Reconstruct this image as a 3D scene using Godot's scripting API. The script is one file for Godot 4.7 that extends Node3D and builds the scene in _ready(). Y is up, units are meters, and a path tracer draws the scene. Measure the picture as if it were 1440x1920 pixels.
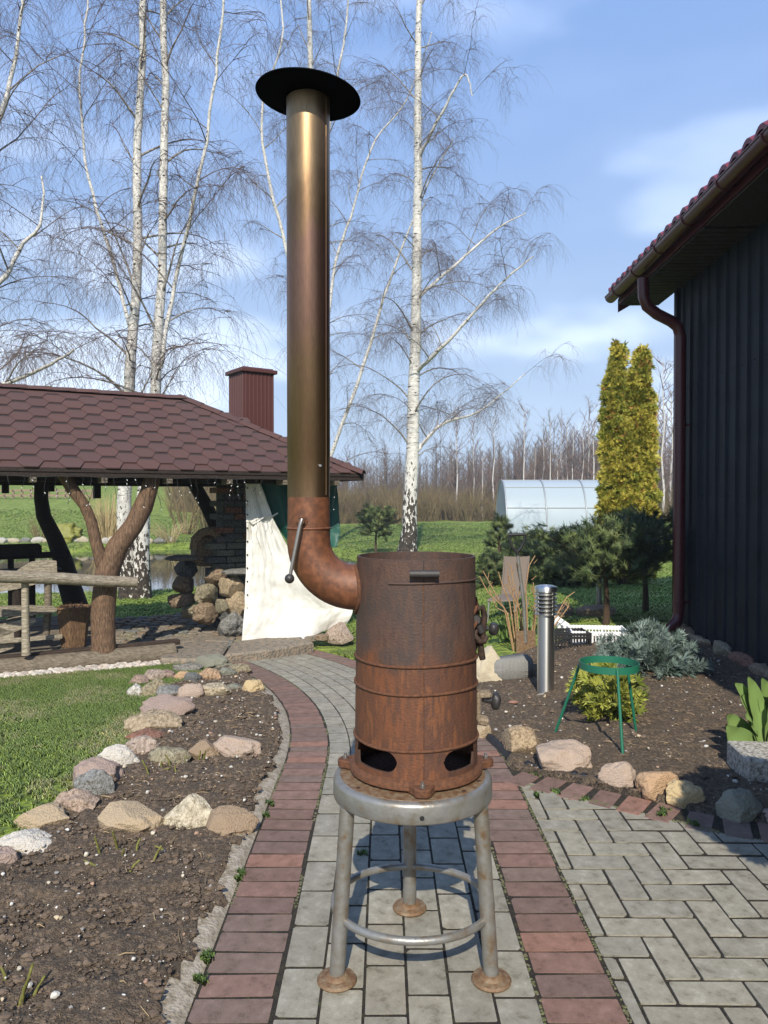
extends Node3D
# ---------------------------------------------------------------- camera geometry
const F := 1420.0
const CAM := Vector3(0, 1.3, 0)
var pitch := atan(25.0 / F)
var rng := RandomNumberGenerator.new()
var used := {}
var M := {}
var ico := {}
var nz := FastNoiseLite.new()

func ray(px: float, py: float) -> Vector3:
	var dx := (px - 720.0) / F
	var dy := -(py - 960.0) / F
	return Vector3(dx, dy * cos(pitch) - sin(pitch), -dy * sin(pitch) - cos(pitch))
func at(px: float, py: float, depth: float) -> Vector3:
	var r := ray(px, py)
	return CAM + r * (depth / -r.z)
func at_h(px: float, py: float, h: float) -> Vector3:
	var r := ray(px, py)
	return CAM + r * ((h - CAM.y) / r.y)
func on(px: float, py: float) -> Vector3:
	var r := ray(px, py)
	var h := 0.0
	var p := CAM
	for i in 40:
		p = CAM + r * ((h - CAM.y) / r.y)
		h = lerpf(h, ground(p.x, -p.z), 0.7)
	return Vector3(p.x, ground(p.x, -p.z), p.z)
func ground(x: float, d: float) -> float:
	var m := 1.0 - smoothstep(0.5, 2.2, x)
	var h := -0.25 * m * clampf((d - 3.5) / 4.5, 0, 1)
	h -= (0.12 + 0.1 * (1.0 - m)) * smoothstep(8, 16, d)
	var e := sqrt(pow((x + 7.0) / 6.5, 2) + pow((d - 21.0) / 7.2, 2))
	h -= 0.55 * (1.0 - smoothstep(0.8, 1.14, e))
	h += 3.4 * smoothstep(29, 75, d) * smoothstep(-3, -22, x)
	h += 0.05 * nz.get_noise_2d(x * 9.0, d * 9.0) * smoothstep(8, 14, d)
	return h

# ---------------------------------------------------------------- mesh builder
class MB:
	var v := PackedVector3Array()
	var n := PackedVector3Array()
	var uv := PackedVector2Array()
	var c := PackedColorArray()
	var idx := PackedInt32Array()
	var col := Color(1, 1, 1)
	func vert(p: Vector3, nn: Vector3, t := Vector2.ZERO) -> int:
		v.append(p); n.append(nn); uv.append(t); c.append(col)
		return v.size() - 1
	func tri(a: int, b: int, d: int) -> void:
		idx.append(a); idx.append(b); idx.append(d)
	func quad(a: int, b: int, d: int, e: int) -> void:
		tri(a, b, d); tri(a, d, e)
	func face(ps: Array, uvs := []) -> void:           # flat polygon, planar, convex, counter-clockwise from outside
		var nn: Vector3 = (ps[1] - ps[0]).cross(ps[2] - ps[0]).normalized()
		var s := v.size()
		for i in ps.size():
			vert(ps[i], nn, uvs[i] if uvs else Vector2(ps[i].x, ps[i].z))
		for i in range(1, ps.size() - 1):
			tri(s, s + i, s + i + 1)
	func facen(ps: Array, nn: Vector3) -> void:
		var s := v.size()
		for p in ps: vert(p, nn, Vector2(p.x, p.z))
		for i in range(1, ps.size() - 1): tri(s, s + i, s + i + 1)
	func tube(pts: Array, rad: Array, sides := 8, cap := true, squash := 1.0) -> void:
		var k := pts.size()
		var ref := Vector3.UP
		var first: Vector3 = (pts[1] - pts[0]).normalized()
		if absf(first.y) > 0.9: ref = Vector3.RIGHT
		var side := first.cross(ref).normalized()
		var s0 := v.size()
		var run := 0.0
		for i in k:
			var t: Vector3 = (pts[mini(i + 1, k - 1)] - pts[maxi(i - 1, 0)]).normalized()
			side = (side - t * side.dot(t)).normalized()
			var up := side.cross(t)
			if i > 0: run += pts[i].distance_to(pts[i - 1])
			for j in sides + 1:
				var a := TAU * j / sides
				var q := side * cos(a) + up * sin(a) * squash
				vert(pts[i] + q * rad[i], q.normalized(), Vector2(float(j) / sides, run))
		for i in k - 1:
			for j in sides:
				var a := s0 + i * (sides + 1) + j
				quad(a, a + 1, a + sides + 2, a + sides + 1)
		if cap:
			for e in [0, k - 1]:
				var t2: Vector3 = (pts[0] - pts[1]).normalized() if e == 0 else (pts[k - 1] - pts[k - 2]).normalized()
				var s := v.size()
				vert(pts[e], t2, Vector2(0.5, 0.5))
				for j in sides + 1:
					var o: Vector3 = v[s0 + e * (sides + 1) + j]
					vert(o, t2, Vector2(0.5 + 0.5 * cos(TAU * j / sides), 0.5 + 0.5 * sin(TAU * j / sides)))
				for j in sides: tri(s, s + 1 + j, s + 2 + j)
	func lathe(prof: Array, seg := 32, o := Vector3.ZERO, b := Basis(), closed := false) -> void:   # prof: Vector2(r, y), outside on the left going up
		var k := prof.size()
		for i in k - 1:
			var d: Vector2 = prof[i + 1] - prof[i]
			if d.length() < 1e-6: continue
			var nn := Vector2(d.y, -d.x).normalized()
			var s := v.size()
			for e in 2:
				var p: Vector2 = prof[i + e]
				var n2 := nn
				# smooth with neighbour when the corner is shallow
				var o2 := i + (1 if e == 1 else -1)
				if o2 >= 0 and o2 < k - 1:
					var d2: Vector2 = prof[o2 + 1] - prof[o2]
					var m2 := Vector2(d2.y, -d2.x).normalized()
					if m2.dot(nn) > 0.7: n2 = (nn + m2).normalized()
				for j in seg + 1:
					var a := TAU * j / seg
					vert(o + b * Vector3(p.x * sin(a), p.y, p.x * cos(a)), b * Vector3(n2.x * sin(a), n2.y, n2.x * cos(a)), Vector2(float(j) / seg, p.y))
			for j in seg: quad(s + j, s + j + 1, s + seg + 2 + j, s + seg + 1 + j)
	func box(o: Vector3, size: Vector3, b := Basis(), bev := 0.0) -> void:
		var h := size * 0.5
		if bev <= 0.0:
			for ax in 3:
				for sg in [-1.0, 1.0]:
					var nn := Vector3.ZERO; nn[ax] = sg
					var e1 := Vector3.ZERO; e1[(ax + 1) % 3] = h[(ax + 1) % 3]
					var e2 := Vector3.ZERO; e2[(ax + 2) % 3] = h[(ax + 2) % 3]
					var ctr := nn * h[ax]
					var s := v.size()
					var q := [ctr - e1 - e2, ctr + e1 - e2, ctr + e1 + e2, ctr - e1 + e2]
					for p in q: vert(o + b * p, b * nn, Vector2(p[(ax + 1) % 3], p[(ax + 2) % 3]))
					quad(s, s + 1, s + 2, s + 3)
			return
		# bevelled: 6 faces inset + 12 edge strips + 8 corners
		var g := h - Vector3.ONE * bev
		for ax in 3:
			for sg in [-1.0, 1.0]:
				var a1 := (ax + 1) % 3
				var a2 := (ax + 2) % 3
				var nn := Vector3.ZERO; nn[ax] = sg
				var q := []
				for w in [[-1, -1], [1, -1], [1, 1], [-1, 1]]:
					var p := Vector3.ZERO
					p[ax] = sg * h[ax]; p[a1] = w[0] * g[a1]; p[a2] = w[1] * g[a2]
					q.append(p)
				var s := v.size()
				for p in q: vert(o + b * p, b * nn, Vector2(p[a1], p[a2]))
				quad(s, s + 1, s + 2, s + 3)
		for ax in 3:
			var a1 := (ax + 1) % 3
			var a2 := (ax + 2) % 3
			for s1 in [-1.0, 1.0]:
				for s2 in [-1.0, 1.0]:
					var nn := Vector3.ZERO; nn[a1] = s1; nn[a2] = s2
					nn = nn.normalized()
					var q := []
					for w in [[-1, 0], [1, 0], [1, 1], [-1, 1]]:
						var p := Vector3.ZERO
						p[ax] = w[0] * g[ax]
						if w[1] == 0:
							p[a1] = s1 * h[a1]; p[a2] = s2 * g[a2]
						else:
							p[a1] = s1 * g[a1]; p[a2] = s2 * h[a2]
						q.append(p)
					var s := v.size()
					for p in q: vert(o + b * p, b * nn, Vector2(p[ax], p[a1]))
					quad(s, s + 1, s + 2, s + 3)
		for s1 in [-1.0, 1.0]:
			for s2 in [-1.0, 1.0]:
				for s3 in [-1.0, 1.0]:
					var nn := Vector3(s1, s2, s3).normalized()
					var s := v.size()
					for p in [Vector3(s1 * h.x, s2 * g.y, s3 * g.z), Vector3(s1 * g.x, s2 * h.y, s3 * g.z), Vector3(s1 * g.x, s2 * g.y, s3 * h.z)]:
						vert(o + b * p, b * nn)
					tri(s, s + 1, s + 2)
	func prism(poly: PackedVector2Array, y0: float, y1: float, bev := 0.0, o := Vector3.ZERO, jit := 0.0) -> void:   # poly in (x, z)
		var k := poly.size()
		var ctr := Vector2.ZERO
		for p in poly: ctr += p / k
		var top := []
		var mid := []
		for i in k:
			var p := poly[i]
			var inw := Vector2.ZERO
			if bev > 0.0:
				var e1 := (poly[i] - poly[(i + k - 1) % k]).normalized()
				var e2 := (poly[(i + 1) % k] - poly[i]).normalized()
				inw = (e2 - e1)
				if inw.length() < 1e-4: inw = (ctr - p)
				inw = inw.normalized() * bev * 1.3
				if inw.dot(ctr - p) < 0: inw = -inw
			top.append(o + Vector3(p.x + inw.x, y1, p.y + inw.y))
			mid.append(o + Vector3(p.x, y1 - bev, p.y))
		var s := v.size()
		for p in top: vert(p, Vector3.UP, Vector2(p.x, p.z))
		var tr := Geometry2D.triangulate_polygon(poly)
		if tr.is_empty():
			for i in range(1, k - 1): tr.append_array([0, i, i + 1])
		for i in range(0, tr.size(), 3): tri(s + tr[i], s + tr[i + 1], s + tr[i + 2])
		for i in k:
			var j := (i + 1) % k
			var e := poly[j] - poly[i]
			var nn := Vector3(e.y, 0, -e.x).normalized()
			if nn.dot(Vector3(poly[i].x - ctr.x, 0, poly[i].y - ctr.y)) < 0: nn = -nn
			if bev > 0.0:
				facen([top[i], top[j], mid[j], mid[i]], (nn + Vector3.UP).normalized())
			facen([mid[i], mid[j], o + Vector3(poly[j].x, y0, poly[j].y), o + Vector3(poly[i].x, y0, poly[i].y)], nn)
	func grid(pts: Array, flip := false, wrap := false) -> void:      # pts: rows of rows of Vector3, smooth
		var R := pts.size()
		var C: int = pts[0].size()
		var s := v.size()
		for i in R:
			for j in C:
				var du: Vector3 = pts[i][mini(j + 1, C - 1)] - pts[i][maxi(j - 1, 0)]
				if wrap and (j == 0 or j == C - 1): du = pts[i][1] - pts[i][C - 2]
				var dv: Vector3 = pts[mini(i + 1, R - 1)][j] - pts[maxi(i - 1, 0)][j]
				var nn := du.cross(dv).normalized()
				vert(pts[i][j], -nn if flip else nn, Vector2(float(j) / (C - 1), float(i) / (R - 1)))
		for i in R - 1:
			for j in C - 1:
				var a := s + i * C + j
				quad(a, a + 1, a + C + 1, a + C)
	func mesh() -> ArrayMesh:
		for i in range(0, idx.size(), 3):
			var a := idx[i]
			var b := idx[i + 1]
			var d := idx[i + 2]
			if (v[b] - v[a]).cross(v[d] - v[a]).dot(n[a] + n[b] + n[d]) > 0.0:
				idx[i + 1] = d; idx[i + 2] = b
		var arr := []
		arr.resize(Mesh.ARRAY_MAX)
		arr[Mesh.ARRAY_VERTEX] = v; arr[Mesh.ARRAY_NORMAL] = n; arr[Mesh.ARRAY_TEX_UV] = uv; arr[Mesh.ARRAY_COLOR] = c; arr[Mesh.ARRAY_INDEX] = idx
		var m := ArrayMesh.new()
		m.add_surface_from_arrays(Mesh.PRIMITIVE_TRIANGLES, arr)
		return m

func icosphere(sub: int) -> Array:
	if ico.has(sub): return ico[sub]
	var t := (1.0 + sqrt(5.0)) / 2.0
	var vs: Array = []
	for p in [[-1, t, 0], [1, t, 0], [-1, -t, 0], [1, -t, 0], [0, -1, t], [0, 1, t], [0, -1, -t], [0, 1, -t], [t, 0, -1], [t, 0, 1], [-t, 0, -1], [-t, 0, 1]]:
		vs.append(Vector3(p[0], p[1], p[2]).normalized())
	var fs := [[0, 11, 5], [0, 5, 1], [0, 1, 7], [0, 7, 10], [0, 10, 11], [1, 5, 9], [5, 11, 4], [11, 10, 2], [10, 7, 6], [7, 1, 8], [3, 9, 4], [3, 4, 2], [3, 2, 6], [3, 6, 8], [3, 8, 9], [4, 9, 5], [2, 4, 11], [6, 2, 10], [8, 6, 7], [9, 8, 1]]
	for k in sub:
		var mid := {}
		var out := []
		for f in fs:
			var m := []
			for e in 3:
				var a: int = f[e]
				var b: int = f[(e + 1) % 3]
				var key := Vector2i(mini(a, b), maxi(a, b))
				if not mid.has(key):
					vs.append(((vs[a] + vs[b]) * 0.5).normalized())
					mid[key] = vs.size() - 1
				m.append(mid[key])
			out.append_array([[f[0], m[0], m[2]], [f[1], m[1], m[0]], [f[2], m[2], m[1]], m])
		fs = out
	ico[sub] = [vs, fs]
	return ico[sub]

# a boulder: noise, a few cut faces, own radii
func blob(mb: MB, o: Vector3, rad: Vector3, b := Basis(), sub := 3, rough := 0.16, cuts := 5, sd := 0, freq := 1.3) -> void:
	var I := icosphere(sub)
	var r := RandomNumberGenerator.new()
	r.seed = sd * 7919 + 11
	var planes := []
	for i in cuts:
		planes.append([Vector3(r.randfn(), r.randfn() * 0.8, r.randfn()).normalized(), r.randf_range(0.62, 0.9)])
	var off := Vector3(r.randf(), r.randf(), r.randf()) * 900.0
	var ps := PackedVector3Array()
	for d: Vector3 in I[0]:
		var k := 1.0 + rough * nz.get_noise_3dv(d * freq * 60.0 + off) * 1.6 + rough * 0.35 * nz.get_noise_3dv(d * freq * 210.0 + off)
		var p := d * k
		for pl in planes:
			var over: float = p.dot(pl[0]) - pl[1]
			if over > 0: p -= pl[0] * over * 0.86
		ps.append(p * rad)
	var ns := PackedVector3Array()
	ns.resize(ps.size())
	for f in I[1]:
		var nn := (ps[f[1]] - ps[f[0]]).cross(ps[f[2]] - ps[f[0]])
		if nn.dot(ps[f[0]]) < 0: nn = -nn
		for e in 3: ns[f[e]] += nn
	var s := mb.v.size()
	for i in ps.size(): mb.vert(o + b * ps[i], (b * ns[i]).normalized(), Vector2(ps[i].x, ps[i].y))
	for f in I[1]: mb.tri(s + f[0], s + f[1], s + f[2])

# ---------------------------------------------------------------- nodes
func numbered(called: String) -> String:
	used[called] = used.get(called, -1) + 1
	return called if used[called] == 0 else "%s_%03d" % [called, used[called]]
func tag(o: Node, label: String, category: String, group := "") -> Node:
	o.set_meta("label", label); o.set_meta("category", category)
	if group: o.set_meta("group", group)
	return o
func thing(called: String, label: String, category: String, where := Vector3.ZERO, group := "") -> Node3D:
	var o := Node3D.new()
	o.name = numbered(called)
	add_child(o)
	o.position = where
	tag(o, label, category, group)
	return o
func put(called: String, mb, m: Material, parent: Node = self, where := Vector3.ZERO) -> MeshInstance3D:
	var o := MeshInstance3D.new()
	o.mesh = mb.mesh() if mb is MB else mb
	o.material_override = m
	o.name = numbered(called) if parent == self else called
	o.position = where
	parent.add_child(o, true)
	return o
func struct(called: String, mb, m: Material) -> MeshInstance3D:
	var o := put(called, mb, m)
	o.set_meta("kind", "structure")
	return o
func copies(called: String, me: Mesh, m: Material, xf: Array, cols: Array, parent: Node = self, stuff := true) -> MultiMeshInstance3D:
	var mm := MultiMesh.new()
	mm.transform_format = MultiMesh.TRANSFORM_3D
	mm.use_colors = cols.size() > 0
	mm.mesh = me
	mm.instance_count = xf.size()
	for i in xf.size():
		mm.set_instance_transform(i, xf[i])
		if cols: mm.set_instance_color(i, cols[i])
	var o := MultiMeshInstance3D.new()
	o.multimesh = mm
	o.material_override = m
	o.name = numbered(called) if parent == self else called
	parent.add_child(o, true)
	if stuff: o.set_meta("kind", "stuff")
	return o
func rnd(a: float, b: float) -> float: return rng.randf_range(a, b)
func face_to(z: Vector3, up := Vector3.UP) -> Basis:      # basis whose y axis is z
	var y := z.normalized()
	var x := y.cross(up if absf(y.dot(up)) < 0.95 else Vector3.RIGHT).normalized()
	return Basis(x, y, x.cross(y))

# ---------------------------------------------------------------- materials
func ramp(cols: Array, offs := []) -> Gradient:
	var g := Gradient.new()
	var o := PackedFloat32Array()
	var c := PackedColorArray()
	for i in cols.size():
		o.append(offs[i] if offs else float(i) / (cols.size() - 1))
		c.append(cols[i])
	g.offsets = o; g.colors = c
	return g
func noise(sd: int, freq: float, oct := 4, type := FastNoiseLite.TYPE_SIMPLEX_SMOOTH) -> FastNoiseLite:
	var n := FastNoiseLite.new()
	n.seed = sd; n.frequency = freq; n.noise_type = type; n.fractal_octaves = oct
	return n
func ntex(sd: int, freq: float, cols: Array, offs := [], size := 512, oct := 5, type := FastNoiseLite.TYPE_SIMPLEX_SMOOTH, gain := 0.5) -> NoiseTexture2D:
	var t := NoiseTexture2D.new()
	t.width = size; t.height = size; t.seamless = true; t.normalize = true
	var nn := noise(sd, freq, oct, type)
	nn.fractal_gain = gain
	t.noise = nn
	t.color_ramp = ramp(cols, offs)
	return t
func nbump(sd: int, freq: float, strength: float, size := 512, oct := 5, type := FastNoiseLite.TYPE_SIMPLEX_SMOOTH) -> NoiseTexture2D:
	var t := NoiseTexture2D.new()
	t.width = size; t.height = size; t.seamless = true
	t.noise = noise(sd, freq, oct, type)
	t.as_normal_map = true; t.bump_strength = strength
	return t
func mat(key: String, alb: Color, rough: float, metal := 0.0, tex: Texture2D = null, bump: Texture2D = null, scl := 1.0, bumps := 1.0, world := true) -> StandardMaterial3D:
	var m := StandardMaterial3D.new()
	m.albedo_color = alb
	m.roughness = rough
	m.metallic = metal
	if tex: m.albedo_texture = tex
	if bump:
		m.normal_enabled = true; m.normal_texture = bump; m.normal_scale = bumps
	if tex or bump:
		m.uv1_triplanar = true
		m.uv1_world_triplanar = world
		m.uv1_scale = Vector3.ONE * scl
	M[key] = m
	return m
func lin(r: float, g: float, b: float) -> Color: return Color(r, g, b).linear_to_srgb()

func make_materials() -> void:
	# paving
	var spk := ntex(3, 0.011, [Color(0.66, 0.64, 0.60), Color(0.83, 0.82, 0.80), Color(0.89, 0.88, 0.865), Color(1, 1, 1)], [0.08, 0.36, 0.64, 0.93], 1024, 8, FastNoiseLite.TYPE_SIMPLEX_SMOOTH, 0.72)
	var spb := nbump(4, 0.25, 3.0, 1024, 3)
	var greys := [[0.375, 0.36, 0.295], [0.345, 0.33, 0.275], [0.40, 0.38, 0.31], [0.365, 0.34, 0.275], [0.335, 0.32, 0.265]]
	for i in greys.size(): mat("paver%d" % i, lin(greys[i][0] * 0.97, greys[i][1] * 0.965, greys[i][2] * 0.96), 0.92, 0, spk, spb, 1.1, 0.5)
	var reds := [[0.285, 0.165, 0.135], [0.24, 0.145, 0.12], [0.35, 0.185, 0.14], [0.225, 0.145, 0.125], [0.29, 0.175, 0.145], [0.24, 0.165, 0.14]]
	for i in reds.size(): mat("brick%d" % i, lin(reds[i][0] * 0.96, reds[i][1] * 0.98, reds[i][2] * 0.96), 0.92, 0, spk, spb, 1.17, 0.5)
	mat("joint", Color(1, 1, 1), 1.0, 0, ntex(9, 0.035, [Color(0.10, 0.085, 0.065), Color(0.15, 0.13, 0.10), Color(0.19, 0.17, 0.11), Color(0.24, 0.25, 0.11)], [0, 0.45, 0.68, 1]), nbump(10, 0.12, 6), 1.6)
	mat("mortar", Color(1, 1, 1), 0.95, 0, ntex(12, 0.02, [Color(0.42, 0.37, 0.30), Color(0.53, 0.49, 0.42), Color(0.60, 0.56, 0.50), Color(0.66, 0.63, 0.57)], [0, 0.35, 0.6, 1]), nbump(13, 0.06, 5), 2.2)
	# soil
	mat("soil", Color(1, 1, 1), 1.0, 0, ntex(15, 0.03, [Color(0.22, 0.18, 0.135), Color(0.33, 0.275, 0.215), Color(0.41, 0.35, 0.28), Color(0.53, 0.46, 0.38)], [0, 0.4, 0.62, 1], 1024, 7), nbump(16, 0.09, 14, 1024, 6), 1.3, 1.3)
	var clod := mat("clod", Color(1, 1, 1), 1.0, 0, null, nbump(17, 0.1, 8, 256), 14)
	clod.vertex_color_use_as_albedo = true
	var peb := mat("pebble", Color(1, 1, 1), 0.8)
	peb.vertex_color_use_as_albedo = true
	# ground and grass
	mat("meadow", Color(1, 1, 1), 1.0, 0, ntex(20, 0.012, [Color(0.33, 0.39, 0.13), Color(0.43, 0.50, 0.17), Color(0.50, 0.56, 0.21), Color(0.60, 0.58, 0.33)], [0, 0.4, 0.7, 1], 1024, 6), nbump(21, 0.1, 8, 512), 0.16)
	var gr := mat("grass", Color(1, 1, 1), 0.75)
	gr.vertex_color_use_as_albedo = true
	gr.backlight_enabled = true; gr.backlight = Color(0.12, 0.16, 0.03)
	var lf := mat("leaf", Color(1, 1, 1), 0.6)
	lf.vertex_color_use_as_albedo = true
	lf.backlight_enabled = true; lf.backlight = Color(0.10, 0.12, 0.02)
	var nd := mat("needle", Color(1, 1, 1), 0.6)
	nd.vertex_color_use_as_albedo = true
	var tw := mat("twig", Color(1, 1, 1), 0.9)
	tw.vertex_color_use_as_albedo = true
	mat("water", lin(0.02, 0.025, 0.02), 0.04, 0.0, null, nbump(25, 0.01, 0.6, 512, 3), 0.35, 0.10)
	# stones
	var st := ntex(30, 0.018, [Color(0.40, 0.36, 0.31), Color(0.70, 0.68, 0.64), Color(0.90, 0.89, 0.87), Color(1, 1, 1)], [0.08, 0.36, 0.58, 0.9], 512, 7, FastNoiseLite.TYPE_SIMPLEX_SMOOTH, 0.65)
	var stc := ntex(31, 0.16, [Color(0.40, 0.37, 0.35), Color(0.80, 0.78, 0.74), Color(0.92, 0.9, 0.87), Color(1, 1, 1)], [0, 0.33, 0.6, 1], 512, 4)
	var stb := nbump(32, 0.045, 14, 512, 7)
	var tones := {"tan": [0.46, 0.37, 0.255], "brown": [0.33, 0.25, 0.175], "cream": [0.60, 0.54, 0.41], "white": [0.62, 0.60, 0.56], "pink": [0.46, 0.37, 0.31], "rose": [0.38, 0.295, 0.262], "grey": [0.27, 0.275, 0.27], "dark": [0.15, 0.16, 0.165], "olive": [0.34, 0.31, 0.22], "red": [0.30, 0.16, 0.12], "orange": [0.50, 0.345, 0.22], "yellow": [0.58, 0.46, 0.27], "green": [0.25, 0.26, 0.215]}
	for k in tones:
		mat("st_" + k, lin(tones[k][0] * 1.12, tones[k][1] * 1.12, tones[k][2] * 1.12), 0.92, 0, st, stb, 4.0, 1.2)
		mat("sc_" + k, lin(tones[k][0] * 1.12, tones[k][1] * 1.12, tones[k][2] * 1.12), 0.92, 0, stc, stb, 4.0, 1.1)
	var sv := ntex(33, 0.02, [Color(0.45, 0.41, 0.36), Color(0.62, 0.58, 0.53), Color(0.93, 0.91, 0.88), Color(0.78, 0.74, 0.68), Color(1, 1, 1)], [0.1, 0.36, 0.5, 0.62, 0.9], 512, 6, FastNoiseLite.TYPE_SIMPLEX_SMOOTH, 0.6)
	for k in tones:
		mat("sv_" + k, lin(tones[k][0] * 1.2, tones[k][1] * 1.2, tones[k][2] * 1.2), 0.92, 0, sv, stb, 4.0, 1.1)
		M["sv_" + k].uv1_scale = Vector3(3.6, 5.2, 3.9)
	mat("flag", Color(1, 1, 1), 0.9, 0, ntex(35, 0.02, [Color(0.36, 0.34, 0.31), Color(0.47, 0.44, 0.39), Color(0.55, 0.50, 0.43), Color(0.60, 0.49, 0.42)], [0, 0.4, 0.65, 1]), stb, 1.5, 0.8)
	mat("block", lin(0.50, 0.485, 0.45), 0.92, 0, st, nbump(36, 0.05, 3), 4.0)
	# wood
	var grain := ntex(40, 0.02, [Color(0.45, 0.42, 0.38), Color(0.68, 0.66, 0.62), Color(0.86, 0.84, 0.80), Color(1, 1, 1)], [0, 0.4, 0.65, 1], 512, 5)
	var gb := nbump(41, 0.03, 6, 512, 5)
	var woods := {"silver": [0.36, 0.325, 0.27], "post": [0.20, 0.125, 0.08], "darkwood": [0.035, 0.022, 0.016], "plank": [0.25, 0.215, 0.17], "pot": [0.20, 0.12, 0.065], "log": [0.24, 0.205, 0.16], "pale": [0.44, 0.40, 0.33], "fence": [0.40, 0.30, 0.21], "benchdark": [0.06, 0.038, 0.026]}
	for k in woods:
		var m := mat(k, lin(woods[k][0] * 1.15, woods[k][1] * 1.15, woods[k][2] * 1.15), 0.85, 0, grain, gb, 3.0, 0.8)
		m.uv1_scale = Vector3(7.0, 1.2, 7.0) if k in ["post", "pot"] else Vector3(1.0, 6.0, 6.0)
	# roof
	var gran := ntex(45, 0.2, [Color(0.62, 0.6, 0.6), Color(0.85, 0.85, 0.85), Color(1, 1, 1)], [], 512, 4)
	var sh := [[0.102, 0.050, 0.041], [0.095, 0.047, 0.040], [0.110, 0.053, 0.043], [0.099, 0.051, 0.044]]
	for i in 4: mat("shingle%d" % i, lin(sh[i][0] * 1.25, sh[i][1] * 1.25, sh[i][2] * 1.25), 0.95, 0, gran, nbump(46, 0.25, 4, 256, 3), 3.0)
	mat("granule_band", lin(0.026, 0.022, 0.022), 0.95)
	mat("brownmetal", lin(0.085, 0.032, 0.026), 0.4, 0.0)
	# stove
	M["pipe"] = pipe_material()
	M["drum"] = drum_material()
	var rustt := ntex(50, 0.022, [Color(0.33, 0.215, 0.145), Color(0.43, 0.275, 0.18), Color(0.50, 0.32, 0.205), Color(0.59, 0.40, 0.265)], [0, 0.4, 0.62, 1], 512, 7)
	mat("elbow", Color(0.92, 0.90, 0.90), 0.56, 0.1, rustt, nbump(51, 0.2, 1.6, 512, 4), 3.2, 0.5)
	mat("rust", lin(0.62, 0.62, 0.62), 0.85, 0.05, rustt, nbump(52, 0.12, 4, 512, 5), 6.0, 0.8)
	mat("castiron", lin(0.055, 0.05, 0.047), 0.55, 0.4, null, nbump(53, 0.1, 4, 256), 12.0, 0.5)
	mat("knob", lin(0.03, 0.027, 0.027), 0.45, 0.0, null, nbump(54, 0.1, 3, 256), 16.0, 0.4)
	mat("paleiron", Color(1, 1, 1), 0.8, 0.1, ntex(55, 0.05, [Color(0.33, 0.2, 0.12), Color(0.5, 0.44, 0.36), Color(0.66, 0.62, 0.54)], [0, 0.45, 1], 256), nbump(56, 0.1, 4, 256), 12.0)
	mat("latchiron", lin(0.55, 0.55, 0.55), 0.7, 0.2, ntex(61, 0.03, [Color(0.20, 0.16, 0.14), Color(0.33, 0.25, 0.20), Color(0.46, 0.30, 0.20)], [0, 0.5, 1], 256), nbump(62, 0.12, 4, 256), 8.0)
	mat("cap_black", lin(0.004, 0.004, 0.004), 1.0)  # one even near-black tone for the rain cap and its straps
	mat("steelrod", lin(0.34, 0.31, 0.28), 0.4, 0.85)
	mat("zinc", Color(1, 1, 1), 0.42, 0.55, ntex(57, 0.008, [Color(0.40, 0.27, 0.16), Color(0.50, 0.42, 0.32), Color(0.53, 0.515, 0.48), Color(0.585, 0.58, 0.56), Color(0.51, 0.51, 0.50)], [0.05, 0.22, 0.36, 0.6, 0.95], 512, 6, FastNoiseLite.TYPE_SIMPLEX_SMOOTH, 0.6), nbump(58, 0.05, 2.0, 512), 2.2, 0.35)
	mat("zincrust", Color(1, 1, 1), 0.7, 0.2, ntex(59, 0.012, [Color(0.36, 0.23, 0.14), Color(0.44, 0.33, 0.23), Color(0.49, 0.41, 0.31), Color(0.55, 0.50, 0.43)], [0.05, 0.4, 0.62, 0.95], 512, 7, FastNoiseLite.TYPE_SIMPLEX_SMOOTH, 0.62), nbump(60, 0.1, 3.0, 512), 6.0, 0.6)
	mat("stainless", lin(0.62, 0.61, 0.58), 0.38, 1.0)
	M["stainless"].anisotropy_enabled = true
	M["stainless"].anisotropy = -0.7
	mat("greenpaint", lin(0.012, 0.13, 0.075), 0.5)
	# house
	mat("wallmetal", lin(0.017, 0.022, 0.030), 0.6, 0, ntex(75, 0.006, [Color(0.74, 0.74, 0.74), Color(0.9, 0.9, 0.89), Color(1, 0.99, 0.97)], [0.1, 0.5, 0.95], 512, 7, FastNoiseLite.TYPE_SIMPLEX_SMOOTH, 0.6), null, 0.7)
	mat("gutter", lin(0.070, 0.010, 0.013), 0.35)
	mat("tilemetal", lin(0.16, 0.022, 0.03), 0.5)
	mat("soffit", lin(0.035, 0.026, 0.018), 0.8, 0, grain, null, 3.0)
	# cloth
	var cl := mat("tarp", lin(0.80, 0.79, 0.74), 0.8, 0, ntex(63, 0.012, [Color(0.84, 0.82, 0.78), Color(0.95, 0.95, 0.94), Color(1, 1, 1)], [0, 0.4, 1]), nbump(64, 0.02, 4), 1.0, 0.4)
	cl.backlight_enabled = true; cl.backlight = Color(0.2, 0.2, 0.17)
	var cg := mat("greentarp", lin(0.006, 0.075, 0.055), 0.55, 0, null, nbump(65, 0.02, 4), 1.0, 0.4)
	cg.backlight_enabled = true; cg.backlight = Color(0.0, 0.08, 0.06)
	mat("mat", lin(0.035, 0.035, 0.036), 0.95, 0, null, nbump(66, 0.3, 8), 2.0)
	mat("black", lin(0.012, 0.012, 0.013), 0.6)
	mat("wire", lin(0.015, 0.018, 0.015), 0.6)
	mat("bulb", lin(0.75, 0.75, 0.72), 0.2)
	mat("whiteplastic", lin(0.74, 0.75, 0.76), 0.5)
	mat("chair", lin(0.17, 0.135, 0.11), 0.85, 0, null, nbump(67, 0.3, 3), 3.0)
	mat("chairframe", lin(0.5, 0.5, 0.5), 0.4, 0.8)
	var po := mat("polycarb", Color(0.66, 0.71, 0.74, 0.82), 0.3)
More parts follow.
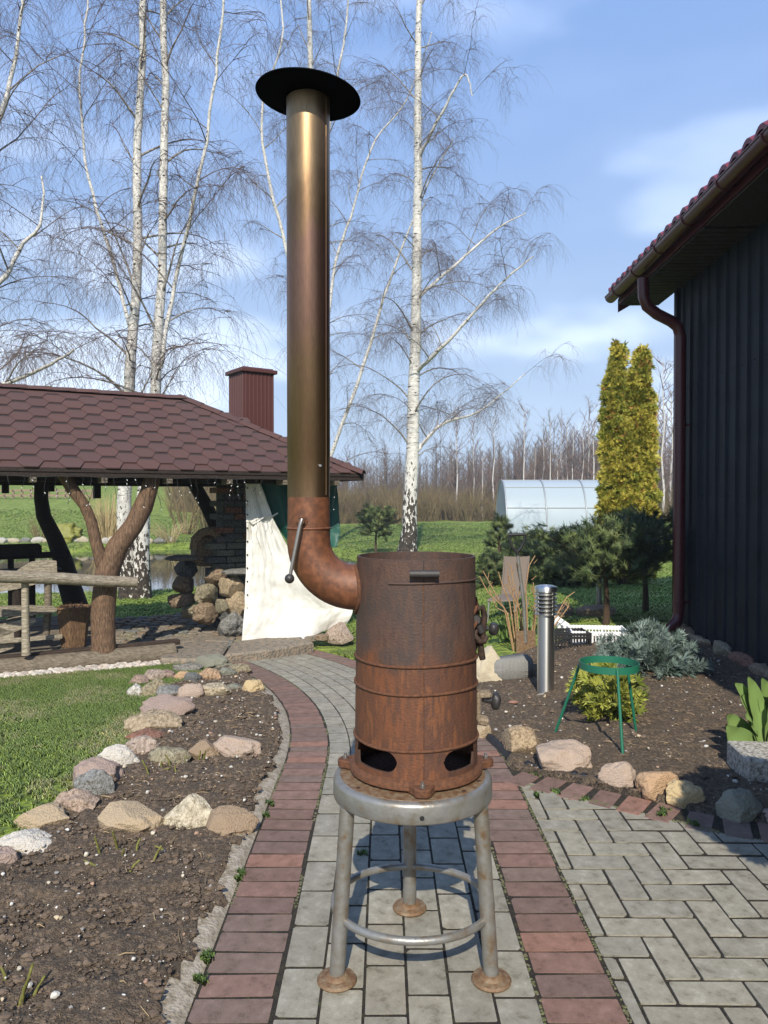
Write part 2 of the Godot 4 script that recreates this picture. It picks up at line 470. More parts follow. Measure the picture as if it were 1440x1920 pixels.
	po.transparency = BaseMaterial3D.TRANSPARENCY_ALPHA
	mat("ghframe", lin(0.33, 0.35, 0.36), 0.5, 0.5)
	M["birch"] = birch_material()
	M["oldbark"] = foot_material()
	M["cap_black"].metallic_specular = 0.05
	M["wallmetal"].metallic_specular = 0.25
	mat("limb", Color(1, 1, 1), 0.9, 0, ntex(70, 0.03, [Color(0.22, 0.19, 0.17), Color(0.40, 0.37, 0.34), Color(0.62, 0.60, 0.57), Color(0.74, 0.72, 0.69)], [0, 0.35, 0.6, 1], 256), null, 1.5)
	mat("pinebark", Color(1, 1, 1), 0.95, 0, ntex(71, 0.04, [Color(0.16, 0.12, 0.09), Color(0.28, 0.22, 0.17), Color(0.40, 0.31, 0.23)], [], 256), nbump(72, 0.06, 6, 256), 6.0)
	mat("stem", Color(1, 1, 1), 0.85, 0, ntex(73, 0.05, [Color(0.40, 0.30, 0.20), Color(0.60, 0.48, 0.34), Color(0.72, 0.61, 0.46)], [], 256), null, 5.0)
	mat("greenstem", Color(1, 1, 1), 0.8, 0, ntex(74, 0.04, [Color(0.26, 0.22, 0.11), Color(0.40, 0.40, 0.17), Color(0.54, 0.52, 0.28)], [], 256), null, 6.0)

func birch_material() -> StandardMaterial3D:
	var W := 256
	var H := 1024
	var im := Image.create(W, H, false, Image.FORMAT_RGB8)
	var a := noise(80, 0.02, 4)
	var b := noise(81, 0.05, 3)
	for y in H:
		for x in W:
			var an := TAU * x / W
			var cx := cos(an) * 40.0
			var cz := sin(an) * 40.0
			var k := 0.80 + 0.10 * a.get_noise_3d(cx, y * 1.0, cz)
			var l := b.get_noise_3d(cx * 0.35, y * 3.0, cz * 0.35)        # thin horizontal lenticels
			var col := Color(k, k * 0.985, k * 0.95)
			if l > 0.30: col = col.lerp(Color(0.34, 0.30, 0.27), clampf((l - 0.30) * 5.0, 0, 0.85))
			im.set_pixel(x, y, col)
	var r := RandomNumberGenerator.new()
	r.seed = 5
	for i in 44:                                                    # dark eyebrow scars
		var cx := r.randi_range(0, W - 1)
		var cy := r.randi_range(8, H - 9)
		var w := r.randi_range(10, 46)
		var h := r.randi_range(3, 9)
		for dx in range(-w, w + 1):
			var f := 1.0 - absf(float(dx) / w)
			for dy in range(-int(h * f), int(h * f) + 1):
				var q := cy + dy + int(absf(dx) * 0.22)
				im.set_pixel(posmod(cx + dx, W), posmod(q, H), Color(0.13, 0.115, 0.105))
	var m := StandardMaterial3D.new()
	m.albedo_texture = ImageTexture.create_from_image(im)
	m.roughness = 0.8
	m.uv1_scale = Vector3(1, 0.38, 1)
	return m

# foot of an old birch: cracked dark plates that thin out upwards into the white bark, v = 0 at the ground
func foot_material() -> StandardMaterial3D:
	var W := 256
	var H := 768
	var im := Image.create(W, H, false, Image.FORMAT_RGB8)
	var a := noise(85, 0.03, 4)
	var b := noise(86, 0.09, 3)
	for y in H:
		var t := float(y) / H
		for x in W:
			var an := TAU * x / W
			var cx := cos(an) * 40.0
			var cz := sin(an) * 40.0
			var k := 0.78 + 0.12 * a.get_noise_3d(cx, y * 1.0, cz)
			var col := Color(k, k * 0.985, k * 0.95)
			var n1 := a.get_noise_3d(cx * 1.6, y * 0.5 + 900.0, cz * 1.6)
			var n2 := b.get_noise_3d(cx, y * 0.4, cz)
			if n1 + 0.5 * n2 + (0.42 - t * 0.95) > 0.0:
				var d := 0.22 + 0.14 * n2
				col = Color(d, d * 0.87, d * 0.76)
			im.set_pixel(x, y, col)
	var m := StandardMaterial3D.new()
	m.albedo_texture = ImageTexture.create_from_image(im)
	m.roughness = 0.9
	return m

func pipe_material() -> StandardMaterial3D:
	var W := 256
	var H := 1024
	var im := Image.create(W, H, false, Image.FORMAT_RGB8)
	var a := noise(83, 0.012, 3)
	var b := noise(84, 0.2, 2)
	for y in H:
		var t := float(y) / H                                         # heat tint bands: straw, bronze, violet-brown
		for x in W:
			var q := t + 0.05 * a.get_noise_2d(x * 1.0, y * 0.6) * 2.0
			var straw := Color(0.69, 0.60, 0.46)
			var bronze := Color(0.57, 0.48, 0.37)
			var violet := Color(0.58, 0.47, 0.41)
			var col := straw.lerp(bronze, smoothstep(0.12, 0.28, q)).lerp(violet, smoothstep(0.3, 0.42, q)).lerp(bronze, smoothstep(0.55, 0.75, q))
			var k := 1.0 + 0.07 * b.get_noise_2d(x * 2.0, y * 0.10) + 0.08 * a.get_noise_2d(x * 2.0 + 300.0, y * 0.2)
			if b.get_noise_2d(x * 0.7 + 90.0, y * 0.09 + 50.0) > 0.52: k *= 0.95
			im.set_pixel(x, y, Color(col.r * k, col.g * k, col.b * k))
	var m := StandardMaterial3D.new()
	m.albedo_texture = ImageTexture.create_from_image(im)
	m.albedo_color = Color(0.86, 0.82, 0.80)
	m.metallic = 0.92
	m.roughness = 0.39
	return m

# rust on the drum, unrolled: u once round (0.5 = front), v = 0 at the bottom to 1 at the top
func drum_material() -> StandardMaterial3D:
	var W := 1024
	var H := 512
	var im := Image.create(W, H, false, Image.FORMAT_RGB8)
	var a := noise(90, 0.009, 5)
	var b := noise(91, 0.05, 4)
	var c := noise(92, 0.3, 2)
	for y in H:
		var t := 1.0 - float(y) / H
		for x in W:
			var n1 := a.get_noise_2d(x, y * 0.8)
			var n2 := b.get_noise_2d(x, y * 0.22)
			var n3 := c.get_noise_2d(x, y)
			var low := smoothstep(0.60, 0.50, t + n1 * 0.10)               # the lower rings are more orange
			var up := Color(0.37, 0.285, 0.24).lerp(Color(0.30, 0.255, 0.235), clampf(0.5 + n1 * 1.6, 0, 1))
			var lo := Color(0.48, 0.305, 0.19).lerp(Color(0.375, 0.255, 0.185), clampf(0.5 + n1 * 1.5, 0, 1))
			if x > W * 0.512 and x < W * 0.74: lo = lo.lerp(Color(0.37, 0.26, 0.205), 0.65)   # the sheet right of the weld seam rusted darker
			var col := up.lerp(lo, low)
			var o := smoothstep(0.12, 0.42, n2 * 0.7 + n1 * 0.5)
			col = col.lerp(Color(0.60, 0.385, 0.215), o * (0.15 + 0.35 * low))
			var dk := smoothstep(0.1, 0.5, -n2 * 0.6 - n1 * 0.6)
			col = col.lerp(Color(0.26, 0.205, 0.185), dk * 0.5)
			if n3 > 0.5: col = col.lerp(Color(0.62, 0.47, 0.36), 0.25)
			if absf(x - W * 0.512) < 1.6: col = col * 0.62
			col = col * (1.0 + n3 * 0.12)
			im.set_pixel(x, y, col)
	var m := StandardMaterial3D.new()
	m.albedo_texture = ImageTexture.create_from_image(im)
	m.albedo_color = Color(0.90, 0.86, 0.85)
	m.roughness = 0.7
	m.metallic = 0.1
	m.normal_enabled = true
	m.normal_texture = nbump(93, 0.15, 2.0, 512, 4)
	m.normal_scale = 0.35
	return m

# ================================================================ light, camera, air
func make_view() -> void:
	var cam := Camera3D.new()
	cam.name = "camera"
	cam.fov = rad_to_deg(2.0 * atan(960.0 / F))
	cam.position = CAM
	cam.rotation = Vector3(-pitch, 0, 0)
	cam.near = 0.05
	cam.far = 1500
	add_child(cam)
	cam.current = true
	var we := WorldEnvironment.new()
	we.name = "world"
	var e := Environment.new()
	e.background_mode = Environment.BG_SKY
	var s := ProceduralSkyMaterial.new()
	s.sky_top_color = Color(0.47, 0.62, 0.86)
	s.sky_horizon_color = Color(0.79, 0.875, 0.95)
	s.sky_curve = 0.22
	s.ground_bottom_color = Color(0.30, 0.30, 0.22)
	s.ground_horizon_color = Color(0.62, 0.68, 0.72)
	s.sun_angle_max = 1.0
	s.sky_cover = clouds()
	s.sky_cover_modulate = Color(1, 1, 1, 1)
	var sky := Sky.new()
	sky.sky_material = s
	e.sky = sky
	e.tonemap_mode = Environment.TONE_MAPPER_LINEAR
	e.tonemap_exposure = 1.2
	e.sdfgi_enabled = true
	e.ssao_enabled = true
	e.ssil_enabled = true
	e.fog_enabled = true
	e.fog_density = 0.0012
	e.fog_light_color = Color(0.80, 0.85, 0.92)
	we.environment = e
	add_child(we)
	var sun := DirectionalLight3D.new()
	sun.name = "sun"
	sun.light_energy = 1.6
	sun.light_color = Color(1.0, 0.97, 0.915)
	sun.light_angular_distance = 0.5
	sun.shadow_enabled = true
	add_child(sun)
	var h := deg_to_rad(3.0)
	var el := deg_to_rad(39.0)
	var dir := Vector3(sin(h) * cos(el), -sin(el), -cos(h) * cos(el))
	sun.look_at_from_position(Vector3(0, 30, 0), Vector3(0, 30, 0) + dir)

func clouds() -> ImageTexture:
	var W := 1024
	var H := 512
	var im := Image.create(W, H, false, Image.FORMAT_RGBAF)
	var a := noise(101, 0.9, 6)
	var b := noise(102, 2.2, 5)
	for y in H:
		var v := (0.5 - (y + 0.5) / H) * PI
		for x in W:
			var k := 0.0
			if v > 0.0:
				var az := TAU * (x + 0.5) / W
				var d := Vector3(cos(az) * cos(v), sin(v) * 3.2, sin(az) * cos(v))
				var n1 := a.get_noise_3dv(d * 1.6)
				var n2 := b.get_noise_3dv(d * 1.3 + Vector3(7, 3, 1))
				var low := smoothstep(0.42, 0.10, v)                     # a bank of cumulus low over the horizon
				k = smoothstep(0.12, 0.5, n1 + n2 * 0.35 + low * 0.22) * (0.25 + 0.5 * low)
				k += 0.05 * smoothstep(-0.1, 0.5, n2)
			im.set_pixel(x, y, Color(0.62, 0.62, 0.62, clampf(k, 0, 1)))
	return ImageTexture.create_from_image(im)

# ================================================================ ground, path, terrace, beds
const ARC := Vector2(-6.34, -3.6)      # centre of the bend of the path (x, z)
func path_point(r: float, s: float) -> Vector2:     # r = radius of the bend (5.85 left edge ... 6.95 right edge), s = metres along, 0 at the start of the bend
	if s < 0.0: return Vector2(ARC.x + r, ARC.y - s)
	var th := s / 6.4
	return ARC + Vector2(cos(th), -sin(th)) * r
func path_polygon(r0: float, r1: float, s0: float, s1: float) -> PackedVector2Array:
	var p := PackedVector2Array()
	var k := 30
	for i in k + 1: p.append(path_point(r0, lerpf(s0, s1, float(i) / k)))
	for i in k + 1: p.append(path_point(r1, lerpf(s1, s0, float(i) / k)))
	return p
var bed_left: PackedVector2Array
var bed_right: PackedVector2Array
var terrace: PackedVector2Array
var kerb_line: Array
var path_poly: PackedVector2Array
var path_reach: PackedVector2Array
func flat(p: Vector3) -> Vector2: return Vector2(p.x, p.z)

func outline() -> void:
	path_poly = path_polygon(5.85, 6.95, -3.4, 4.35)
	for q in [[-60, 1700], [10, 1618], [75, 1570], [110, 1535], [150, 1495], [205, 1440], [258, 1405], [285, 1365], [315, 1325], [300, 1300], [330, 1285], [400, 1262], [440, 1250]]:
		bed_left.append(flat(on(q[0], q[1])))
	for i in 120: bed_left.append(path_point(5.785 + 0.05 * nz.get_noise_1d(i * 23.0) + 0.03 * nz.get_noise_1d(i * 90.0 + 500.0), lerpf(3.5, -3.0, i / 119.0)))
	path_reach = path_polygon(5.6, 6.95, -3.4, 3.6)
	bed_left.append(Vector2(-2.2, -0.6))
	bed_left.append(Vector2(-2.2, -1.6))
	# brick edging of the terrace: outer (bed) side
	for q in [[962, 1443], [1067, 1466], [1160, 1488], [1253, 1509], [1308, 1524], [1440, 1545], [1640, 1572]]: kerb_line.append(flat(on(q[0], q[1])))
	terrace = PackedVector2Array([Vector2(0.612, -0.2)])
	terrace.append(Vector2(0.612, kerb_line[0].y + 0.02))
	for p in kerb_line: terrace.append(p)
	terrace.append(Vector2(kerb_line[-1].x, -0.2))
	bed_right = PackedVector2Array([Vector2(0.625, -3.62)])
	for p in kerb_line.slice(1): bed_right.append(p + Vector2(0, -0.01))
	for p in [Vector2(2.75, -2.8), Vector2(2.95, -7.2), Vector2(2.2, -7.3), Vector2(1.5, -7.0), Vector2(0.9, -6.6), Vector2(0.55, -6.2)]: bed_right.append(p)
	for i in 8: bed_right.append(path_point(6.98, lerpf(2.4, 0.2, i / 7.0)))

func inside(x: float, z: float) -> bool:
	var p := Vector2(x, z)
	return Geometry2D.is_point_in_polygon(p, path_poly) or Geometry2D.is_point_in_polygon(p, path_reach) or Geometry2D.is_point_in_polygon(p, bed_left) or Geometry2D.is_point_in_polygon(p, bed_right) or Geometry2D.is_point_in_polygon(p, terrace)

func make_ground() -> void:
	var mb := MB.new()
	var xs := []
	var ds := []
	var x := -500.0
	while x < 500.0:
		xs.append(x)
		x += 0.09 if absf(x + 0.2) < 3.6 else (0.6 if absf(x) < 14 else (3.0 if absf(x) < 60 else 60.0))
	var d := -40.0
	while d < 900.0:
		ds.append(d)
		d += 10.0 if d < -1.0 else (0.09 if d < 8.3 else (0.45 if d < 32 else (2.5 if d < 110 else 90.0)))
	var rows := []
	for dd in ds:
		var row := []
		for xx in xs:
			var h := ground(xx, dd)
			if dd < 8.3 and dd > 0 and absf(xx) < 4 and inside(xx, -dd): h -= 0.10
			row.append(Vector3(xx, h, -dd))
		rows.append(row)
	mb.grid(rows, false)
	for i in mb.n.size():
		if mb.n[i].y < 0: mb.n[i] = -mb.n[i]
	struct("lawn", mb, M.meadow)

func bed_sheet(called: String, poly: PackedVector2Array, lift: float) -> void:
	var lo := poly[0]
	var hi := poly[0]
	for p in poly: lo = lo.min(p); hi = hi.max(p)
	var cell := 0.024
	var mb := MB.new()
	var id := {}
	var within := {}
	lo -= Vector2.ONE * cell
	var nx := int((hi.x - lo.x) / cell) + 2
	var ny := int((hi.y - lo.y) / cell) + 2
	var hgt := func(x: float, z: float) -> float:
		var h := ground(x, -z) + lift
		h += 0.022 * nz.get_noise_2d(x * 130.0, z * 130.0) + 0.018 * nz.get_noise_2d(x * 420.0 + 50, z * 420.0) + 0.012 * nz.get_noise_2d(x * 1100.0, z * 1100.0 + 70)
		return h
	for j in ny:
		for i in nx:
			var hit := false
			for o in [[0, 0], [1, 0], [1, 1], [0, 1]]:
				var key := Vector2i(i + o[0], j + o[1])
				if not within.has(key): within[key] = Geometry2D.is_point_in_polygon(Vector2(lo.x + key.x * cell, lo.y + key.y * cell), poly)
				if within[key]: hit = true
			if not hit: continue
			var q := []
			for o in [[0, 0], [1, 0], [1, 1], [0, 1]]:
				var key := Vector2i(i + o[0], j + o[1])
				if not id.has(key):
					var px := lo.x + key.x * cell
					var pz := lo.y + key.y * cell
					var h: float = hgt.call(px, pz)
					var nn := Vector3(h - hgt.call(px + 0.012, pz), 0.012, h - hgt.call(px, pz + 0.012)).normalized()
					id[key] = mb.vert(Vector3(px, h if within[key] else h - 0.045, pz), nn, Vector2(px, pz))
				q.append(id[key])
			mb.quad(q[0], q[1], q[2], q[3])
	struct(called, mb, M.soil)

func slab_piece(poly: PackedVector2Array, lift: float, thick: float, bev: float) -> Array:   # [mesh builder, where]
	var c := Vector2.ZERO
	for p in poly: c += p / poly.size()
	var loc := PackedVector2Array()
	for p in poly: loc.append(p - c)
	if bev == 0.0:                                                        # chipped and worn corners
		var cut := PackedVector2Array()
		for i in loc.size():
			var a := loc[i]
			var e := 0.0022 + 0.010 * pow(rng.randf(), 5.0)
			cut.append(a.move_toward(loc[(i + loc.size() - 1) % loc.size()], e))
			cut.append(a.move_toward(loc[(i + 1) % loc.size()], e * rnd(0.6, 1.4)))
		loc = cut
	var mb := MB.new()
	mb.prism(loc, -thick, 0.0, bev)
	# follow the slope of the ground
	for i in mb.v.size():
		var q := mb.v[i]
		mb.v[i].y += ground(q.x + c.x, -(q.z + c.y)) - ground(c.x, -c.y)
	return [mb, Vector3(c.x, ground(c.x, -c.y) + lift, c.y)]

func make_path() -> void:
	# joint bed under the pavers
	var rows := []
	for i in 60:
		var s := lerpf(-3.4, 4.35, i / 59.0)
		var row := []
		for j in 9:
			var p := path_point(lerpf(5.845, 6.955, j / 8.0), s)
			row.append(Vector3(p.x, ground(p.x, -p.y) - 0.0012, p.y))
		rows.append(row)
	var mb := MB.new()
	mb.grid(rows, true)
	for i in mb.n.size():
		if mb.n[i].y < 0: mb.n[i] = -mb.n[i]
	var path := struct("garden_path", mb, M.joint)
	# red edging bricks, laid across
	for e in [[5.85, 6.055], [6.745, 6.95]]:
		var mid: float = (e[0] + e[1]) / 2
		var s := -2.35
		while s < 4.2:
			var w := 0.1 * 6.4 / (mid if s > 0 else 6.4)
			var jt := rnd(0.008, 0.012) + (0.004 if mid > 6.4 and s > 0 else 0.0)
			var j1 := rnd(-0.004, 0.004)
			var j2 := rnd(-0.004, 0.004)
			var sk := rnd(-0.003, 0.003)
			var p := PackedVector2Array([path_point(e[0] + 0.004 + j1, s + jt / 2 + sk), path_point(e[1] - 0.004 + j2, s + jt / 2 - sk), path_point(e[1] - 0.004 + j2, s + w - jt / 2 - sk), path_point(e[0] + 0.004 + j1, s + w - jt / 2 + sk)])
			var r := slab_piece(p, rnd(-0.0002, 0.0008), 0.06, 0.0)
			var tone := rng.randi() % 6
			if s > 0.6 and mid < 6.4: tone = [1, 3, 5, 1, 0, 3][tone]
			put("edging_brick", r[0], M["brick%d" % tone], path, r[1])
			s += w
	# grey pavers in running bond
	for c in 6:
		var r0 := 6.062 + c * 0.1128
		var r1 := r0 + 0.1128
		var s := -2.55 + (0.1 if c % 2 else 0.0) + rnd(-0.02, 0.02)
		while s < 4.25:
			var rm := (r0 + r1) / 2
			var w := 0.205 * 6.4 / (rm if s > 0 else 6.4)
			var g := 0.0054
			var a := rnd(0.0027, 0.0048)
			var p := PackedVector2Array([path_point(r0 + a, s + g), path_point(r1 - a, s + g + rnd(-0.002, 0.002)), path_point(r1 - a, s + w - g), path_point(r0 + a, s + w - g + rnd(-0.002, 0.002))])
			var q := slab_piece(p, rnd(-0.0002, 0.0006), 0.06, 0.0)
			put("paver", q[0], M["paver%d" % (rng.randi() % 5)], path, q[1])
			s += w
	# mortar haunch along the left edge
	mb = MB.new()
	var prev := []
	for i in 170:
		var s := lerpf(-2.6, 3.6, i / 169.0)
		var w := 0.14
		w *= smoothstep(3.6, 2.4, s) * 0.6 + 0.4
		var cur := []
		for k in [[0.0, -0.011], [0.2, 0.004], [0.6, 0.010 + 0.012 * nz.get_noise_1d(i * 14.0)], [0.9, 0.004], [1.05, -0.05]]:
			var p := path_point(5.852 - w * k[0], s)
			cur.append(Vector3(p.x, ground(p.x, -p.y) + k[1] + 0.008 * nz.get_noise_2d(p.x * 300, p.y * 300), p.y))
		prev.append(cur)
	mb.grid(prev)
	for i in mb.n.size():
		if mb.n[i].y < 0: mb.n[i] = -mb.n[i]
	struct("mortar_kerb", mb, M.mortar)

func make_added_yard() -> void:
	var mb := MB.new()
	mb.facen([Vector3(-3.5, 0.002, -0.21), Vector3(4.2, 0.002, -0.21), Vector3(4.2, 0.002, 9), Vector3(-3.5, 0.002, 9)], Vector3.UP)
	struct("added_yard_paving", mb, M.paver0)  # unseen paving added behind the camera to brighten reflections in the steel lamp

func make_terrace() -> void:
	var mb := MB.new()
	var tri := Geometry2D.triangulate_polygon(terrace)
	for p in terrace: mb.vert(Vector3(p.x, ground(p.x, -p.y) - 0.0012, p.y), Vector3.UP, p)
	for i in range(0, tri.size(), 3): mb.tri(tri[i], tri[i + 1], tri[i + 2])
	var ter := struct("paved_terrace", mb, M.joint)
	# soldier course along the bed, wide mossy joints
	var inner := []
	var total := 0.0
	for i in kerb_line.size() - 1: total += kerb_line[i].distance_to(kerb_line[i + 1])
	var s := 0.05
	while s < total - 0.15:
		var q := []
		for ss in [s, s + 0.1]:
			var run: float = ss
			for i in kerb_line.size() - 1:
				var l: float = kerb_line[i].distance_to(kerb_line[i + 1])
				if run <= l or i == kerb_line.size() - 2:
					q.append(kerb_line[i].lerp(kerb_line[i + 1], run / l)); break
				run -= l
		var t: Vector2 = (q[1] - q[0]).normalized()
		var nrm := Vector2(-t.y, t.x)
		if nrm.y < 0: nrm = -nrm
		var a := nrm.rotated(rnd(-0.05, 0.05)) * 0.185
		var p := PackedVector2Array([q[0], q[1], q[1] + a + t * 0.004, q[0] + a + t * 0.004])
		var r := slab_piece(p, rnd(0.0, 0.003), 0.06, 0.003)
		put("edging_brick", r[0], M["brick%d" % [0, 2, 4, 1, 5][rng.randi() % 5]], ter, r[1])
		s += 0.128
	for i in kerb_line.size():
		inner.append(kerb_line[i] + Vector2(0.06 if i == 0 else 0.02, 0.198))
	var clip := PackedVector2Array([Vector2(0.62, -0.9), Vector2(0.62, inner[0].y - 0.02)])
	for p in inner: clip.append(p)
	clip.append(Vector2(inner[-1].x, -0.9))
	# 90 degree herringbone
	var u := 0.1025
	var o := Vector2(0.645, -1.0)
	for j in range(-2, 28):
		for i in range(-3, 14):
			var m := posmod(i - j, 4)
			var rect: Rect2
			if m == 0: rect = Rect2(i * u, j * u, 2 * u, u)
			elif m == 2: rect = Rect2(i * u, (j - 1) * u, u, 2 * u)
			else: continue
			var gp := 0.0045
			var gd := 0.0075
			var poly := PackedVector2Array()
			for w in [Vector2(rect.position.x + gp, rect.position.y + gd), Vector2(rect.end.x - gp, rect.position.y + gd), Vector2(rect.end.x - gp, rect.end.y - gd), Vector2(rect.position.x + gp, rect.end.y - gd)]:
				poly.append(o + Vector2(w.x, -w.y).rotated(0.012) + Vector2(rnd(-0.0015, 0.0015), rnd(-0.0015, 0.0015)))
			for cp in Geometry2D.intersect_polygons(poly, clip):
				var ar := 0.0
				for k in cp.size(): ar += cp[k].cross(cp[(k + 1) % cp.size()]) * 0.5
				if absf(ar) < 0.0018: continue
				var r := slab_piece(cp, rnd(-0.0002, 0.0006), 0.06, 0.0)
				put("paver", r[0], M["paver%d" % (rng.randi() % 5)], ter, r[1])

func grass_blade_mesh(blades: int, h: float, w: float, sd: int) -> ArrayMesh:
	var r := RandomNumberGenerator.new()
	r.seed = sd
	var mb := MB.new()
	for i in blades:
		var a := r.randf() * TAU
		var o := Vector3(r.randf_range(-1, 1), 0, r.randf_range(-1, 1)) * h * 0.5
		var lean := Vector3(cos(a), 0, sin(a)) * h * r.randf_range(0.2, 0.9)
		var sd2 := Vector3(-sin(a), 0, cos(a)) * w
		var hh := h * r.randf_range(0.5, 1.0)
		var k := r.randf_range(0.75, 1.2)
		mb.col = Color(k, k, k)
		var p1 := o + lean * 0.35 + Vector3(0, hh * 0.6, 0)
		var p2 := o + lean + Vector3(0, hh, 0)
		var nn := Vector3(0, 1, 0) + Vector3(cos(a), 0, sin(a)) * 0.4
		nn = nn.normalized()
		var s := mb.vert(o - sd2, nn)
		mb.vert(o + sd2, nn); mb.vert(p1 + sd2 * 0.8, nn); mb.vert(p1 - sd2 * 0.8, nn); mb.vert(p2, nn)
		mb.quad(s, s + 1, s + 2, s + 3)
		mb.tri(s + 3, s + 2, s + 4)
	return mb.mesh()

func make_grass() -> void:
	var me := grass_blade_mesh(10, 0.034, 0.0022, 3)
	var xf := []
	var co := []
	var patch := noise(200, 1.3, 3)
	var tries := 0
	while xf.size() < 42000 and tries < 120000:
		tries += 1
		var d := lerpf(2.3, 8.4, sqrt(rng.randf()))
		var x := rnd(-4.6, -0.9) if rng.randf() < 0.86 else rnd(-0.9, 0.7)
		if x > -0.52 * d + 0.3 and x < -0.52 * d - 0.3: continue
		if x < -0.55 * d - 0.2: continue
		if inside(x, -d): continue
		var g := gz_local(x, -d)
		if g.y > -0.16 and g.x > 0.0: continue
		if Vector2(x, -d).distance_to(ARC) > 5.66 and d > 3.5 and x < 0.7 and Vector2(x, -d).distance_to(ARC) < 6.99: continue
		if x > -0.72 and d <= 3.6: continue
		var p := patch.get_noise_2d(x, d)
		var dry := smoothstep(0.05, 0.55, p + rnd(-0.35, 0.35))
		var k := rnd(0.8, 1.25)
		var c := Color(0.225, 0.325, 0.065).lerp(Color(0.55, 0.49, 0.25), 0.08 + dry * 0.7) * k
		xf.append(Transform3D(Basis(Vector3.UP, rng.randf() * TAU).scaled(Vector3.ONE * rnd(0.6, 1.25)), Vector3(x, ground(x, -(-d)) - 0.003, -d)))
		co.append(c)
	tag(copies("lawn_grass", me, M.grass, xf, co), "short mottled green grass of the lawn beside the stone-edged bed", "grass")
	# meadow behind
	var me2 := grass_blade_mesh(10, 0.12, 0.006, 4)
	xf = []; co = []
	for i in 60000:
		var d := lerpf(8.0, 46.0, pow(rng.randf(), 1.5))
		var x := rnd(-0.56, 0.56) * d
		var e := sqrt(pow((x + 7.0) / 6.5, 2) + pow((d - 21.0) / 7.2, 2))
		if e < 1.0: continue
		var g := gz_local(x, -d)
		if g.x > -0.1 and g.y > 0.0 and g.y < 3.0: continue
		if house_side(x, -d): continue
		var p := patch.get_noise_2d(x * 0.5, d * 0.5)
		var c := Color(0.285, 0.40, 0.075).lerp(Color(0.55, 0.52, 0.21), smoothstep(0.0, 0.6, p + rnd(-0.3, 0.3)) * 0.55) * rnd(0.8, 1.25)
		var sc := rnd(0.5, 1.0) * (0.6 + d * 0.02)
		xf.append(Transform3D(Basis(Vector3.UP, rng.randf() * TAU).scaled(Vector3(sc, sc * 0.7, sc)), Vector3(x, ground(x, d) - 0.01, -d)))
		co.append(c)
	tag(copies("meadow_grass", me2, M.grass, xf, co), "green spring grass of the meadow around the pond and birches", "grass")

func make_moss() -> void:
	var mb := MB.new()
	blob(mb, Vector3.ZERO, Vector3(1, 0.5, 0.7), Basis(), 1, 0.4, 3, 77)
	var xf := []
	var co := []
	var add := func(p: Vector2, s: float) -> void:
		xf.append(Transform3D(Basis(Vector3.UP, rng.randf() * TAU).scaled(Vector3.ONE * s), Vector3(p.x, ground(p.x, -p.y) - 0.0015, p.y)))
		var k := rnd(0.6, 1.3)
		co.append(Color(0.085 * k, 0.10 * k, 0.028 * k).lerp(Color(0.16, 0.13, 0.08), rng.randf() * 0.7))
	for r in [6.0585, 6.741, 5.851, 6.953]:
		for i in 900:
			var s := rnd(-2.4, 3.9)
			if nz.get_noise_2d(s * 90.0, r * 700.0) < -0.12: continue
			add.call(path_point(r + rng.randfn() * 0.0025, s), rnd(0.0025, 0.0065))
	for i in 600:                                                       # between the brick edging of the bed
		var k := rng.randi() % (kerb_line.size() - 1)
		var q: Vector2 = kerb_line[k].lerp(kerb_line[k + 1], rng.randf()) + Vector2(rnd(-0.01, 0.03), rnd(0.185, 0.20))
		add.call(q, rnd(0.003, 0.008))
	tag(copies("joint_moss", mb.mesh(), M.grass, xf, co), "crumbs of moss and dirt filling the wide joints of the paving", "moss")

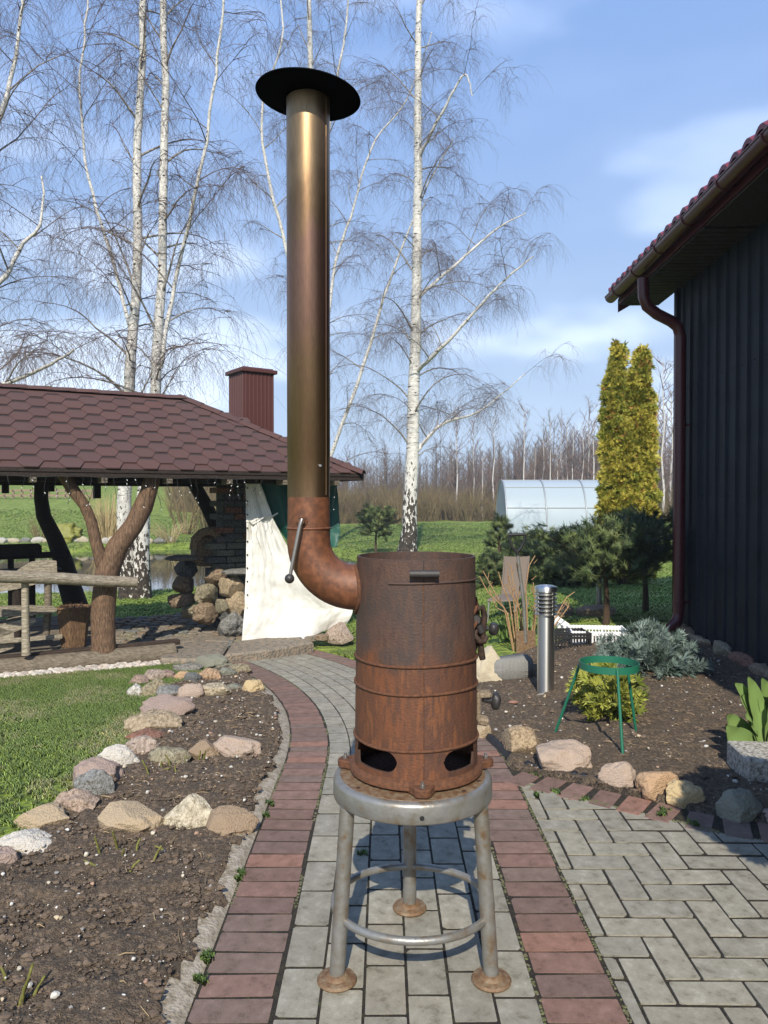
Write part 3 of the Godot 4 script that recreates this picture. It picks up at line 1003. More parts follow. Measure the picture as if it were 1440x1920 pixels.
func make_soil_litter() -> void:
	var mb := MB.new()
	blob(mb, Vector3.ZERO, Vector3.ONE, Basis(), 2, 0.55, 7, 5, 2.2)
	var cl := mb.mesh()
	mb = MB.new()
	blob(mb, Vector3.ZERO, Vector3(1, 0.7, 0.8), Basis(), 2, 0.25, 8, 9)
	var pb := mb.mesh()
	for side in 2:
		var poly := bed_left if side == 0 else bed_right
		var lo := poly[0]
		var hi := poly[0]
		for p in poly: lo = lo.min(p); hi = hi.max(p)
		lo = lo.max(Vector2(-2.6, -8)); hi = hi.min(Vector2(3.0, -1.0))
		var xf := []
		var co := []
		var xp := []
		var cp := []
		while xf.size() < 16000:
			var p := Vector2(rnd(lo.x, hi.x), rnd(lo.y, hi.y))
			if not Geometry2D.is_point_in_polygon(p, poly): continue
			var s := 0.0025 + 0.0095 * pow(rng.randf(), 4.0)
			var k := rnd(0.7, 1.5)
			xf.append(Transform3D(Basis.from_euler(Vector3(rng.randf() * TAU, rng.randf() * TAU, 0)).scaled(Vector3(s * rnd(0.8, 1.6), s * 0.7, s)), Vector3(p.x, ground(p.x, -p.y) + 0.026 + 0.022 * nz.get_noise_2d(p.x * 130.0, p.y * 130.0), p.y)))
			co.append(Color(0.118 * k, 0.086 * k, 0.060 * k))
		while xp.size() < 1700:
			var p := Vector2(rnd(lo.x, hi.x), rnd(lo.y, hi.y))
			if not Geometry2D.is_point_in_polygon(p, poly): continue
			var s := 0.0018 + 0.0095 * pow(rng.randf(), 6.0)
			var k := rnd(0.7, 1.1)
			var cs := [Color(0.50, 0.48, 0.42), Color(0.46, 0.37, 0.25), Color(0.5, 0.45, 0.35), Color(0.36, 0.23, 0.16), Color(0.28, 0.27, 0.26), Color(0.62, 0.60, 0.55)]
			var c: Color = cs[rng.randi() % 6]
			xp.append(Transform3D(Basis(Vector3.UP, rng.randf() * TAU).scaled(Vector3(s * rnd(0.8, 1.5), s, s)), Vector3(p.x, ground(p.x, -p.y) + 0.031 + 0.022 * nz.get_noise_2d(p.x * 130.0, p.y * 130.0) + s * 0.3, p.y)))
			cp.append(c * k)
		var where := "left bed between lawn and path" if side == 0 else "right bed beside the dark wall"
		tag(copies("soil_crumbs", cl, M.clod, xf, co), "loose dark soil crumbs on the %s" % where, "soil")
		tag(copies("small_pebbles", pb, M.pebble, xp, cp), "scattered tiny pale pebbles on the %s" % where, "pebbles")
		# dead stalks and leaf scraps
		var tb := MB.new()
		tb.col = Color(0.34, 0.25, 0.14)
		tb.tube([Vector3(-0.03, 0, 0), Vector3(0, 0.004, 0.003), Vector3(0.03, 0, -0.002)], [0.0016, 0.0018, 0.0012], 4)
		xf = []; co = []
		while xf.size() < 230:
			var p := Vector2(rnd(lo.x, hi.x), rnd(lo.y, hi.y))
			if not Geometry2D.is_point_in_polygon(p, poly): continue
			xf.append(Transform3D(Basis.from_euler(Vector3(0, rng.randf() * TAU, rnd(-0.2, 0.2))).scaled(Vector3(rnd(0.2, 0.9), 1.0, rnd(-1.5, 1.5))), Vector3(p.x, ground(p.x, -p.y) + 0.034 + 0.022 * nz.get_noise_2d(p.x * 130.0, p.y * 130.0), p.y)))
			co.append(Color(1, 1, 1) * rnd(0.4, 1.3))
		tag(copies("dead_stalks", tb.mesh(), M.twig, xf, co), "short dry stalks lying on the %s" % where, "stalks")
	# white gravel strip in front of the deck log
	var xg := []
	var cg := []
	while xg.size() < 900:
		var s := rnd(1.9, 4.6)
		var w := rnd(-0.15, 0.05) - 0.012 * (s - 1.9)
		var p := gz(s, w, 0)
		var k := 0.012 + 0.022 * rng.randf()
		xg.append(Transform3D(Basis.from_euler(Vector3(rnd(-0.4, 0.4), rng.randf() * TAU, 0)).scaled(Vector3(k * 1.3, k, k)), Vector3(p.x, ground(p.x, -p.z) + k * 0.45, p.z)))
		var c := Color(0.62, 0.58, 0.50).lerp(Color(0.60, 0.42, 0.34), rng.randf() * 0.5)
		cg.append(c * rnd(0.5, 1.0))
	tag(copies("white_gravel", pb, M.pebble, xg, cg), "strip of pale rounded gravel along the log edge of the gazebo deck", "gravel")

# ================================================================ stool and stove
func make_stool() -> void:
	var c := Vector3(0.081, 0, -2.136)
	var t := thing("steel_stool", "round galvanised steel stool with three pipe legs carrying the rusty stove", "stool", c)
	var mb := MB.new()
	mb.lathe([Vector2(0, 0.466), Vector2(0.219, 0.466), Vector2(0.2235, 0.468), Vector2(0.2250, 0.472), Vector2(0.2240, 0.511), Vector2(0.2215, 0.518), Vector2(0.215, 0.5218), Vector2(0.205, 0.523), Vector2(0.16, 0.5225), Vector2(0, 0.5225)], 72)
	var seat := put("seat", mb, M.zinc, t)
	mb = MB.new()
	mb.lathe([Vector2(0.205, 0.5224), Vector2(0.204, 0.5242), Vector2(0.0, 0.5244)], 64)
	var top := put("seat_top", mb, M.zincrust, t)
	top.set_meta("label", "rust-stained top face of the stool")
	mb = MB.new()                                                      # black disc painted in for the shaded hole in the rim
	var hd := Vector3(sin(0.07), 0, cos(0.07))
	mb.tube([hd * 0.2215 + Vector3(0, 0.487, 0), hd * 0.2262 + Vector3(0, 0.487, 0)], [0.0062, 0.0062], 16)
	put("painted_rim_hole", mb, M.black, t)
	for a in [-2.3, -0.9, 0.75, 1.2, 2.4]:
		mb = MB.new()
		mb.tube([Vector3(sin(a) * 0.192, 0.5225, cos(a) * 0.192), Vector3(sin(a) * 0.192, 0.5255, cos(a) * 0.192)], [0.006, 0.006], 10)
		put("bolt_head", mb, M.latchiron, t)
	for k in 3:
		var a := PI + TAU * k / 3.0
		var foot := Vector3(sin(a) * 0.24, 0, cos(a) * 0.24)
		var up := Vector3(sin(a) * 0.208, 0.468, cos(a) * 0.208)
		mb = MB.new()
		mb.tube([foot + Vector3(0, 0.012, 0), up], [0.0208, 0.0205], 24)
		var leg := put("leg", mb, M.zinc, t)
		mb = MB.new()
		mb.lathe([Vector2(0, 0.0), Vector2(0.053, 0.0), Vector2(0.054, 0.003), Vector2(0.050, 0.009), Vector2(0.034, 0.012), Vector2(0.030, 0.018), Vector2(0.0225, 0.021), Vector2(0.020, 0.021)], 36, foot + Vector3(0, 0.004, 0))
		put("foot_plate", mb, M.zincrust, leg)
	mb = MB.new()
	var pts := []
	var rr := []
	for i in 65:
		var a := TAU * i / 64.0
		pts.append(Vector3(sin(a) * 0.222, 0.158 + 0.012 * cos(a), cos(a) * 0.222))
		rr.append(0.0108)
	mb.tube(pts, rr, 14, false)
	put("ring_brace", mb, M.zinc, t)

func opening(th: float) -> Vector2:        # lower and upper edge of the draught openings at angle th (0 = front); equal when closed
	for o in [[-1.22, -0.34], [0.40, 1.10], [1.95, 2.75], [-2.75, -1.95]]:
		var m: float = (o[0] + o[1]) / 2
		var h: float = (o[1] - o[0]) / 2
		var x := (th - m) / h
		if absf(x) < 1.0:
			var inner := x if m < 0 else -x
			var x0 := 1.0 - (0.19 if inner > 0 else 0.035) / h
			var k := 1.0
			if absf(x) > x0: k = sqrt(maxf(0.0, 1.0 - pow((absf(x) - x0) / (1.0 - x0), 2.0)))
			k *= 1.0 + 0.04 * nz.get_noise_1d(th * 900.0)
			return Vector2(0.598 - 0.0285 * k, 0.598 + 0.0285 * k)
	return Vector2(0.6, 0.6)

func make_stove() -> void:
	var c := Vector3(0.0915, 0.0, -2.16)
	var t := thing("rusty_stove", "tall rusty cylindrical iron stove with elbow, flue pipe and black cap", "stove", c)
	var H0 := 0.548
	var H1 := 1.135
	var rad := func(h: float) -> float: return lerpf(0.1755, 0.1685, (h - H0) / (H1 - H0))
	# drum wall, with real draught openings low down
	var mb := MB.new()
	var N := 360
	for shell in 2:
		var off := 0.0 if shell == 0 else -0.007
		var hs := [[H0, -1.0], [-1.0, H1]]
		for part in 2:
			var rows := []
			for k in (2 if part == 0 else 14):
				var row := []
				for i in N + 1:
					var th := -PI + TAU * i / N
					var op := opening(th)
					var h := 0.0
					if part == 0: h = lerpf(H0, op.x, k)
					else: h = lerpf(op.y, H1, k / 13.0)
					var r: float = rad.call(h) + off
					row.append(Vector3(sin(th) * r, h, cos(th) * r))
				rows.append(row)
			var s := mb.v.size()
			mb.grid(rows)
			for i in range(s, mb.v.size()):
				var q := mb.v[i]
				var a := atan2(q.x, q.z)
				mb.n[i] = Vector3(q.x, 0.002, q.z).normalized() * (1.0 if shell == 0 else -1.0)
				mb.uv[i] = Vector2(0.5 + a / TAU, 1.0 - (q.y - H0) / (H1 - H0))
			# keep the texture seam at the back
			for i in range(s, mb.v.size()):
				var col := (i - s) % (N + 1)
				mb.uv[i].x = float(col) / N
	# edges of the openings and the top rim
	for i in N:
		var a := -PI + TAU * i / N
		var b := -PI + TAU * (i + 1) / N
		var oa := opening(a)
		var ob := opening(b)
		if oa.y - oa.x < 1e-4 and ob.y - ob.x < 1e-4: continue
		for e in 2:
			var ha := oa.x if e == 0 else oa.y
			var hb := ob.x if e == 0 else ob.y
			var q := []
			for w in [[a, ha, 0.0], [b, hb, 0.0], [b, hb, -0.007], [a, ha, -0.007]]:
				var r: float = rad.call(w[1]) + w[2]
				q.append(Vector3(sin(w[0]) * r, w[1], cos(w[0]) * r))
			mb.facen(q, Vector3(0, 1 if e == 0 else -1, 0))
	mb.lathe([Vector2(0.1685, H1), Vector2(0.1685, H1 + 0.003), Vector2(0.1615, H1 + 0.003), Vector2(0.1615, H1)], N)
	var drum := put("drum", mb, M.drum, t)
	mb = MB.new()
	mb.lathe([Vector2(0.165, 0.70), Vector2(0.0, 0.71)], 48)
	put("grate", mb, M.rust, t)
	mb = MB.new()
	mb.lathe([Vector2(0.168, 0.528), Vector2(0.0, 0.528)], 48)
	put("ash_floor", mb, M.rust, t)
	# rolled hoops
	for h in [1.076, 0.855, 0.781, 0.632]:
		mb = MB.new()
		var r0: float = rad.call(h)
		var pts := []
		var rr := []
		var a0 := -PI
		var a1 := PI
		if h > 1.0:
			a0 = -0.48; a1 = 2.6
		for i in 97:
			var a := lerpf(a0, a1, i / 96.0)
			pts.append(Vector3(sin(a) * (r0 + 0.0012), h + 0.0015 * sin(a * 3.0), cos(a) * (r0 + 0.0012)))
			rr.append(0.0042 if h < 1.0 else 0.003)
		mb.tube(pts, rr, 10, h > 1.0)
		put("hoop", mb, M.drum if h > 1.0 else M.rust, drum)
	# weld seam down the front
	mb = MB.new()
	var sp := []
	var sr := []
	for i in 40:
		var h := lerpf(0.56, 1.07, i / 39.0)
		var r: float = rad.call(h)
		sp.append(Vector3(sin(0.075) * r, h, cos(0.075) * r - 0.0008))
		sr.append(0.0016 + 0.0004 * sin(i * 2.3))
	mb.tube(sp, sr, 6)
	put("weld_seam", mb, M.rust, drum)
	# base flange with lugs
	mb = MB.new()
	mb.lathe([Vector2(0.160, 0.530), Vector2(0.186, 0.530), Vector2(0.190, 0.533), Vector2(0.190, 0.546), Vector2(0.186, 0.551), Vector2(0.176, 0.554), Vector2(0.1745, 0.562)], 72)
	var fl := put("base_flange", mb, M.rust, t)
	for a in [0.045, PI / 2 + 0.1, -PI / 2 - 0.1, PI]:
		mb = MB.new()
		var poly := PackedVector2Array()
		for i in 13:
			var b := -PI / 2 + PI * i / 12.0
			poly.append(Vector2(sin(b) * 0.024, 0.206 + cos(b) * 0.020))
		poly.append(Vector2(0.036, 0.182)); poly.append(Vector2(-0.036, 0.182))
		mb.prism(poly, 0.529, 0.549, 0.003)
		var lug := put("lug", mb, M.rust, fl)
		lug.rotation.y = a
		mb = MB.new()
		mb.tube([Vector3(0, 0.548, 0.204), Vector3(0, 0.556, 0.204)], [0.0085, 0.0085], 6)
		mb.tube([Vector3(0, 0.522, 0.204), Vector3(0, 0.564, 0.204)], [0.0045, 0.0042], 10)
		put("bolt", mb, M.steelrod, lug)
	# carrying handle at the front
	mb = MB.new()
	var hp := []
	var hr := []
	for i in 15:
		var x := lerpf(-0.0385, 0.0385, i / 14.0)
		hp.append(Vector3(0.014 + x, 1.103, 0.1835 - 0.001 * absf(x) / 0.04))
		hr.append(0.0098 + 0.0016 * nz.get_noise_1d(i * 55.0) + (0.002 if i == 7 else 0.0))
	mb.tube(hp, hr, 12)
	mb.box(Vector3(0.014, 1.103, 0.172), Vector3(0.07, 0.012, 0.014))
	put("handle", mb, M.castiron, t)
	# elbow, swept from the drum to the pipe
	var ax := -0.306                                                    # pipe axis, from the drum axis
	mb = MB.new()
	var pts := []
	var rr := []
	pts.append(Vector3(-0.118, 1.042, 0)); rr.append(0.0655)
	pts.append(Vector3(-0.165, 1.046, 0)); rr.append(0.0650)
	for i in 17:
		var a := lerpf(0.10, PI / 2, i / 16.0)
		pts.append(Vector3(-0.172 - sin(a) * 0.134, 1.181 - cos(a) * 0.134, 0)); rr.append(0.0645 - 0.003 * i / 16.0)
	pts.append(Vector3(ax, 1.20, 0)); rr.append(0.0605)
	pts.append(Vector3(ax, 1.318, 0)); rr.append(0.0600)
	mb.tube(pts, rr, 56, false)
	var el := put("elbow", mb, M.elbow, t)
	mb = MB.new()
	var bp := []
	var br := []
	for i in 49:
		var a := TAU * i / 48.0
		bp.append(Vector3(ax + sin(a) * 0.0605, 1.216, cos(a) * 0.0605)); br.append(0.0034)
	mb.tube(bp, br, 8, false)
	put("bead", mb, M.elbow, el)
	mb = MB.new()                                                       # weld collar where the elbow enters the drum
	bp = []; br = []
	for i in 49:
		var a := TAU * i / 48.0
		var y := 1.042 + sin(a) * 0.0665
		var z := cos(a) * 0.0665
		var r := 0.1705
		bp.append(Vector3(-sqrt(r * r - z * z) - 0.002, y, z)); br.append(0.0055 + 0.0016 * nz.get_noise_1d(i * 70.0))
	mb.tube(bp, br, 8, false)
	put("weld_collar", mb, M.rust, el)
	# damper lever
	var hub := Vector3(ax - 0.012, 1.238, 0.061)
	mb = MB.new()
	bp = []; br = []
	for i in 25:
		var a := TAU * i / 24.0
		bp.append(hub + Vector3(sin(a) * 0.012, cos(a) * 0.011, -0.002)); br.append(0.005 + 0.0015 * nz.get_noise_1d(i * 90.0))
	mb.tube(bp, br, 8, false)
	mb.tube([hub - Vector3(0, 0, 0.01), hub + Vector3(0, 0, 0.016)], [0.009, 0.008], 14)
	var lv := put("damper_lever", mb, M.rust, t)
	mb = MB.new()
	var rod := [hub + Vector3(0.001, 0.006, 0.013), hub + Vector3(-0.004, -0.012, 0.018), hub + Vector3(-0.0315, -0.148, 0.018)]
	mb.tube(rod, [0.0056, 0.0058, 0.0050], 14)
	put("rod", mb, M.steelrod, lv)
	mb = MB.new()
	blob(mb, hub + Vector3(-0.0335, -0.158, 0.018), Vector3.ONE * 0.0135, Basis(), 3, 0.0, 0, 1)
	put("ball_knob", mb, M.knob, lv)
	# flue pipe: slightly tapered sleeves
	mb = MB.new()
	var s := mb.v.size()
	mb.lathe([Vector2(0.0555, 1.304), Vector2(0.0602, 1.304), Vector2(0.0603, 1.418), Vector2(0.0610, 1.420), Vector2(0.0612, 2.425), Vector2(0.0590, 2.425), Vector2(0.0585, 1.31)], 72, Vector3(ax, 0, 0))
	for i in mb.uv.size():
		mb.uv[i].y = (2.425 - mb.v[i].y) / 1.121
	put("flue_pipe", mb, M.pipe, t)
	mb = MB.new()
	mb.tube([Vector3(ax + 0.0355, 1.392, 0.0475), Vector3(ax + 0.0375, 1.392, 0.0515)], [0.0042, 0.0038], 12)
	put("rivet", mb, M.chairframe, t)
	# seam of the pipe
	mb = MB.new()
	mb.tube([Vector3(ax + 0.052, 1.31, 0.0313), Vector3(ax + 0.0533, 2.42, 0.0313)], [0.0012, 0.0012], 6)
	put("pipe_seam", mb, M.pipe, t)
	# rain cap
	mb = MB.new()
	var tilt := Basis.from_euler(Vector3(0.03, 0, -0.085))
	mb.lathe([Vector2(0.0, 0.0), Vector2(0.146, -0.012), Vector2(0.1485, -0.010), Vector2(0.146, -0.006), Vector2(0.0, 0.045)], 72, Vector3(ax + 0.0015, 2.446, 0), tilt)
	var cap := put("rain_cap", mb, M.cap_black, t)
	for a in [0.5, 2.6, 4.7]:
		mb = MB.new()
		mb.box(Vector3(ax + sin(a) * 0.0575, 2.42, cos(a) * 0.0575), Vector3(0.014, 0.05, 0.004), Basis(Vector3.UP, a))
		put("strap", mb, M.cap_black, cap)
	# doors and latches on the right flank
	var fl_at := func(a: float, h: float, out: float) -> Vector3: return Vector3(sin(a) * (0.171 + out), h, cos(a) * (0.171 + out))
	for dd in [[0.87, 1.02, "fire_door"], [0.655, 0.755, "ash_door"]]:
		mb = MB.new()
		var rows := []
		for k in 6:
			var row := []
			for i in 13:
				row.append(fl_at.call(lerpf(1.38, 2.25, i / 12.0), lerpf(dd[0], dd[1], k / 5.0), 0.010 if (k > 0 and k < 5 and i > 0 and i < 12) else 0.002))
			rows.append(row)
		mb.grid(rows)
		for i in mb.n.size():
			if mb.n[i].dot(Vector3(mb.v[i].x, 0, mb.v[i].z)) < 0: mb.n[i] = -mb.n[i]
		put(dd[2], mb, M.rust, t)
	# upper latch
	var u := MB.new()
	var B: Vector3 = fl_at.call(1.42, 0.925, 0.0)
	u.tube([B + Vector3(-0.004, 0.066, 0.02), B + Vector3(0.016, 0.070, 0.014), B + Vector3(0.022, 0.045, 0.010), B + Vector3(0.016, 0.0, 0.008), B + Vector3(0.02, -0.02, 0.006)], [0.006, 0.009, 0.0095, 0.010, 0.009], 10)
	u.tube([B + Vector3(0.0, 0.012, 0.012), B + Vector3(-0.006, -0.006, 0.022), B + Vector3(0.004, -0.022, 0.026), B + Vector3(0.02, -0.026, 0.018), B + Vector3(0.03, -0.012, 0.01)], [0.005, 0.007, 0.0085, 0.008, 0.006], 10)
	u.tube([B + Vector3(0.012, -0.03, 0.008), B + Vector3(0.014, -0.062, 0.006), B + Vector3(0.018, -0.078, 0.004)], [0.007, 0.0105, 0.009], 10)
	var lat := put("latch", u, M.latchiron, t)
	mb = MB.new()
	mb.tube([B + Vector3(-0.002, 0.036, 0.006), B + Vector3(-0.004, 0.037, 0.03), B + Vector3(-0.004, 0.037, 0.034)], [0.013, 0.0155, 0.012], 18)
	mb.tube([B + Vector3(0.0, 0.03, 0.018), B + Vector3(0.014, 0.0, 0.014)], [0.011, 0.010], 12)
	put("lever_end", mb, M.castiron, lat)
	mb = MB.new()
	mb.tube([B + Vector3(0.016, 0.006, -0.01), B + Vector3(0.034, 0.006, -0.014)], [0.007, 0.007], 10)
	blob(mb, B + Vector3(0.0505, 0.006, -0.016), Vector3(0.017, 0.0205, 0.0205), Basis(), 3, 0.05, 4, 21)
	put("knob", mb, M.knob, lat)
	# lower latch
	u = MB.new()
	var D: Vector3 = fl_at.call(1.47, 0.745, 0.0)
	u.box(D + Vector3(0.006, -0.035, 0.008), Vector3(0.011, 0.085, 0.02), Basis(), 0.004)
	u.box(D + Vector3(0.024, -0.0, 0.0), Vector3(0.036, 0.016, 0.034), Basis.from_euler(Vector3(0.1, 0, 0.05)), 0.004)
	u.box(D + Vector3(0.02, -0.075, 0.002), Vector3(0.032, 0.022, 0.03), Basis.from_euler(Vector3(0.2, 0, -0.2)), 0.005)
	u.tube([D + Vector3(0.004, -0.07, 0.012), D + Vector3(-0.01, -0.058, 0.024), D + Vector3(-0.022, -0.052, 0.03)], [0.006, 0.0055, 0.006], 8)
	var lo := put("latch", u, M.paleiron, t)
	lo.set_meta("label", "pale rust-flaked lower latch")
	mb = MB.new()
	mb.tube([D + Vector3(0.02, -0.014, -0.004), D + Vector3(0.045, -0.02, -0.006)], [0.010, 0.010], 10)
	blob(mb, D + Vector3(0.0575, -0.022, -0.008), Vector3(0.0165, 0.0265, 0.022), Basis(), 3, 0.06, 6, 33)
	put("knob", mb, M.knob, lo)
	for h in [1.0, 0.96]:
		mb = MB.new()
		mb.tube([fl_at.call(1.22, h - 0.02, -0.002), fl_at.call(1.20, h - 0.008, 0.004), fl_at.call(1.25, h, 0.004)], [0.004, 0.005, 0.004], 8)
		put("weld_lug", mb, M.rust, t)

# ================================================================ gazebo: s runs left along the eave from its right corner, w runs back from the eave
const GR := Vector3(-0.205, 0, -7.8)
const GU := Vector3(0.8660254, 0, -0.5)
const GB := Vector3(-0.5, 0, -0.8660254)
const EAVE := 1.56
const RIDGE := 2.40
const HALF := 1.45
const GL := 6.2
const DECK := -0.115
func gz(s: float, w: float, h: float) -> Vector3: return GR - GU * s + GB * w + Vector3(0, h, 0)
func gz_local(x: float, z: float) -> Vector2:
	var p := Vector3(x, 0, z) - GR
	return Vector2(-p.dot(GU), p.dot(GB))
func gz_ray(px: float, py: float, w: float) -> Vector3:      # where a pixel's ray meets the upright plane w behind the eave
	var r := ray(px, py)
	var k := (w - (CAM - GR).dot(GB)) / r.dot(GB)
	return CAM + r * k
var gbasis := Basis(-GU, Vector3.UP, GB)     # x = s, y = up, z = w

func make_gazebo() -> void:
	var g := thing("garden_gazebo", "open timber gazebo with brown hexagon-shingled hip roof and forked trunk posts", "gazebo", gz(2.0, 1.4, DECK))
	var off := -g.position
	var add := func(called: String, mb: MB, m: Material, parent: Node = g) -> MeshInstance3D:
		for i in mb.v.size(): mb.v[i] += off
		return put(called, mb, m, parent)
	# roof deck
	var mb := MB.new()
	var A := gz(0, 0, EAVE)
	var B := gz(GL, 0, EAVE)
	var C := gz(GL, 2 * HALF, EAVE)
	var D := gz(0, 2 * HALF, EAVE)
	var R0 := gz(HALF, HALF, RIDGE)
	var R1 := gz(GL - HALF, HALF, RIDGE)
	var dn := Vector3(0, -0.035, 0)
	mb.facen([A, B, R1, R0], (R0 - A).cross(B - A).normalized() * -1.0)
	mb.facen([C, D, R0, R1], (R0 - D).cross(C - D).normalized())
	mb.facen([A, R0, D], Vector3(GU.x, 1, GU.z).normalized())
	mb.facen([B, R1, C], Vector3(-GU.x, 1, -GU.z).normalized())
	for i in mb.n.size():
		if mb.n[i].y < 0: mb.n[i] = -mb.n[i]
	var roof: MeshInstance3D = add.call("roof", mb, M.shingle1)
	mb = MB.new()
	for q in [[A, B], [B, C], [C, D], [D, A]]:
		var nn: Vector3 = (q[1] - q[0]).cross(Vector3.UP).normalized()
		mb.facen([q[0], q[1], q[1] + dn, q[0] + dn], nn)
	mb.facen([A + dn, B + dn, R1 + dn, R0 + dn], Vector3.DOWN)
	mb.facen([C + dn, D + dn, R0 + dn, R1 + dn], Vector3.DOWN)
	mb.facen([A + dn, R0 + dn, D + dn], Vector3.DOWN)
	mb.facen([B + dn, R1 + dn, C + dn], Vector3.DOWN)
	add.call("roof_boarding", mb, M.darkwood)
	# shingles on the front slope
	var slope := Vector2(HALF, RIDGE - EAVE)
	var L := slope.length()
	var up := (GB * slope.x + Vector3(0, slope.y, 0)) / L
	var nrm := up.cross(-GU).normalized()
	if nrm.y < 0: nrm = -nrm
	var cw := 0.322
	var rh := 0.112
	var sm := MB.new()
	var hexp := PackedVector2Array([Vector2(-0.056, 0.0), Vector2(0.056, 0.0), Vector2(0.105, rh), Vector2(0.1605, rh), Vector2(0.1605, 0.25), Vector2(-0.1605, 0.25), Vector2(-0.1605, rh), Vector2(-0.105, rh)])
	sm.prism(hexp, -0.006, 0.004, 0.0)
	var base_mesh := sm.mesh()
	var bm := MB.new()                                                    # the dark granule band printed on every tab
	bm.facen([Vector3(-0.060, 0.0056, 0.196), Vector3(0.060, 0.0056, 0.196), Vector3(0.056, 0.0056, 0.245), Vector3(-0.056, 0.0056, 0.245)], Vector3.UP)
	var kinds := []
	for i in 4:
		var am: ArrayMesh = base_mesh.duplicate()
		am.add_surface_from_arrays(Mesh.PRIMITIVE_TRIANGLES, bm.mesh().surface_get_arrays(0))
		am.surface_set_material(0, M["shingle%d" % i])
		am.surface_set_material(1, M.granule_band)
		kinds.append(am)
	var tiltb := Basis(-GU, nrm, up)                                        # x along eave, y = normal, z up the slope
	var rows := int(L / rh) + 1
	for r in rows:
		var vv := r * rh - 0.012
		var k := 0
		var s0 := -0.1 + (cw / 2 if r % 2 else 0.0)
		while s0 + k * cw < 4.35:
			var s := s0 + k * cw
			k += 1
			var lim := (vv + 0.06) / L * HALF
			if s < lim + 0.085 or vv + 0.16 > L + 0.02: continue
			var o := MeshInstance3D.new()
			o.mesh = kinds[rng.randi() % 4]
			o.name = "shingle"
			var p := gz(s, 0, EAVE) + up * vv + nrm * 0.012
			o.transform = Transform3D(Basis(tiltb.x, (tiltb.y + up * 0.06).normalized(), (tiltb.z - nrm * 0.06).normalized()), p - g.position - roof.position)
			roof.add_child(o, true)
	# ridge and hip caps
	var capline := func(a: Vector3, b: Vector3, n: int) -> void:
		for i in n:
			var q := MB.new()
			var c0 := a.lerp(b, (i + 0.0) / n)
			var c1 := a.lerp(b, (i + 1.25) / n)
			var dir := (c1 - c0).normalized()
			var sd := dir.cross(Vector3.UP).normalized()
			var l0 := 0.020 if true else 0.0
			var pr := []
			for e in [[c0, l0 + 0.010], [c1, l0]]:
				pr.append([e[0] + sd * 0.085 + Vector3(0, e[1] - 0.038, 0), e[0] + sd * 0.04 + Vector3(0, e[1] - 0.004, 0), e[0] + Vector3(0, e[1] + 0.006, 0), e[0] - sd * 0.04 + Vector3(0, e[1] - 0.004, 0), e[0] - sd * 0.085 + Vector3(0, e[1] - 0.038, 0)])
			q.grid(pr)
			for w in q.n.size():
				if q.n[w].y < 0: q.n[w] = -q.n[w]
				q.v[w] += off
			put("hip_cap", q, M["shingle%d" % (rng.randi() % 4)], roof)
	capline.call(A, R0, 9)
	capline.call(R0, R0.lerp(R1, 0.75), 11)
	# fascia, beams, rafter tails
	mb = MB.new()
	mb.box(gz(GL / 2, 0.02, EAVE - 0.055), Vector3(GL, 0.04, 0.022), gbasis)
	mb.box(gz(0.02, HALF, EAVE - 0.055), Vector3(0.022, 0.04, 2 * HALF - 0.05), gbasis)
	add.call("fascia", mb, M.darkwood)
	for w in [0.34, 2.5]:
		mb = MB.new()
		mb.box(gz(GL / 2, w, EAVE - 0.045 + 0.0), Vector3(GL - 0.5, 0.13, 0.12), gbasis)
		add.call("beam", mb, M.darkwood)
	for s in [0.35, 5.85]:
		mb = MB.new()
		mb.box(gz(s, HALF, EAVE - 0.06), Vector3(0.11, 0.12, 2.0), gbasis)
		add.call("beam", mb, M.darkwood)
	var s := 0.3
	while s < 4.6:
		mb = MB.new()
		mb.box(gz(s, 0.11, EAVE - 0.075), Vector3(0.05, 0.10, 0.20), gbasis * Basis.from_euler(Vector3(0.0, 0, 0)), 0.004)
		add.call("rafter_tail", mb, M.plank)
		s += 0.56
	# hanging back rafters seen against the meadow
	for q in [[10, 915], [95, 912], [182, 925]]:
		mb = MB.new()
		var p := gz_ray(q[0], q[1], 2.62)
		mb.box(p + Vector3(0, 0.02, 0), Vector3(0.07, 0.16, 0.12), gbasis)
		add.call("rafter_tail", mb, M.darkwood)
	# forked front post
	mb = MB.new()
	var W := 0.17
	var P := func(px: float, py: float, w: float) -> Vector3: return gz_ray(px, py, w)
	mb.tube([P.call(196, 1226, W), P.call(195, 1200, W), P.call(194, 1150, W), P.call(196, 1100, W), P.call(203, 1062, W), P.call(222, 1022, W), P.call(250, 985, W), P.call(268, 950, W), P.call(279, 920, W), P.call(288, 890, W)], [0.118, 0.108, 0.104, 0.103, 0.108, 0.098, 0.087, 0.083, 0.078, 0.074], 20)
	mb.tube([P.call(202, 1085, W), P.call(190, 1052, W), P.call(180, 1018, W), P.call(171, 978, W), P.call(158, 948, W), P.call(138, 920, W), P.call(122, 895, W), P.call(112, 880, W)], [0.075, 0.065, 0.056, 0.053, 0.053, 0.055, 0.056, 0.055], 16)
	for i in mb.v.size():                                                 # grooves, knots
		var q := mb.v[i]
		mb.v[i] += mb.n[i] * (0.012 * nz.get_noise_3d(q.x * 900.0, q.y * 120.0, q.z * 900.0) + 0.016 * nz.get_noise_3d(q.x * 260.0, q.y * 200.0, q.z * 260.0))
	add.call("post", mb, M.post)
	# crooked back post, brace and corner posts
	W = 2.5
	mb = MB.new()
	mb.tube([P.call(150, 1160, W), P.call(128, 1090, W), P.call(118, 1050, W), P.call(103, 1010, W), P.call(82, 968, W), P.call(77, 935, W), P.call(78, 890, W)], [0.14, 0.12, 0.105, 0.09, 0.08, 0.075, 0.075], 16)
	add.call("post", mb, M.darkwood)
	mb = MB.new()
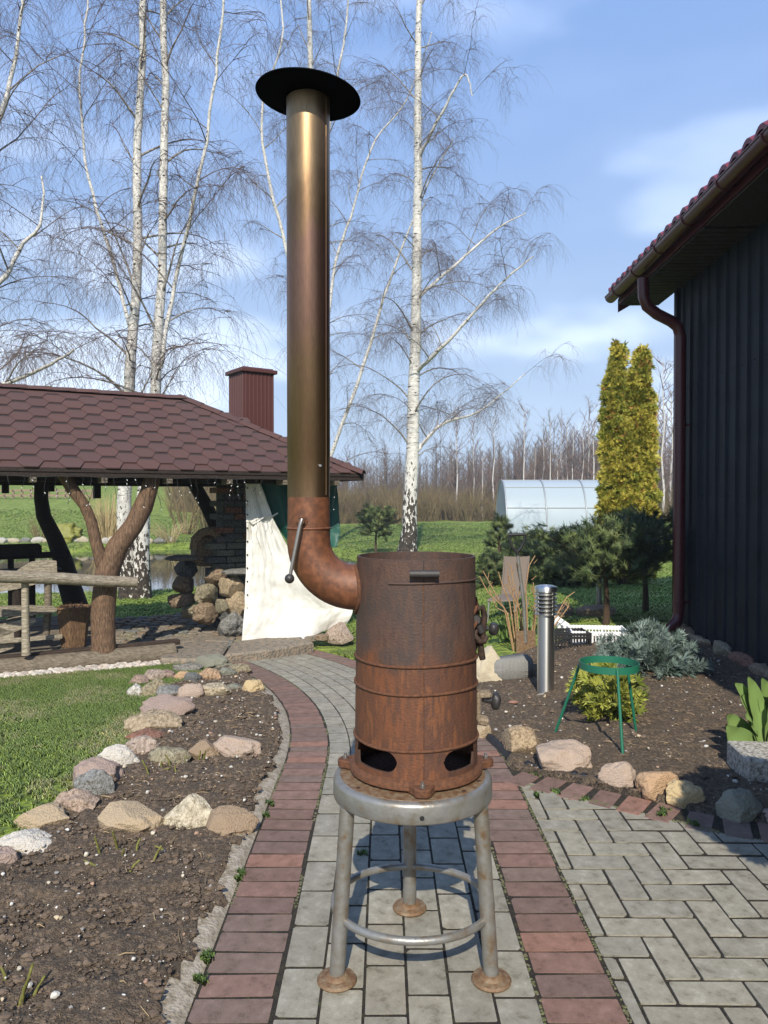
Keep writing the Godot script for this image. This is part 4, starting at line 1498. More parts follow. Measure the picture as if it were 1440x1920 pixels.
	mb.tube([P.call(410, 1000, W), P.call(388, 950, W), P.call(368, 915, W), P.call(355, 890, W)], [0.085, 0.085, 0.08, 0.08], 12)
	add.call("brace", mb, M.darkwood)
	for q in [[0.42, 0.68], [0.42, 2.45], [5.8, 0.42], [5.8, 2.45]]:
		mb = MB.new()
		mb.tube([gz(q[0], q[1], DECK), gz(q[0], q[1], EAVE - 0.1)], [0.09, 0.075], 14)
		add.call("post", mb, M.post)
	# deck boards on the left, edge log
	mb = MB.new()
	mb.box(gz(3.4, 1.45, DECK - 0.11), Vector3(5.2, 0.14, 2.4), gbasis)
	mb.box(gz(4.1, 1.45, -0.115), Vector3(3.3, 0.06, 2.3), gbasis)
	add.call("deck_base", mb, M.darkwood)
	for i in 20:
		mb = MB.new()
		var w0 := 0.26 + i * 0.118
		mb.box(gz(rnd(4.05, 4.1), w0, -0.065 + rnd(-0.003, 0.003)), Vector3(3.35, 0.03, 0.112), gbasis, 0.003)
		add.call("deck_plank", mb, M.plank)
	mb = MB.new()
	mb.box(gz(3.6, 0.20, -0.035), Vector3(3.5, 0.045, 0.09), gbasis * Basis.from_euler(Vector3(0, 0.012, 0)), 0.006)
	add.call("deck_plank", mb, M.benchdark)
	mb = MB.new()
	var lp := []
	var lr := []
	for i in 22:
		var ss := lerpf(1.92, 5.2, i / 21.0)
		lp.append(gz(ss, 0.12 + 0.01 * nz.get_noise_1d(i * 30.0), -0.118 + 0.004 * (ss - 2.0) + 0.006 * nz.get_noise_1d(i * 77.0)))
		lr.append(0.088 + 0.008 * nz.get_noise_1d(i * 50.0 + 9))
	mb.tube(lp, lr, 18)
	add.call("edge_log", mb, M.log)
	# flagstone floor on the right
	for i in 15:
		for j in 15:
			var ss := 0.35 + i * 0.15 + (0.07 if j % 2 else 0.0)
			var ww := 0.28 + j * 0.155
			if ss > 2.42: continue
			var poly := PackedVector2Array()
			var k := 5 + rng.randi() % 3
			for a in k:
				var an := TAU * (a + rnd(-0.22, 0.22)) / k
				var p := gz(ss + cos(an) * 0.076 * rnd(0.85, 1.12), ww + sin(an) * 0.078 * rnd(0.85, 1.12), 0)
				poly.append(Vector2(p.x, p.z) - Vector2(g.position.x, g.position.z))
			mb = MB.new()
			mb.prism(poly, DECK - 0.05, DECK + rnd(-0.006, 0.004), 0.006)
			for q in mb.v.size(): mb.v[q].y -= g.position.y
			put("flagstone", mb, M[["flag", "st_grey", "st_olive", "flag", "st_brown"][rng.randi() % 5]], g)
	# stone threshold slabs between deck and mat
	for q in [[[300, 1238], [305, 1213], [370, 1204], [430, 1207], [415, 1232], [360, 1240]], [[420, 1231], [436, 1206], [500, 1198], [575, 1200], [588, 1206], [500, 1222]], [[300, 1212], [310, 1196], [400, 1192], [436, 1196], [432, 1205], [370, 1203]]]:
		var poly := PackedVector2Array()
		for p in q:
			var w := at_h(p[0], p[1], DECK - 0.01)
			poly.append(Vector2(w.x - g.position.x, w.z - g.position.z))
		mb = MB.new()
		mb.prism(poly, -0.16, 0.004 + rnd(-0.012, 0.004), 0.02)
		put("threshold_slab", mb, M.flag, g)
	# metal-clad chimney, turned a little
	var ct := gz(0, 0, 0)
	ct = at(471, 750, 9.15); ct.y = 0
	var cb := Basis(Vector3.UP, 0.62)
	mb = MB.new()
	var cy0 := 1.6
	var cy1 := 2.79
	for f in 4:
		var fb := cb * Basis(Vector3.UP, f * PI / 2)
		var prof := []
		var x := -0.2
		for k in 8:
			prof.append(Vector2(x, 0.2)); prof.append(Vector2(x + 0.030, 0.2)); prof.append(Vector2(x + 0.036, 0.208)); prof.append(Vector2(x + 0.046, 0.208)); prof.append(Vector2(x + 0.05, 0.2))
			x += 0.05
		for k in prof.size() - 1:
			var a: Vector2 = prof[k]
			var b2: Vector2 = prof[k + 1]
			if a.is_equal_approx(b2): continue
			mb.face([ct + fb * Vector3(a.x, cy0, a.y), ct + fb * Vector3(b2.x, cy0, b2.y), ct + fb * Vector3(b2.x, cy1, b2.y), ct + fb * Vector3(a.x, cy1, a.y)])
	var ch: MeshInstance3D = add.call("chimney", mb, M.brownmetal)
	mb = MB.new()
	mb.box(ct + Vector3(0, cy1 + 0.02, 0), Vector3(0.47, 0.045, 0.47), cb, 0.006)
	mb.box(ct + Vector3(0, cy1 + 0.05, 0), Vector3(0.40, 0.02, 0.40), cb, 0.006)
	add.call("chimney_cap", mb, M.brownmetal, ch)

func rock(px: Array, tone: String, label: String, group := "", sub := 4, cuts := 6, rough := 0.2, hs := 1.0, base := -9.0, coarse := false) -> MeshInstance3D:
	# px: the stone's box in the photograph; its foot stands on the ground (or on a level)
	var cx: float = (px[0] + px[2]) / 2.0
	var foot := on(cx, px[3]) if base < -5.0 else at_h(cx, px[3], base)
	var d1 := -foot.z
	var w: float = (px[2] - px[0]) / F * d1
	var rz := 0.40 * w
	var d := d1 + rz * 0.75
	var top: float = CAM.y - (px[1] - 935.0) / F * (d + rz * 0.3)
	var gy := foot.y if base > -5.0 else ground(foot.x, d)
	var h := clampf((top - gy) * hs, 0.03, 1.2 * w)
	var mb := MB.new()
	var sd: int = int(px[0] * 3 + px[1] * 7) + 5000
	var ry := h * 0.62
	blob(mb, Vector3(0, h - ry * 0.97, 0), Vector3(w * 0.58, ry, rz * 1.1), Basis(Vector3.UP, fmod(sd * 0.37, 0.7) - 0.35), sub, rough, cuts, sd)
	if "peaked" in label or "pointed" in label:                            # drawn in towards the top
		for i in mb.v.size():
			var k := clampf(mb.v[i].y / h, 0.0, 1.0)
			mb.v[i].x = mb.v[i].x * (1.18 - 0.85 * k) + 0.06 * w * k
			mb.v[i].z *= 1.1 - 0.6 * k
			mb.n[i] = (mb.n[i] + Vector3(0, 0.35, 0)).normalized()
	var o := put("boulder", mb, M[("sc_" if coarse else ["st_", "sv_", "st_", "sc_", "sv_"][sd % 5]) + tone], self, Vector3(foot.x * d / d1, gy - 0.012, -d))
	tag(o, label, "stone", group)
	return o

func cloth_grid(left: Array, right: Array, cols: int, rows: int, fold: Callable) -> MB:   # left / right edges as polylines of Vector3, top to bottom
	var pick := func(line: Array, t: float) -> Vector3:
		var k := t * (line.size() - 1)
		var i := mini(int(k), line.size() - 2)
		return line[i].lerp(line[i + 1], k - i)
	var pts := []
	for r in rows + 1:
		var row := []
		var t := float(r) / rows
		var a: Vector3 = pick.call(left, t)
		var b: Vector3 = pick.call(right, t)
		for c in cols + 1:
			var u := float(c) / cols
			row.append(a.lerp(b, u) + GB * fold.call(u, t))
		pts.append(row)
	var mb := MB.new()
	mb.grid(pts)
	return mb

func make_gazebo_things() -> void:
	var W := 0.43
	var P := func(px: float, py: float, w: float) -> Vector3: return gz_ray(px, py, w)
	# white tarp
	var left := [P.call(460, 903, W), P.call(461, 960, W), P.call(462, 1020, W), P.call(461, 1080, W), P.call(458, 1140, W), P.call(451, 1200, W)]
	var right := [P.call(488, 905, W), P.call(512, 975, W), P.call(548, 1040, W), P.call(600, 1098, W - 0.06), P.call(657, 1138, W - 0.1), P.call(652, 1172, W - 0.14)]
	var mb := cloth_grid(left, right, 70, 90, func(u: float, t: float) -> float: return 0.022 * sin(u * 11.0 + t * 5.0) * t + 0.07 * sin((u - 0.2) * 7.0 - t * 9.0) * u * t + 0.03 * sin(u * 4.0 + t * 16.0) * u * pow(t, 2.0) + 0.02 * nz.get_noise_2d(u * 260.0, t * 240.0) - 0.018 * absf(nz.get_noise_2d(u * 420.0 + t * 260.0, t * 200.0 - u * 300.0)) - 0.05 * t * t * sin(u * PI))
	for i in mb.v.size():                                                # bottom hem sags between the corners
		var q := mb.uv[i]
		mb.v[i].y -= 0.10 * pow(q.y, 4.0) * sin(q.x * PI) * 0.55
	var t := thing("white_tarp", "creamy white tarpaulin curtain hung at the gazebo corner, hem on the ground", "tarpaulin", P.call(500, 1200, W))
	for i in mb.v.size(): mb.v[i] -= t.position
	put("sheet", mb, M.tarp, t)
	for k in 12:
		mb = MB.new()
		var p: Vector3 = P.call(463 - (8.0 if k == 11 else 0.0), 915 + k * 25, W) - GB * 0.012 - t.position
		mb.tube([p, p - GB * 0.006], [0.0085, 0.0075], 10)
		put("eyelet", mb, M.wire, t)
	mb = MB.new()
	var hem := []
	var hr := []
	for q in [[466, 975], [472, 983], [482, 978], [495, 968], [510, 967], [519, 962]]:
		hem.append(P.call(q[0], q[1], W) - GB * 0.025 - t.position); hr.append(0.008)
	mb.tube(hem, hr, 8)
	put("fold_seam", mb, M.tarp, t)
	# green tarp behind it
	left = [P.call(486, 898, 0.52), P.call(500, 940, 0.52), P.call(520, 985, 0.52), P.call(545, 1020, 0.52)]
	right = [P.call(632, 905, 0.5), P.call(634, 950, 0.5), P.call(635, 1000, 0.5), P.call(628, 1026, 0.48)]
	mb = cloth_grid(left, right, 40, 30, func(u: float, v: float) -> float: return 0.03 * sin(u * 22.0 + v * 2.0) + 0.02 * nz.get_noise_2d(u * 300.0, v * 200.0))
	tag(put("green_tarp", mb, M.greentarp), "dark green tarpaulin hanging under the roof corner behind the flue pipe", "tarpaulin")
	# rubber mat over the end of the path
	mb = MB.new()
	var rows := []
	for i in 14:
		var row := []
		for j in 22:
			var p := path_point(lerpf(5.80, 6.98, j / 21.0), lerpf(4.02, 4.55, i / 13.0) + 0.05 * (j / 21.0))
			row.append(Vector3(p.x, ground(p.x, -p.y) + 0.012 + 0.006 * nz.get_noise_2d(p.x * 160, p.y * 160), p.y))
		rows.append(row)
	mb.grid(rows)
	for i in mb.n.size():
		if mb.n[i].y < 0: mb.n[i] = -mb.n[i]
	var k := mb.v.size()
	var low := []
	for i in 14: low.append([rows[i][0], rows[i][0] - Vector3(0, 0.018, 0)])
	mb.grid(low)
	low = []
	for j in 22: low.append([rows[0][j], rows[0][j] - Vector3(0, 0.018, 0)])
	mb.grid(low)
	tag(put("rubber_mat", mb, M.mat), "black rubber doormat lying across the far end of the paved path", "mat")
	# icicle lights under the eave
	t = thing("icicle_lights", "string of icicle fairy lights with dark wires hanging along the gazebo eave", "string lights", gz(2, 0, EAVE - 0.06))
	mb = MB.new()
	var pts := []
	var rr := []
	for i in 90:
		var s := lerpf(0.3, 4.6, i / 89.0)
		pts.append(gz(s, -0.012, EAVE - 0.055 - 0.025 * absf(sin(s * 5.6))) - t.position); rr.append(0.0028)
	mb.tube(pts, rr, 5)
	put("wire", mb, M.wire, t)
	for i in 46:
		var s := 0.35 + i * 0.092 + rnd(-0.02, 0.02)
		if s > 0.45 and s < 1.0: continue
		mb = MB.new()
		var bm := MB.new()
		var p := gz(s, -0.014, EAVE - 0.06) - t.position
		pts = [p]; rr = [0.0024]
		var n := 3 + rng.randi() % 5
		for q in n:
			p += Vector3(rnd(-0.022, 0.022), -rnd(0.03, 0.055), rnd(-0.012, 0.012))
			pts.append(p); rr.append(0.0022)
			if rng.randf() < 0.4: bm.tube([p, p + Vector3(rnd(-0.012, 0.012), -0.010, 0.0)], [0.0022, 0.0032], 6)
		mb.tube(pts, rr, 4)
		var st := put("strand", mb, M.wire, t)
		if bm.v.size(): put("bulbs", bm, M.bulb, st).set_meta("kind", "stuff")
	# log handrail
	t = thing("log_rail", "silver-grey round log handrail on a short post in front of the forked trunk", "railing", gz_ray(48, 1222, 0.05))
	mb = MB.new()
	pts = []; rr = []
	for q in [[-60, 1074, 0.051], [0, 1081, 0.052], [60, 1083, 0.050], [120, 1085, 0.050], [180, 1089, 0.049], [256, 1092, 0.047]]:
		pts.append(gz_ray(q[0], q[1], 0.0) - t.position); rr.append(q[2])
	mb.tube(pts, rr, 18)
	put("rail", mb, M.silver, t)
	mb = MB.new()
	mb.tube([gz_ray(49, 1228, 0.05) - t.position, gz_ray(48, 1180, 0.05) - t.position, gz_ray(47, 1094, 0.05) - t.position], [0.036, 0.031, 0.030], 14)
	put("post", mb, M.pale, t)
	# rustic slab bench behind the rail
	t = thing("slab_bench", "rustic bench of weathered pale slabs with a wavy backrest board", "bench", gz_ray(60, 1190, 0.5))
	var bw := 0.45
	var slab := func(a: Array, b: Array, th: float, m: Material, called: String) -> void:
		var q := MB.new()
		var n := a.size()
		var up := []
		var dn := []
		for i in n:
			up.append(gz_ray(a[i][0], a[i][1], bw) - t.position)
			dn.append(gz_ray(b[i][0], b[i][1], bw) - t.position)
		var bk := GB * th
		var r4 := []
		for i in n: r4.append([up[i], dn[i]])
		q.grid(r4)
		for i in n - 1:
			q.face([up[i], up[i + 1], up[i + 1] + bk, up[i] + bk])
			q.face([dn[i], dn[i + 1], dn[i + 1] + bk, dn[i] + bk])
			q.face([up[i] + bk, up[i + 1] + bk, dn[i + 1] + bk, dn[i] + bk])
		q.face([up[n - 1], dn[n - 1], dn[n - 1] + bk, up[n - 1] + bk])
		put(called, q, m, t)
	slab.call([[-40, 1092], [0, 1090], [30, 1072], [58, 1054], [85, 1050], [106, 1052]], [[-40, 1115], [0, 1110], [30, 1105], [58, 1098], [85, 1090], [108, 1086]], 0.05, M.pale, "backrest")
	slab.call([[-40, 1138], [20, 1137], [60, 1136], [100, 1137], [108, 1142]], [[-40, 1158], [20, 1156], [60, 1154], [95, 1150], [106, 1146]], 0.06, M.silver, "backrest_slat")
	bw = 0.30
	slab.call([[-40, 1172], [5, 1172], [24, 1166], [50, 1160], [66, 1159]], [[-40, 1196], [5, 1194], [24, 1186], [50, 1176], [68, 1166]], 0.25, M.pale, "seat")
	bw = 0.24
	slab.call([[-40, 1180], [0, 1176], [16, 1182], [26, 1184]], [[-40, 1226], [0, 1224], [18, 1218], [27, 1214]], 0.05, M.pale, "side_panel")
	for px in [90, -20]:
		mb = MB.new()
		mb.tube([gz_ray(px - 4, 1195, 0.52) - t.position, gz_ray(px, 1140, 0.52) - t.position, gz_ray(px, 1090, 0.52) - t.position], [0.03, 0.032, 0.032], 12)
		put("leg", mb, M.plank, t)
	mb = MB.new()
	mb.box(gz_ray(45, 1199, 0.42) - t.position, Vector3(0.62, 0.035, 0.05), gbasis, 0.004)
	put("foot_rail", mb, M.pale, t)
	# dark bench with its back to the pond
	t = thing("dark_bench", "dark stained plank bench with rounded backrest against the pond", "bench", gz_ray(30, 1150, 2.3))
	mb = MB.new()
	mb.box(gz_ray(20, 1034, 2.3) - t.position, Vector3(0.62, 0.16, 0.05), gbasis, 0.03)
	put("backrest", mb, M.darkwood, t)
	mb = MB.new()
	mb.box(gz_ray(40, 1042, 2.36) - t.position, Vector3(1.0, 0.07, 0.04), gbasis, 0.01)
	put("rail", mb, M.darkwood, t)
	mb = MB.new()
	mb.box(gz_ray(10, 1075, 2.1) - t.position, Vector3(1.1, 0.07, 0.4), gbasis, 0.01)
	put("seat", mb, M.darkwood, t)
	for px in [-10, 20, 60]:
		mb = MB.new()
		var a := gz_ray(px, 1045, 2.32)
		mb.box(Vector3(a.x, (a.y + DECK) / 2, a.z) - t.position, Vector3(0.06, a.y - DECK, 0.05), gbasis)
		put("leg", mb, M.darkwood, t)
	# table in the dark
	t = thing("log_table", "dark timber table standing deep in the gazebo shade behind the slab bench", "table", gz(3.75, 1.35, DECK))
	mb = MB.new()
	mb.box(Vector3(0, 0.62, 0), Vector3(1.5, 0.05, 0.7), gbasis, 0.01)
	put("tabletop", mb, M.darkwood, t)
	for q in [[-0.6, -0.25], [0.6, -0.25], [-0.6, 0.25], [0.6, 0.25]]:
		mb = MB.new()
		mb.tube([gbasis * Vector3(q[0], 0, q[1]), gbasis * Vector3(q[0], 0.6, q[1])], [0.05, 0.045], 10)
		put("leg", mb, M.darkwood, t)
	# six-sided wooden pot
	var pp := at_h(139, 1213, -0.05)
	t = thing("wooden_planter", "brown six-sided wooden flower pot with dark soil beside the forked post", "planter", Vector3(pp.x, -0.05, pp.z))
	var hexa := func(r: float, y: float) -> Array:
		var a := []
		for i in 6: a.append(Vector3(cos(TAU * i / 6 + 0.35) * r, y, sin(TAU * i / 6 + 0.35) * r))
		return a
	for i in 6:
		mb = MB.new()
		var lo: Array = hexa.call(0.112, 0.012)
		var hi: Array = hexa.call(0.152, 0.36)
		var li: Array = hexa.call(0.098, 0.012)
		var hi2: Array = hexa.call(0.136, 0.36)
		var j := (i + 1) % 6
		mb.face([lo[i], lo[j], hi[j], hi[i]])
		mb.face([li[i], hi2[i], hi2[j], li[j]])
		mb.face([hi[i], hi[j], hi2[j], hi2[i]])
		for q in mb.n.size():
			pass
		put("stave", mb, M.pot, t)
		mb = MB.new()
		var a: Array = hexa.call(0.162, 0.36)
		var b: Array = hexa.call(0.134, 0.36)
		mb.tube([a[i].lerp(b[i], 0.5), a[j].lerp(b[j], 0.5)], [0.015, 0.015], 8)
		put("rim", mb, M.pot, t)
	mb = MB.new()
	mb.prism(PackedVector2Array([Vector2(0.13, 0), Vector2(0.065, 0.11), Vector2(-0.065, 0.11), Vector2(-0.13, 0), Vector2(-0.065, -0.11), Vector2(0.065, -0.11)]), 0.0, 0.34, 0.0, Vector3.ZERO)
	for i in mb.v.size(): mb.v[i] = Basis(Vector3.UP, -0.35) * (mb.v[i] * Vector3(0.86 if mb.v[i].y < 0.1 else 1.0, 1, 0.86 if mb.v[i].y < 0.1 else 1.0))
	put("potting_soil", mb, M.soil, t)
	mb = MB.new()
	for i in 26:
		var a := rng.randf() * TAU
		var o := Vector3(cos(a), 0, sin(a)) * rnd(0.0, 0.09) + Vector3(0, 0.34, 0)
		mb.tube([o, o + Vector3(cos(a) * 0.02, rnd(0.02, 0.05), sin(a) * 0.02), o + Vector3(cos(a) * 0.05, rnd(0.02, 0.07), sin(a) * 0.05)], [0.004, 0.003, 0.001], 5)
	put("dead_leaves", mb, M.benchdark, t)
	make_oven()

func make_oven() -> void:
	var base := gz_ray(408, 1190, 1.05)
	var t := thing("stone_oven", "fieldstone barbecue with dark arched oven and brick flue under the gazebo roof", "oven", Vector3(base.x, DECK, base.z))
	var o := t.position
	# boulder plinth
	for q in [[[418, 1163, 30, 1142, 462], "dark"], [[0], ""]]:
		pass
	var rocks := [
		[401, 1150, 461, 1198, "grey", 0.72], [420, 1108, 470, 1158, "tan", 0.80], [410, 1082, 455, 1120, "tan", 0.85], [404, 1122, 428, 1150, "olive", 0.78],
		[362, 1130, 408, 1168, "brown", 1.0], [365, 1095, 410, 1135, "olive", 1.05], [385, 1062, 425, 1100, "brown", 1.05],
		[322, 1078, 368, 1112, "brown", 1.45], [318, 1108, 372, 1140, "brown", 1.35], [326, 1050, 372, 1082, "dark", 1.5], [338, 1134, 380, 1158, "olive", 1.25]]
	var i := 0
	for r in rocks:
		var c := gz_ray((r[0] + r[2]) / 2.0, (r[1] + r[3]) / 2.0, r[5])
		var d := -c.z
		var mb := MB.new()
		blob(mb, c - o, Vector3((r[2] - r[0]) / 2.0 / F * d * 1.08, (r[3] - r[1]) / 2.0 / F * d * 1.08, 0.14), gbasis, 4, 0.24, 9, 300 + i)
		put("fieldstone", mb, M["st_" + r[4]], t)
		i += 1
	# counter slabs
	for q in [[[422, 1070], [436, 1063], [472, 1064], [478, 1076], [440, 1082]], [[312, 1044], [330, 1036], [372, 1038], [374, 1052], [330, 1050]]]:
		var w := 0.78 if q[0][0] > 400 else 1.35
		var c := gz_ray((q[0][0] + q[3][0]) / 2.0, q[0][1] + 2, w)
		var mb := MB.new()
		blob(mb, c - o, Vector3(0.19, 0.035, 0.16), gbasis, 3, 0.1, 4, q[0][0])
		put("counter_slab", mb, M.st_grey, t)
	# oven body of bricks with an arched mouth
	var c0 := gz_ray(420, 1066, 1.3)
	var bw := 0.215
	for row in 5:
		for k in 3:
			var mb := MB.new()
			mb.box(Vector3(c0.x, 0, c0.z) - Vector3(o.x, 0, o.z) + gbasis * Vector3(-0.2 + (k - 1) * bw + (0.1 if row % 2 else 0.0), c0.y - o.y + 0.03 + row * 0.075, 0), Vector3(bw - 0.012, 0.065, 0.24), gbasis, 0.006)
			put("brick", mb, M.st_green if (row + k) % 3 else M.st_dark, t)
	var mb2 := MB.new()
	var pts := []
	var rr := []
	for k in 13:
		var a := PI * k / 12.0
		pts.append(gz_ray(390, 1030, 1.25) - o + gbasis * Vector3(cos(a) * 0.16, sin(a) * 0.20, 0)); rr.append(0.045)
	mb2.tube(pts, rr, 10)
	put("arch", mb2, M.st_brown, t)
	mb2 = MB.new()
	mb2.box(gz_ray(392, 1030, 1.5) - o, Vector3(0.36, 0.36, 0.3), gbasis, 0.05)
	put("firebox", mb2, M.st_brown, t)
	# brick flue up to the roof
	var f0 := gz_ray(440, 985, 1.3)
	var y := f0.y - o.y - 0.12
	var row := 0
	while y + o.y < 1.70:
		for k in 2:
			mb2 = MB.new()
			mb2.box(Vector3(f0.x - o.x, y, f0.z - o.z) + gbasis * Vector3((k - 0.5) * 0.2 + (0.05 if row % 2 else -0.05), 0, 0.0), Vector3(0.188, 0.062, 0.28), gbasis, 0.005)
			put("brick", mb2, M.st_dark if (row * 2 + k) % 3 else M.st_red, t)
		y += 0.073
		row += 1
	mb2 = MB.new()
	mb2.box(Vector3(f0.x - o.x, (f0.y - o.y - 0.1 + 1.70 - o.y) / 2, f0.z - o.z) + gbasis * Vector3(0, 0, 0.01), Vector3(0.34, 1.70 - f0.y + 0.1, 0.24), gbasis)
	put("mortar_core", mb2, M.st_dark, t)
	mb2 = MB.new()
	mb2.box(Vector3(c0.x, 0, c0.z) - Vector3(o.x, 0, o.z) + gbasis * Vector3(-0.16, (c0.y - o.y) / 2, 0.06), Vector3(0.62, c0.y - o.y, 0.3), gbasis)
	put("plinth_core", mb2, M.st_dark, t)
	# stone holding the tarp hem
	rock([604, 1164, 668, 1203], "pink", "pale pink pointed boulder weighing down the corner of the white tarp", "", 4, 8, 0.1, 1.0, -0.19)

# ================================================================ the dark building on the right
const HC := Vector3(2.86, 0, -7.38)          # far corner of the wall
const HA := Vector3(-0.0380, 0, 0.9993)      # along the wall, towards the camera
const HN := Vector3(-0.9993, 0, -0.0380)     # out of the wall, towards the path
func hs(a: float, n: float, h: float) -> Vector3: return HC + HA * a + HN * n + Vector3(0, h, 0)
func house_side(x: float, z: float) -> bool:
	var p := Vector3(x, 0, z) - HC
	return p.dot(HA) > -0.05 and p.dot(HN) < 0.1

func make_house() -> void:
	var len := 7.9
	var t := thing("metal_clad_house", "dark navy building clad in ribbed metal sheets with a red tiled eave", "building", hs(0, 0, 0))
	var o := t.position
	var hb := Basis(HA, Vector3.UP, HN)
	# ribbed sheets, one metre wide
	var a := 0.0
	while a < len - 0.05:
		var w := minf(1.0, len - a)
		var mb := MB.new()
		var prof := []
		var x := 0.0
		while x < w - 0.01:
			for q in [[0.0, 0.0], [0.10, 0.0], [0.115, 0.018], [0.155, 0.018], [0.17, 0.0]]: prof.append(Vector2(x + q[0], q[1]))
			x += 0.2
		prof.append(Vector2(w - 0.0015, 0.0))
		for k in prof.size() - 1:
			if prof[k].is_equal_approx(prof[k + 1]) or prof[k + 1].x <= prof[k].x: continue
			mb.face([hs(a + prof[k].x, prof[k].y, 0.06) - o, hs(a + prof[k + 1].x, prof[k + 1].y, 0.06) - o, hs(a + prof[k + 1].x, prof[k + 1].y, 3.46) - o, hs(a + prof[k].x, prof[k].y, 3.46) - o])
		for i in mb.n.size():
			if mb.n[i].dot(HN) < 0: mb.n[i] = -mb.n[i]
		var sheet := put("wall_sheet", mb, M.wallmetal, t)
		for h in [0.14, 0.42, 1.32, 2.35]:
			for k in 5:
				mb = MB.new()
				var c := hs(a + 0.04 + k * 0.2, 0.0, h + 0.006 * sin(k * 5.0)) - o
				mb.tube([c, c + HN * 0.005], [0.007, 0.0045], 8)
				put("screw", mb, M.black, sheet)
		a += 1.0
	# body behind the sheets: side, back and far gable
	var mb := MB.new()
	var D := -5.0
	var near := len
	mb.facen([hs(-0.0, -0.02, 0), hs(0, D, 0), hs(0, D, 3.46), hs(0, D / 2, 5.0), hs(0, -0.02, 3.46)], -HA)
	mb.facen([hs(near, -0.02, 0), hs(near, D, 0), hs(near, D, 3.46), hs(near, D / 2, 5.0), hs(near, -0.02, 3.46)], HA)
	mb.facen([hs(0, -0.02, 0), hs(near, -0.02, 0), hs(near, -0.02, 3.46), hs(0, -0.02, 3.46)], HN)
	mb.facen([hs(0, D, 0), hs(near, D, 0), hs(near, D, 3.46), hs(0, D, 3.46)], -HN)
	for i in mb.v.size(): mb.v[i] -= o
	put("wall_core", mb, M.wallmetal, t)
	mb = MB.new()
	mb.box(hs(0.005, 0.012, 1.75) - o, Vector3(0.07, 3.4, 0.05), hb, 0.003)
	put("corner_trim", mb, M.wallmetal, t)
	# stone plinth
	for i in 16:
		mb = MB.new()
		blob(mb, hs(0.25 + i * 0.42 + rnd(-0.05, 0.05), 0.02, 0.03) - o, Vector3(0.22, rnd(0.06, 0.10), 0.07), hb, 3, 0.14, 5, 600 + i)
		put("plinth_stone", mb, M[["st_brown", "st_tan", "st_olive", "st_red"][i % 4]], t)
	# roof slope with pressed tiles
	var ov := 0.42
	var r0 := -0.62
	var r1 := len + 0.5
	var pts := []
	var rowsn := 24
	var cols := int((r1 - r0) / 0.02)
	for r in rowsn + 1:
		var row := []
		for sub in 2:
			var run := (r * 0.32 + (0.0 if sub == 0 else 0.318)) * 0.85
			if r == rowsn: run = r * 0.32 * 0.85
			var lift := 0.022 if sub == 0 else 0.0
			row = []
			for c in cols + 1:
				var x := r0 + (r1 - r0) * c / cols
				var ph := fposmod(x / 0.185, 1.0)
				var wv := (0.065 if r == 0 else 0.045) * pow(absf(sin(ph * PI)), 0.7)
				row.append(hs(x, ov + 0.10 - run, 3.435 + run * 0.577 + lift + wv) - o)
			pts.append(row)
			if r == rowsn: break
	mb = MB.new()
	mb.grid(pts)
	for i in mb.n.size():
		if mb.n[i].y < 0: mb.n[i] = -mb.n[i]
	# front lip of the lowest row
	var lip := []
	for c in cols + 1: lip.append([pts[0][c], pts[0][c] + Vector3(0, -0.035, 0)])
	mb.grid(lip)
	var roof := put("roof", mb, M.tilemetal, t)
	mb = MB.new()                                                        # under-roof and far slope
	var e0 := hs(r0, ov, 3.40)
	var e1 := hs(r1, ov, 3.40)
	var run2 := 2.5 + ov
	var t0 := hs(r0, ov - run2, 3.40 + run2 * 0.577)
	var t1 := hs(r1, ov - run2, 3.40 + run2 * 0.577)
	var f0 := hs(r0, ov - 2 * run2, 3.40)
	var f1 := hs(r1, ov - 2 * run2, 3.40)
	mb.facen([e0, e1, t1, t0], Vector3.DOWN)
	mb.facen([t0, t1, f1, f0], Vector3.UP)
	for i in mb.v.size(): mb.v[i] -= o
	put("roof_deck", mb, M.darkwood, t)
	# verge board at the far end, fascia, soffit boards
	mb = MB.new()
	mb.face([e0 - o, t0 - o, t0 - o + Vector3(0, -0.14, 0), e0 - o + Vector3(0, -0.14, 0)])
	put("verge_board", mb, M.gutter, t)
	mb = MB.new()
	mb.box(hs((r0 + r1) / 2, ov - 0.02, 3.415) - o, Vector3(r1 - r0, 0.14, 0.025), hb)
	put("fascia", mb, M.gutter, t)
	for i in 24:
		mb = MB.new()
		mb.box(hs(r0 + 0.06 + i * 0.095, ov / 2 - 0.01, 3.335) - o, Vector3(0.08, 0.016, ov - 0.03), hb)
		put("soffit_board", mb, M.soffit, t)
	mb = MB.new()
	mb.box(hs((r0 + 0.06 + 24 * 0.095 + r1) / 2, ov / 2 - 0.01, 3.337) - o, Vector3(r1 - r0 - 24 * 0.095 - 0.06, 0.016, ov - 0.03), hb)
	put("soffit", mb, M.soffit, t)
	# half-round gutter with brackets
	mb = MB.new()
	var gr := []
	for sh in 2:
		var rr := 0.060 if sh == 0 else 0.056
		gr = []
		for q in [r0 - 0.06, r1]:
			var row := []
			for k in 15:
				var an := PI + PI * k / 14.0
				row.append(hs(q, ov + 0.06 + cos(an) * rr, 3.435 + sin(an) * rr) - o)
			gr.append(row)
		mb.grid(gr, sh == 1)
	mb.tube([hs(r0 - 0.06, ov + 0.12, 3.437) - o, hs(r1, ov + 0.12, 3.437) - o], [0.007, 0.007], 8)
	var cap := []
	for k in 15: cap.append(hs(r0 - 0.06, ov + 0.06 + cos(PI + PI * k / 14.0) * 0.060, 3.435 + sin(PI + PI * k / 14.0) * 0.060) - o)
	mb.facen(cap, -HA)
	var gut := put("gutter", mb, M.gutter, t)
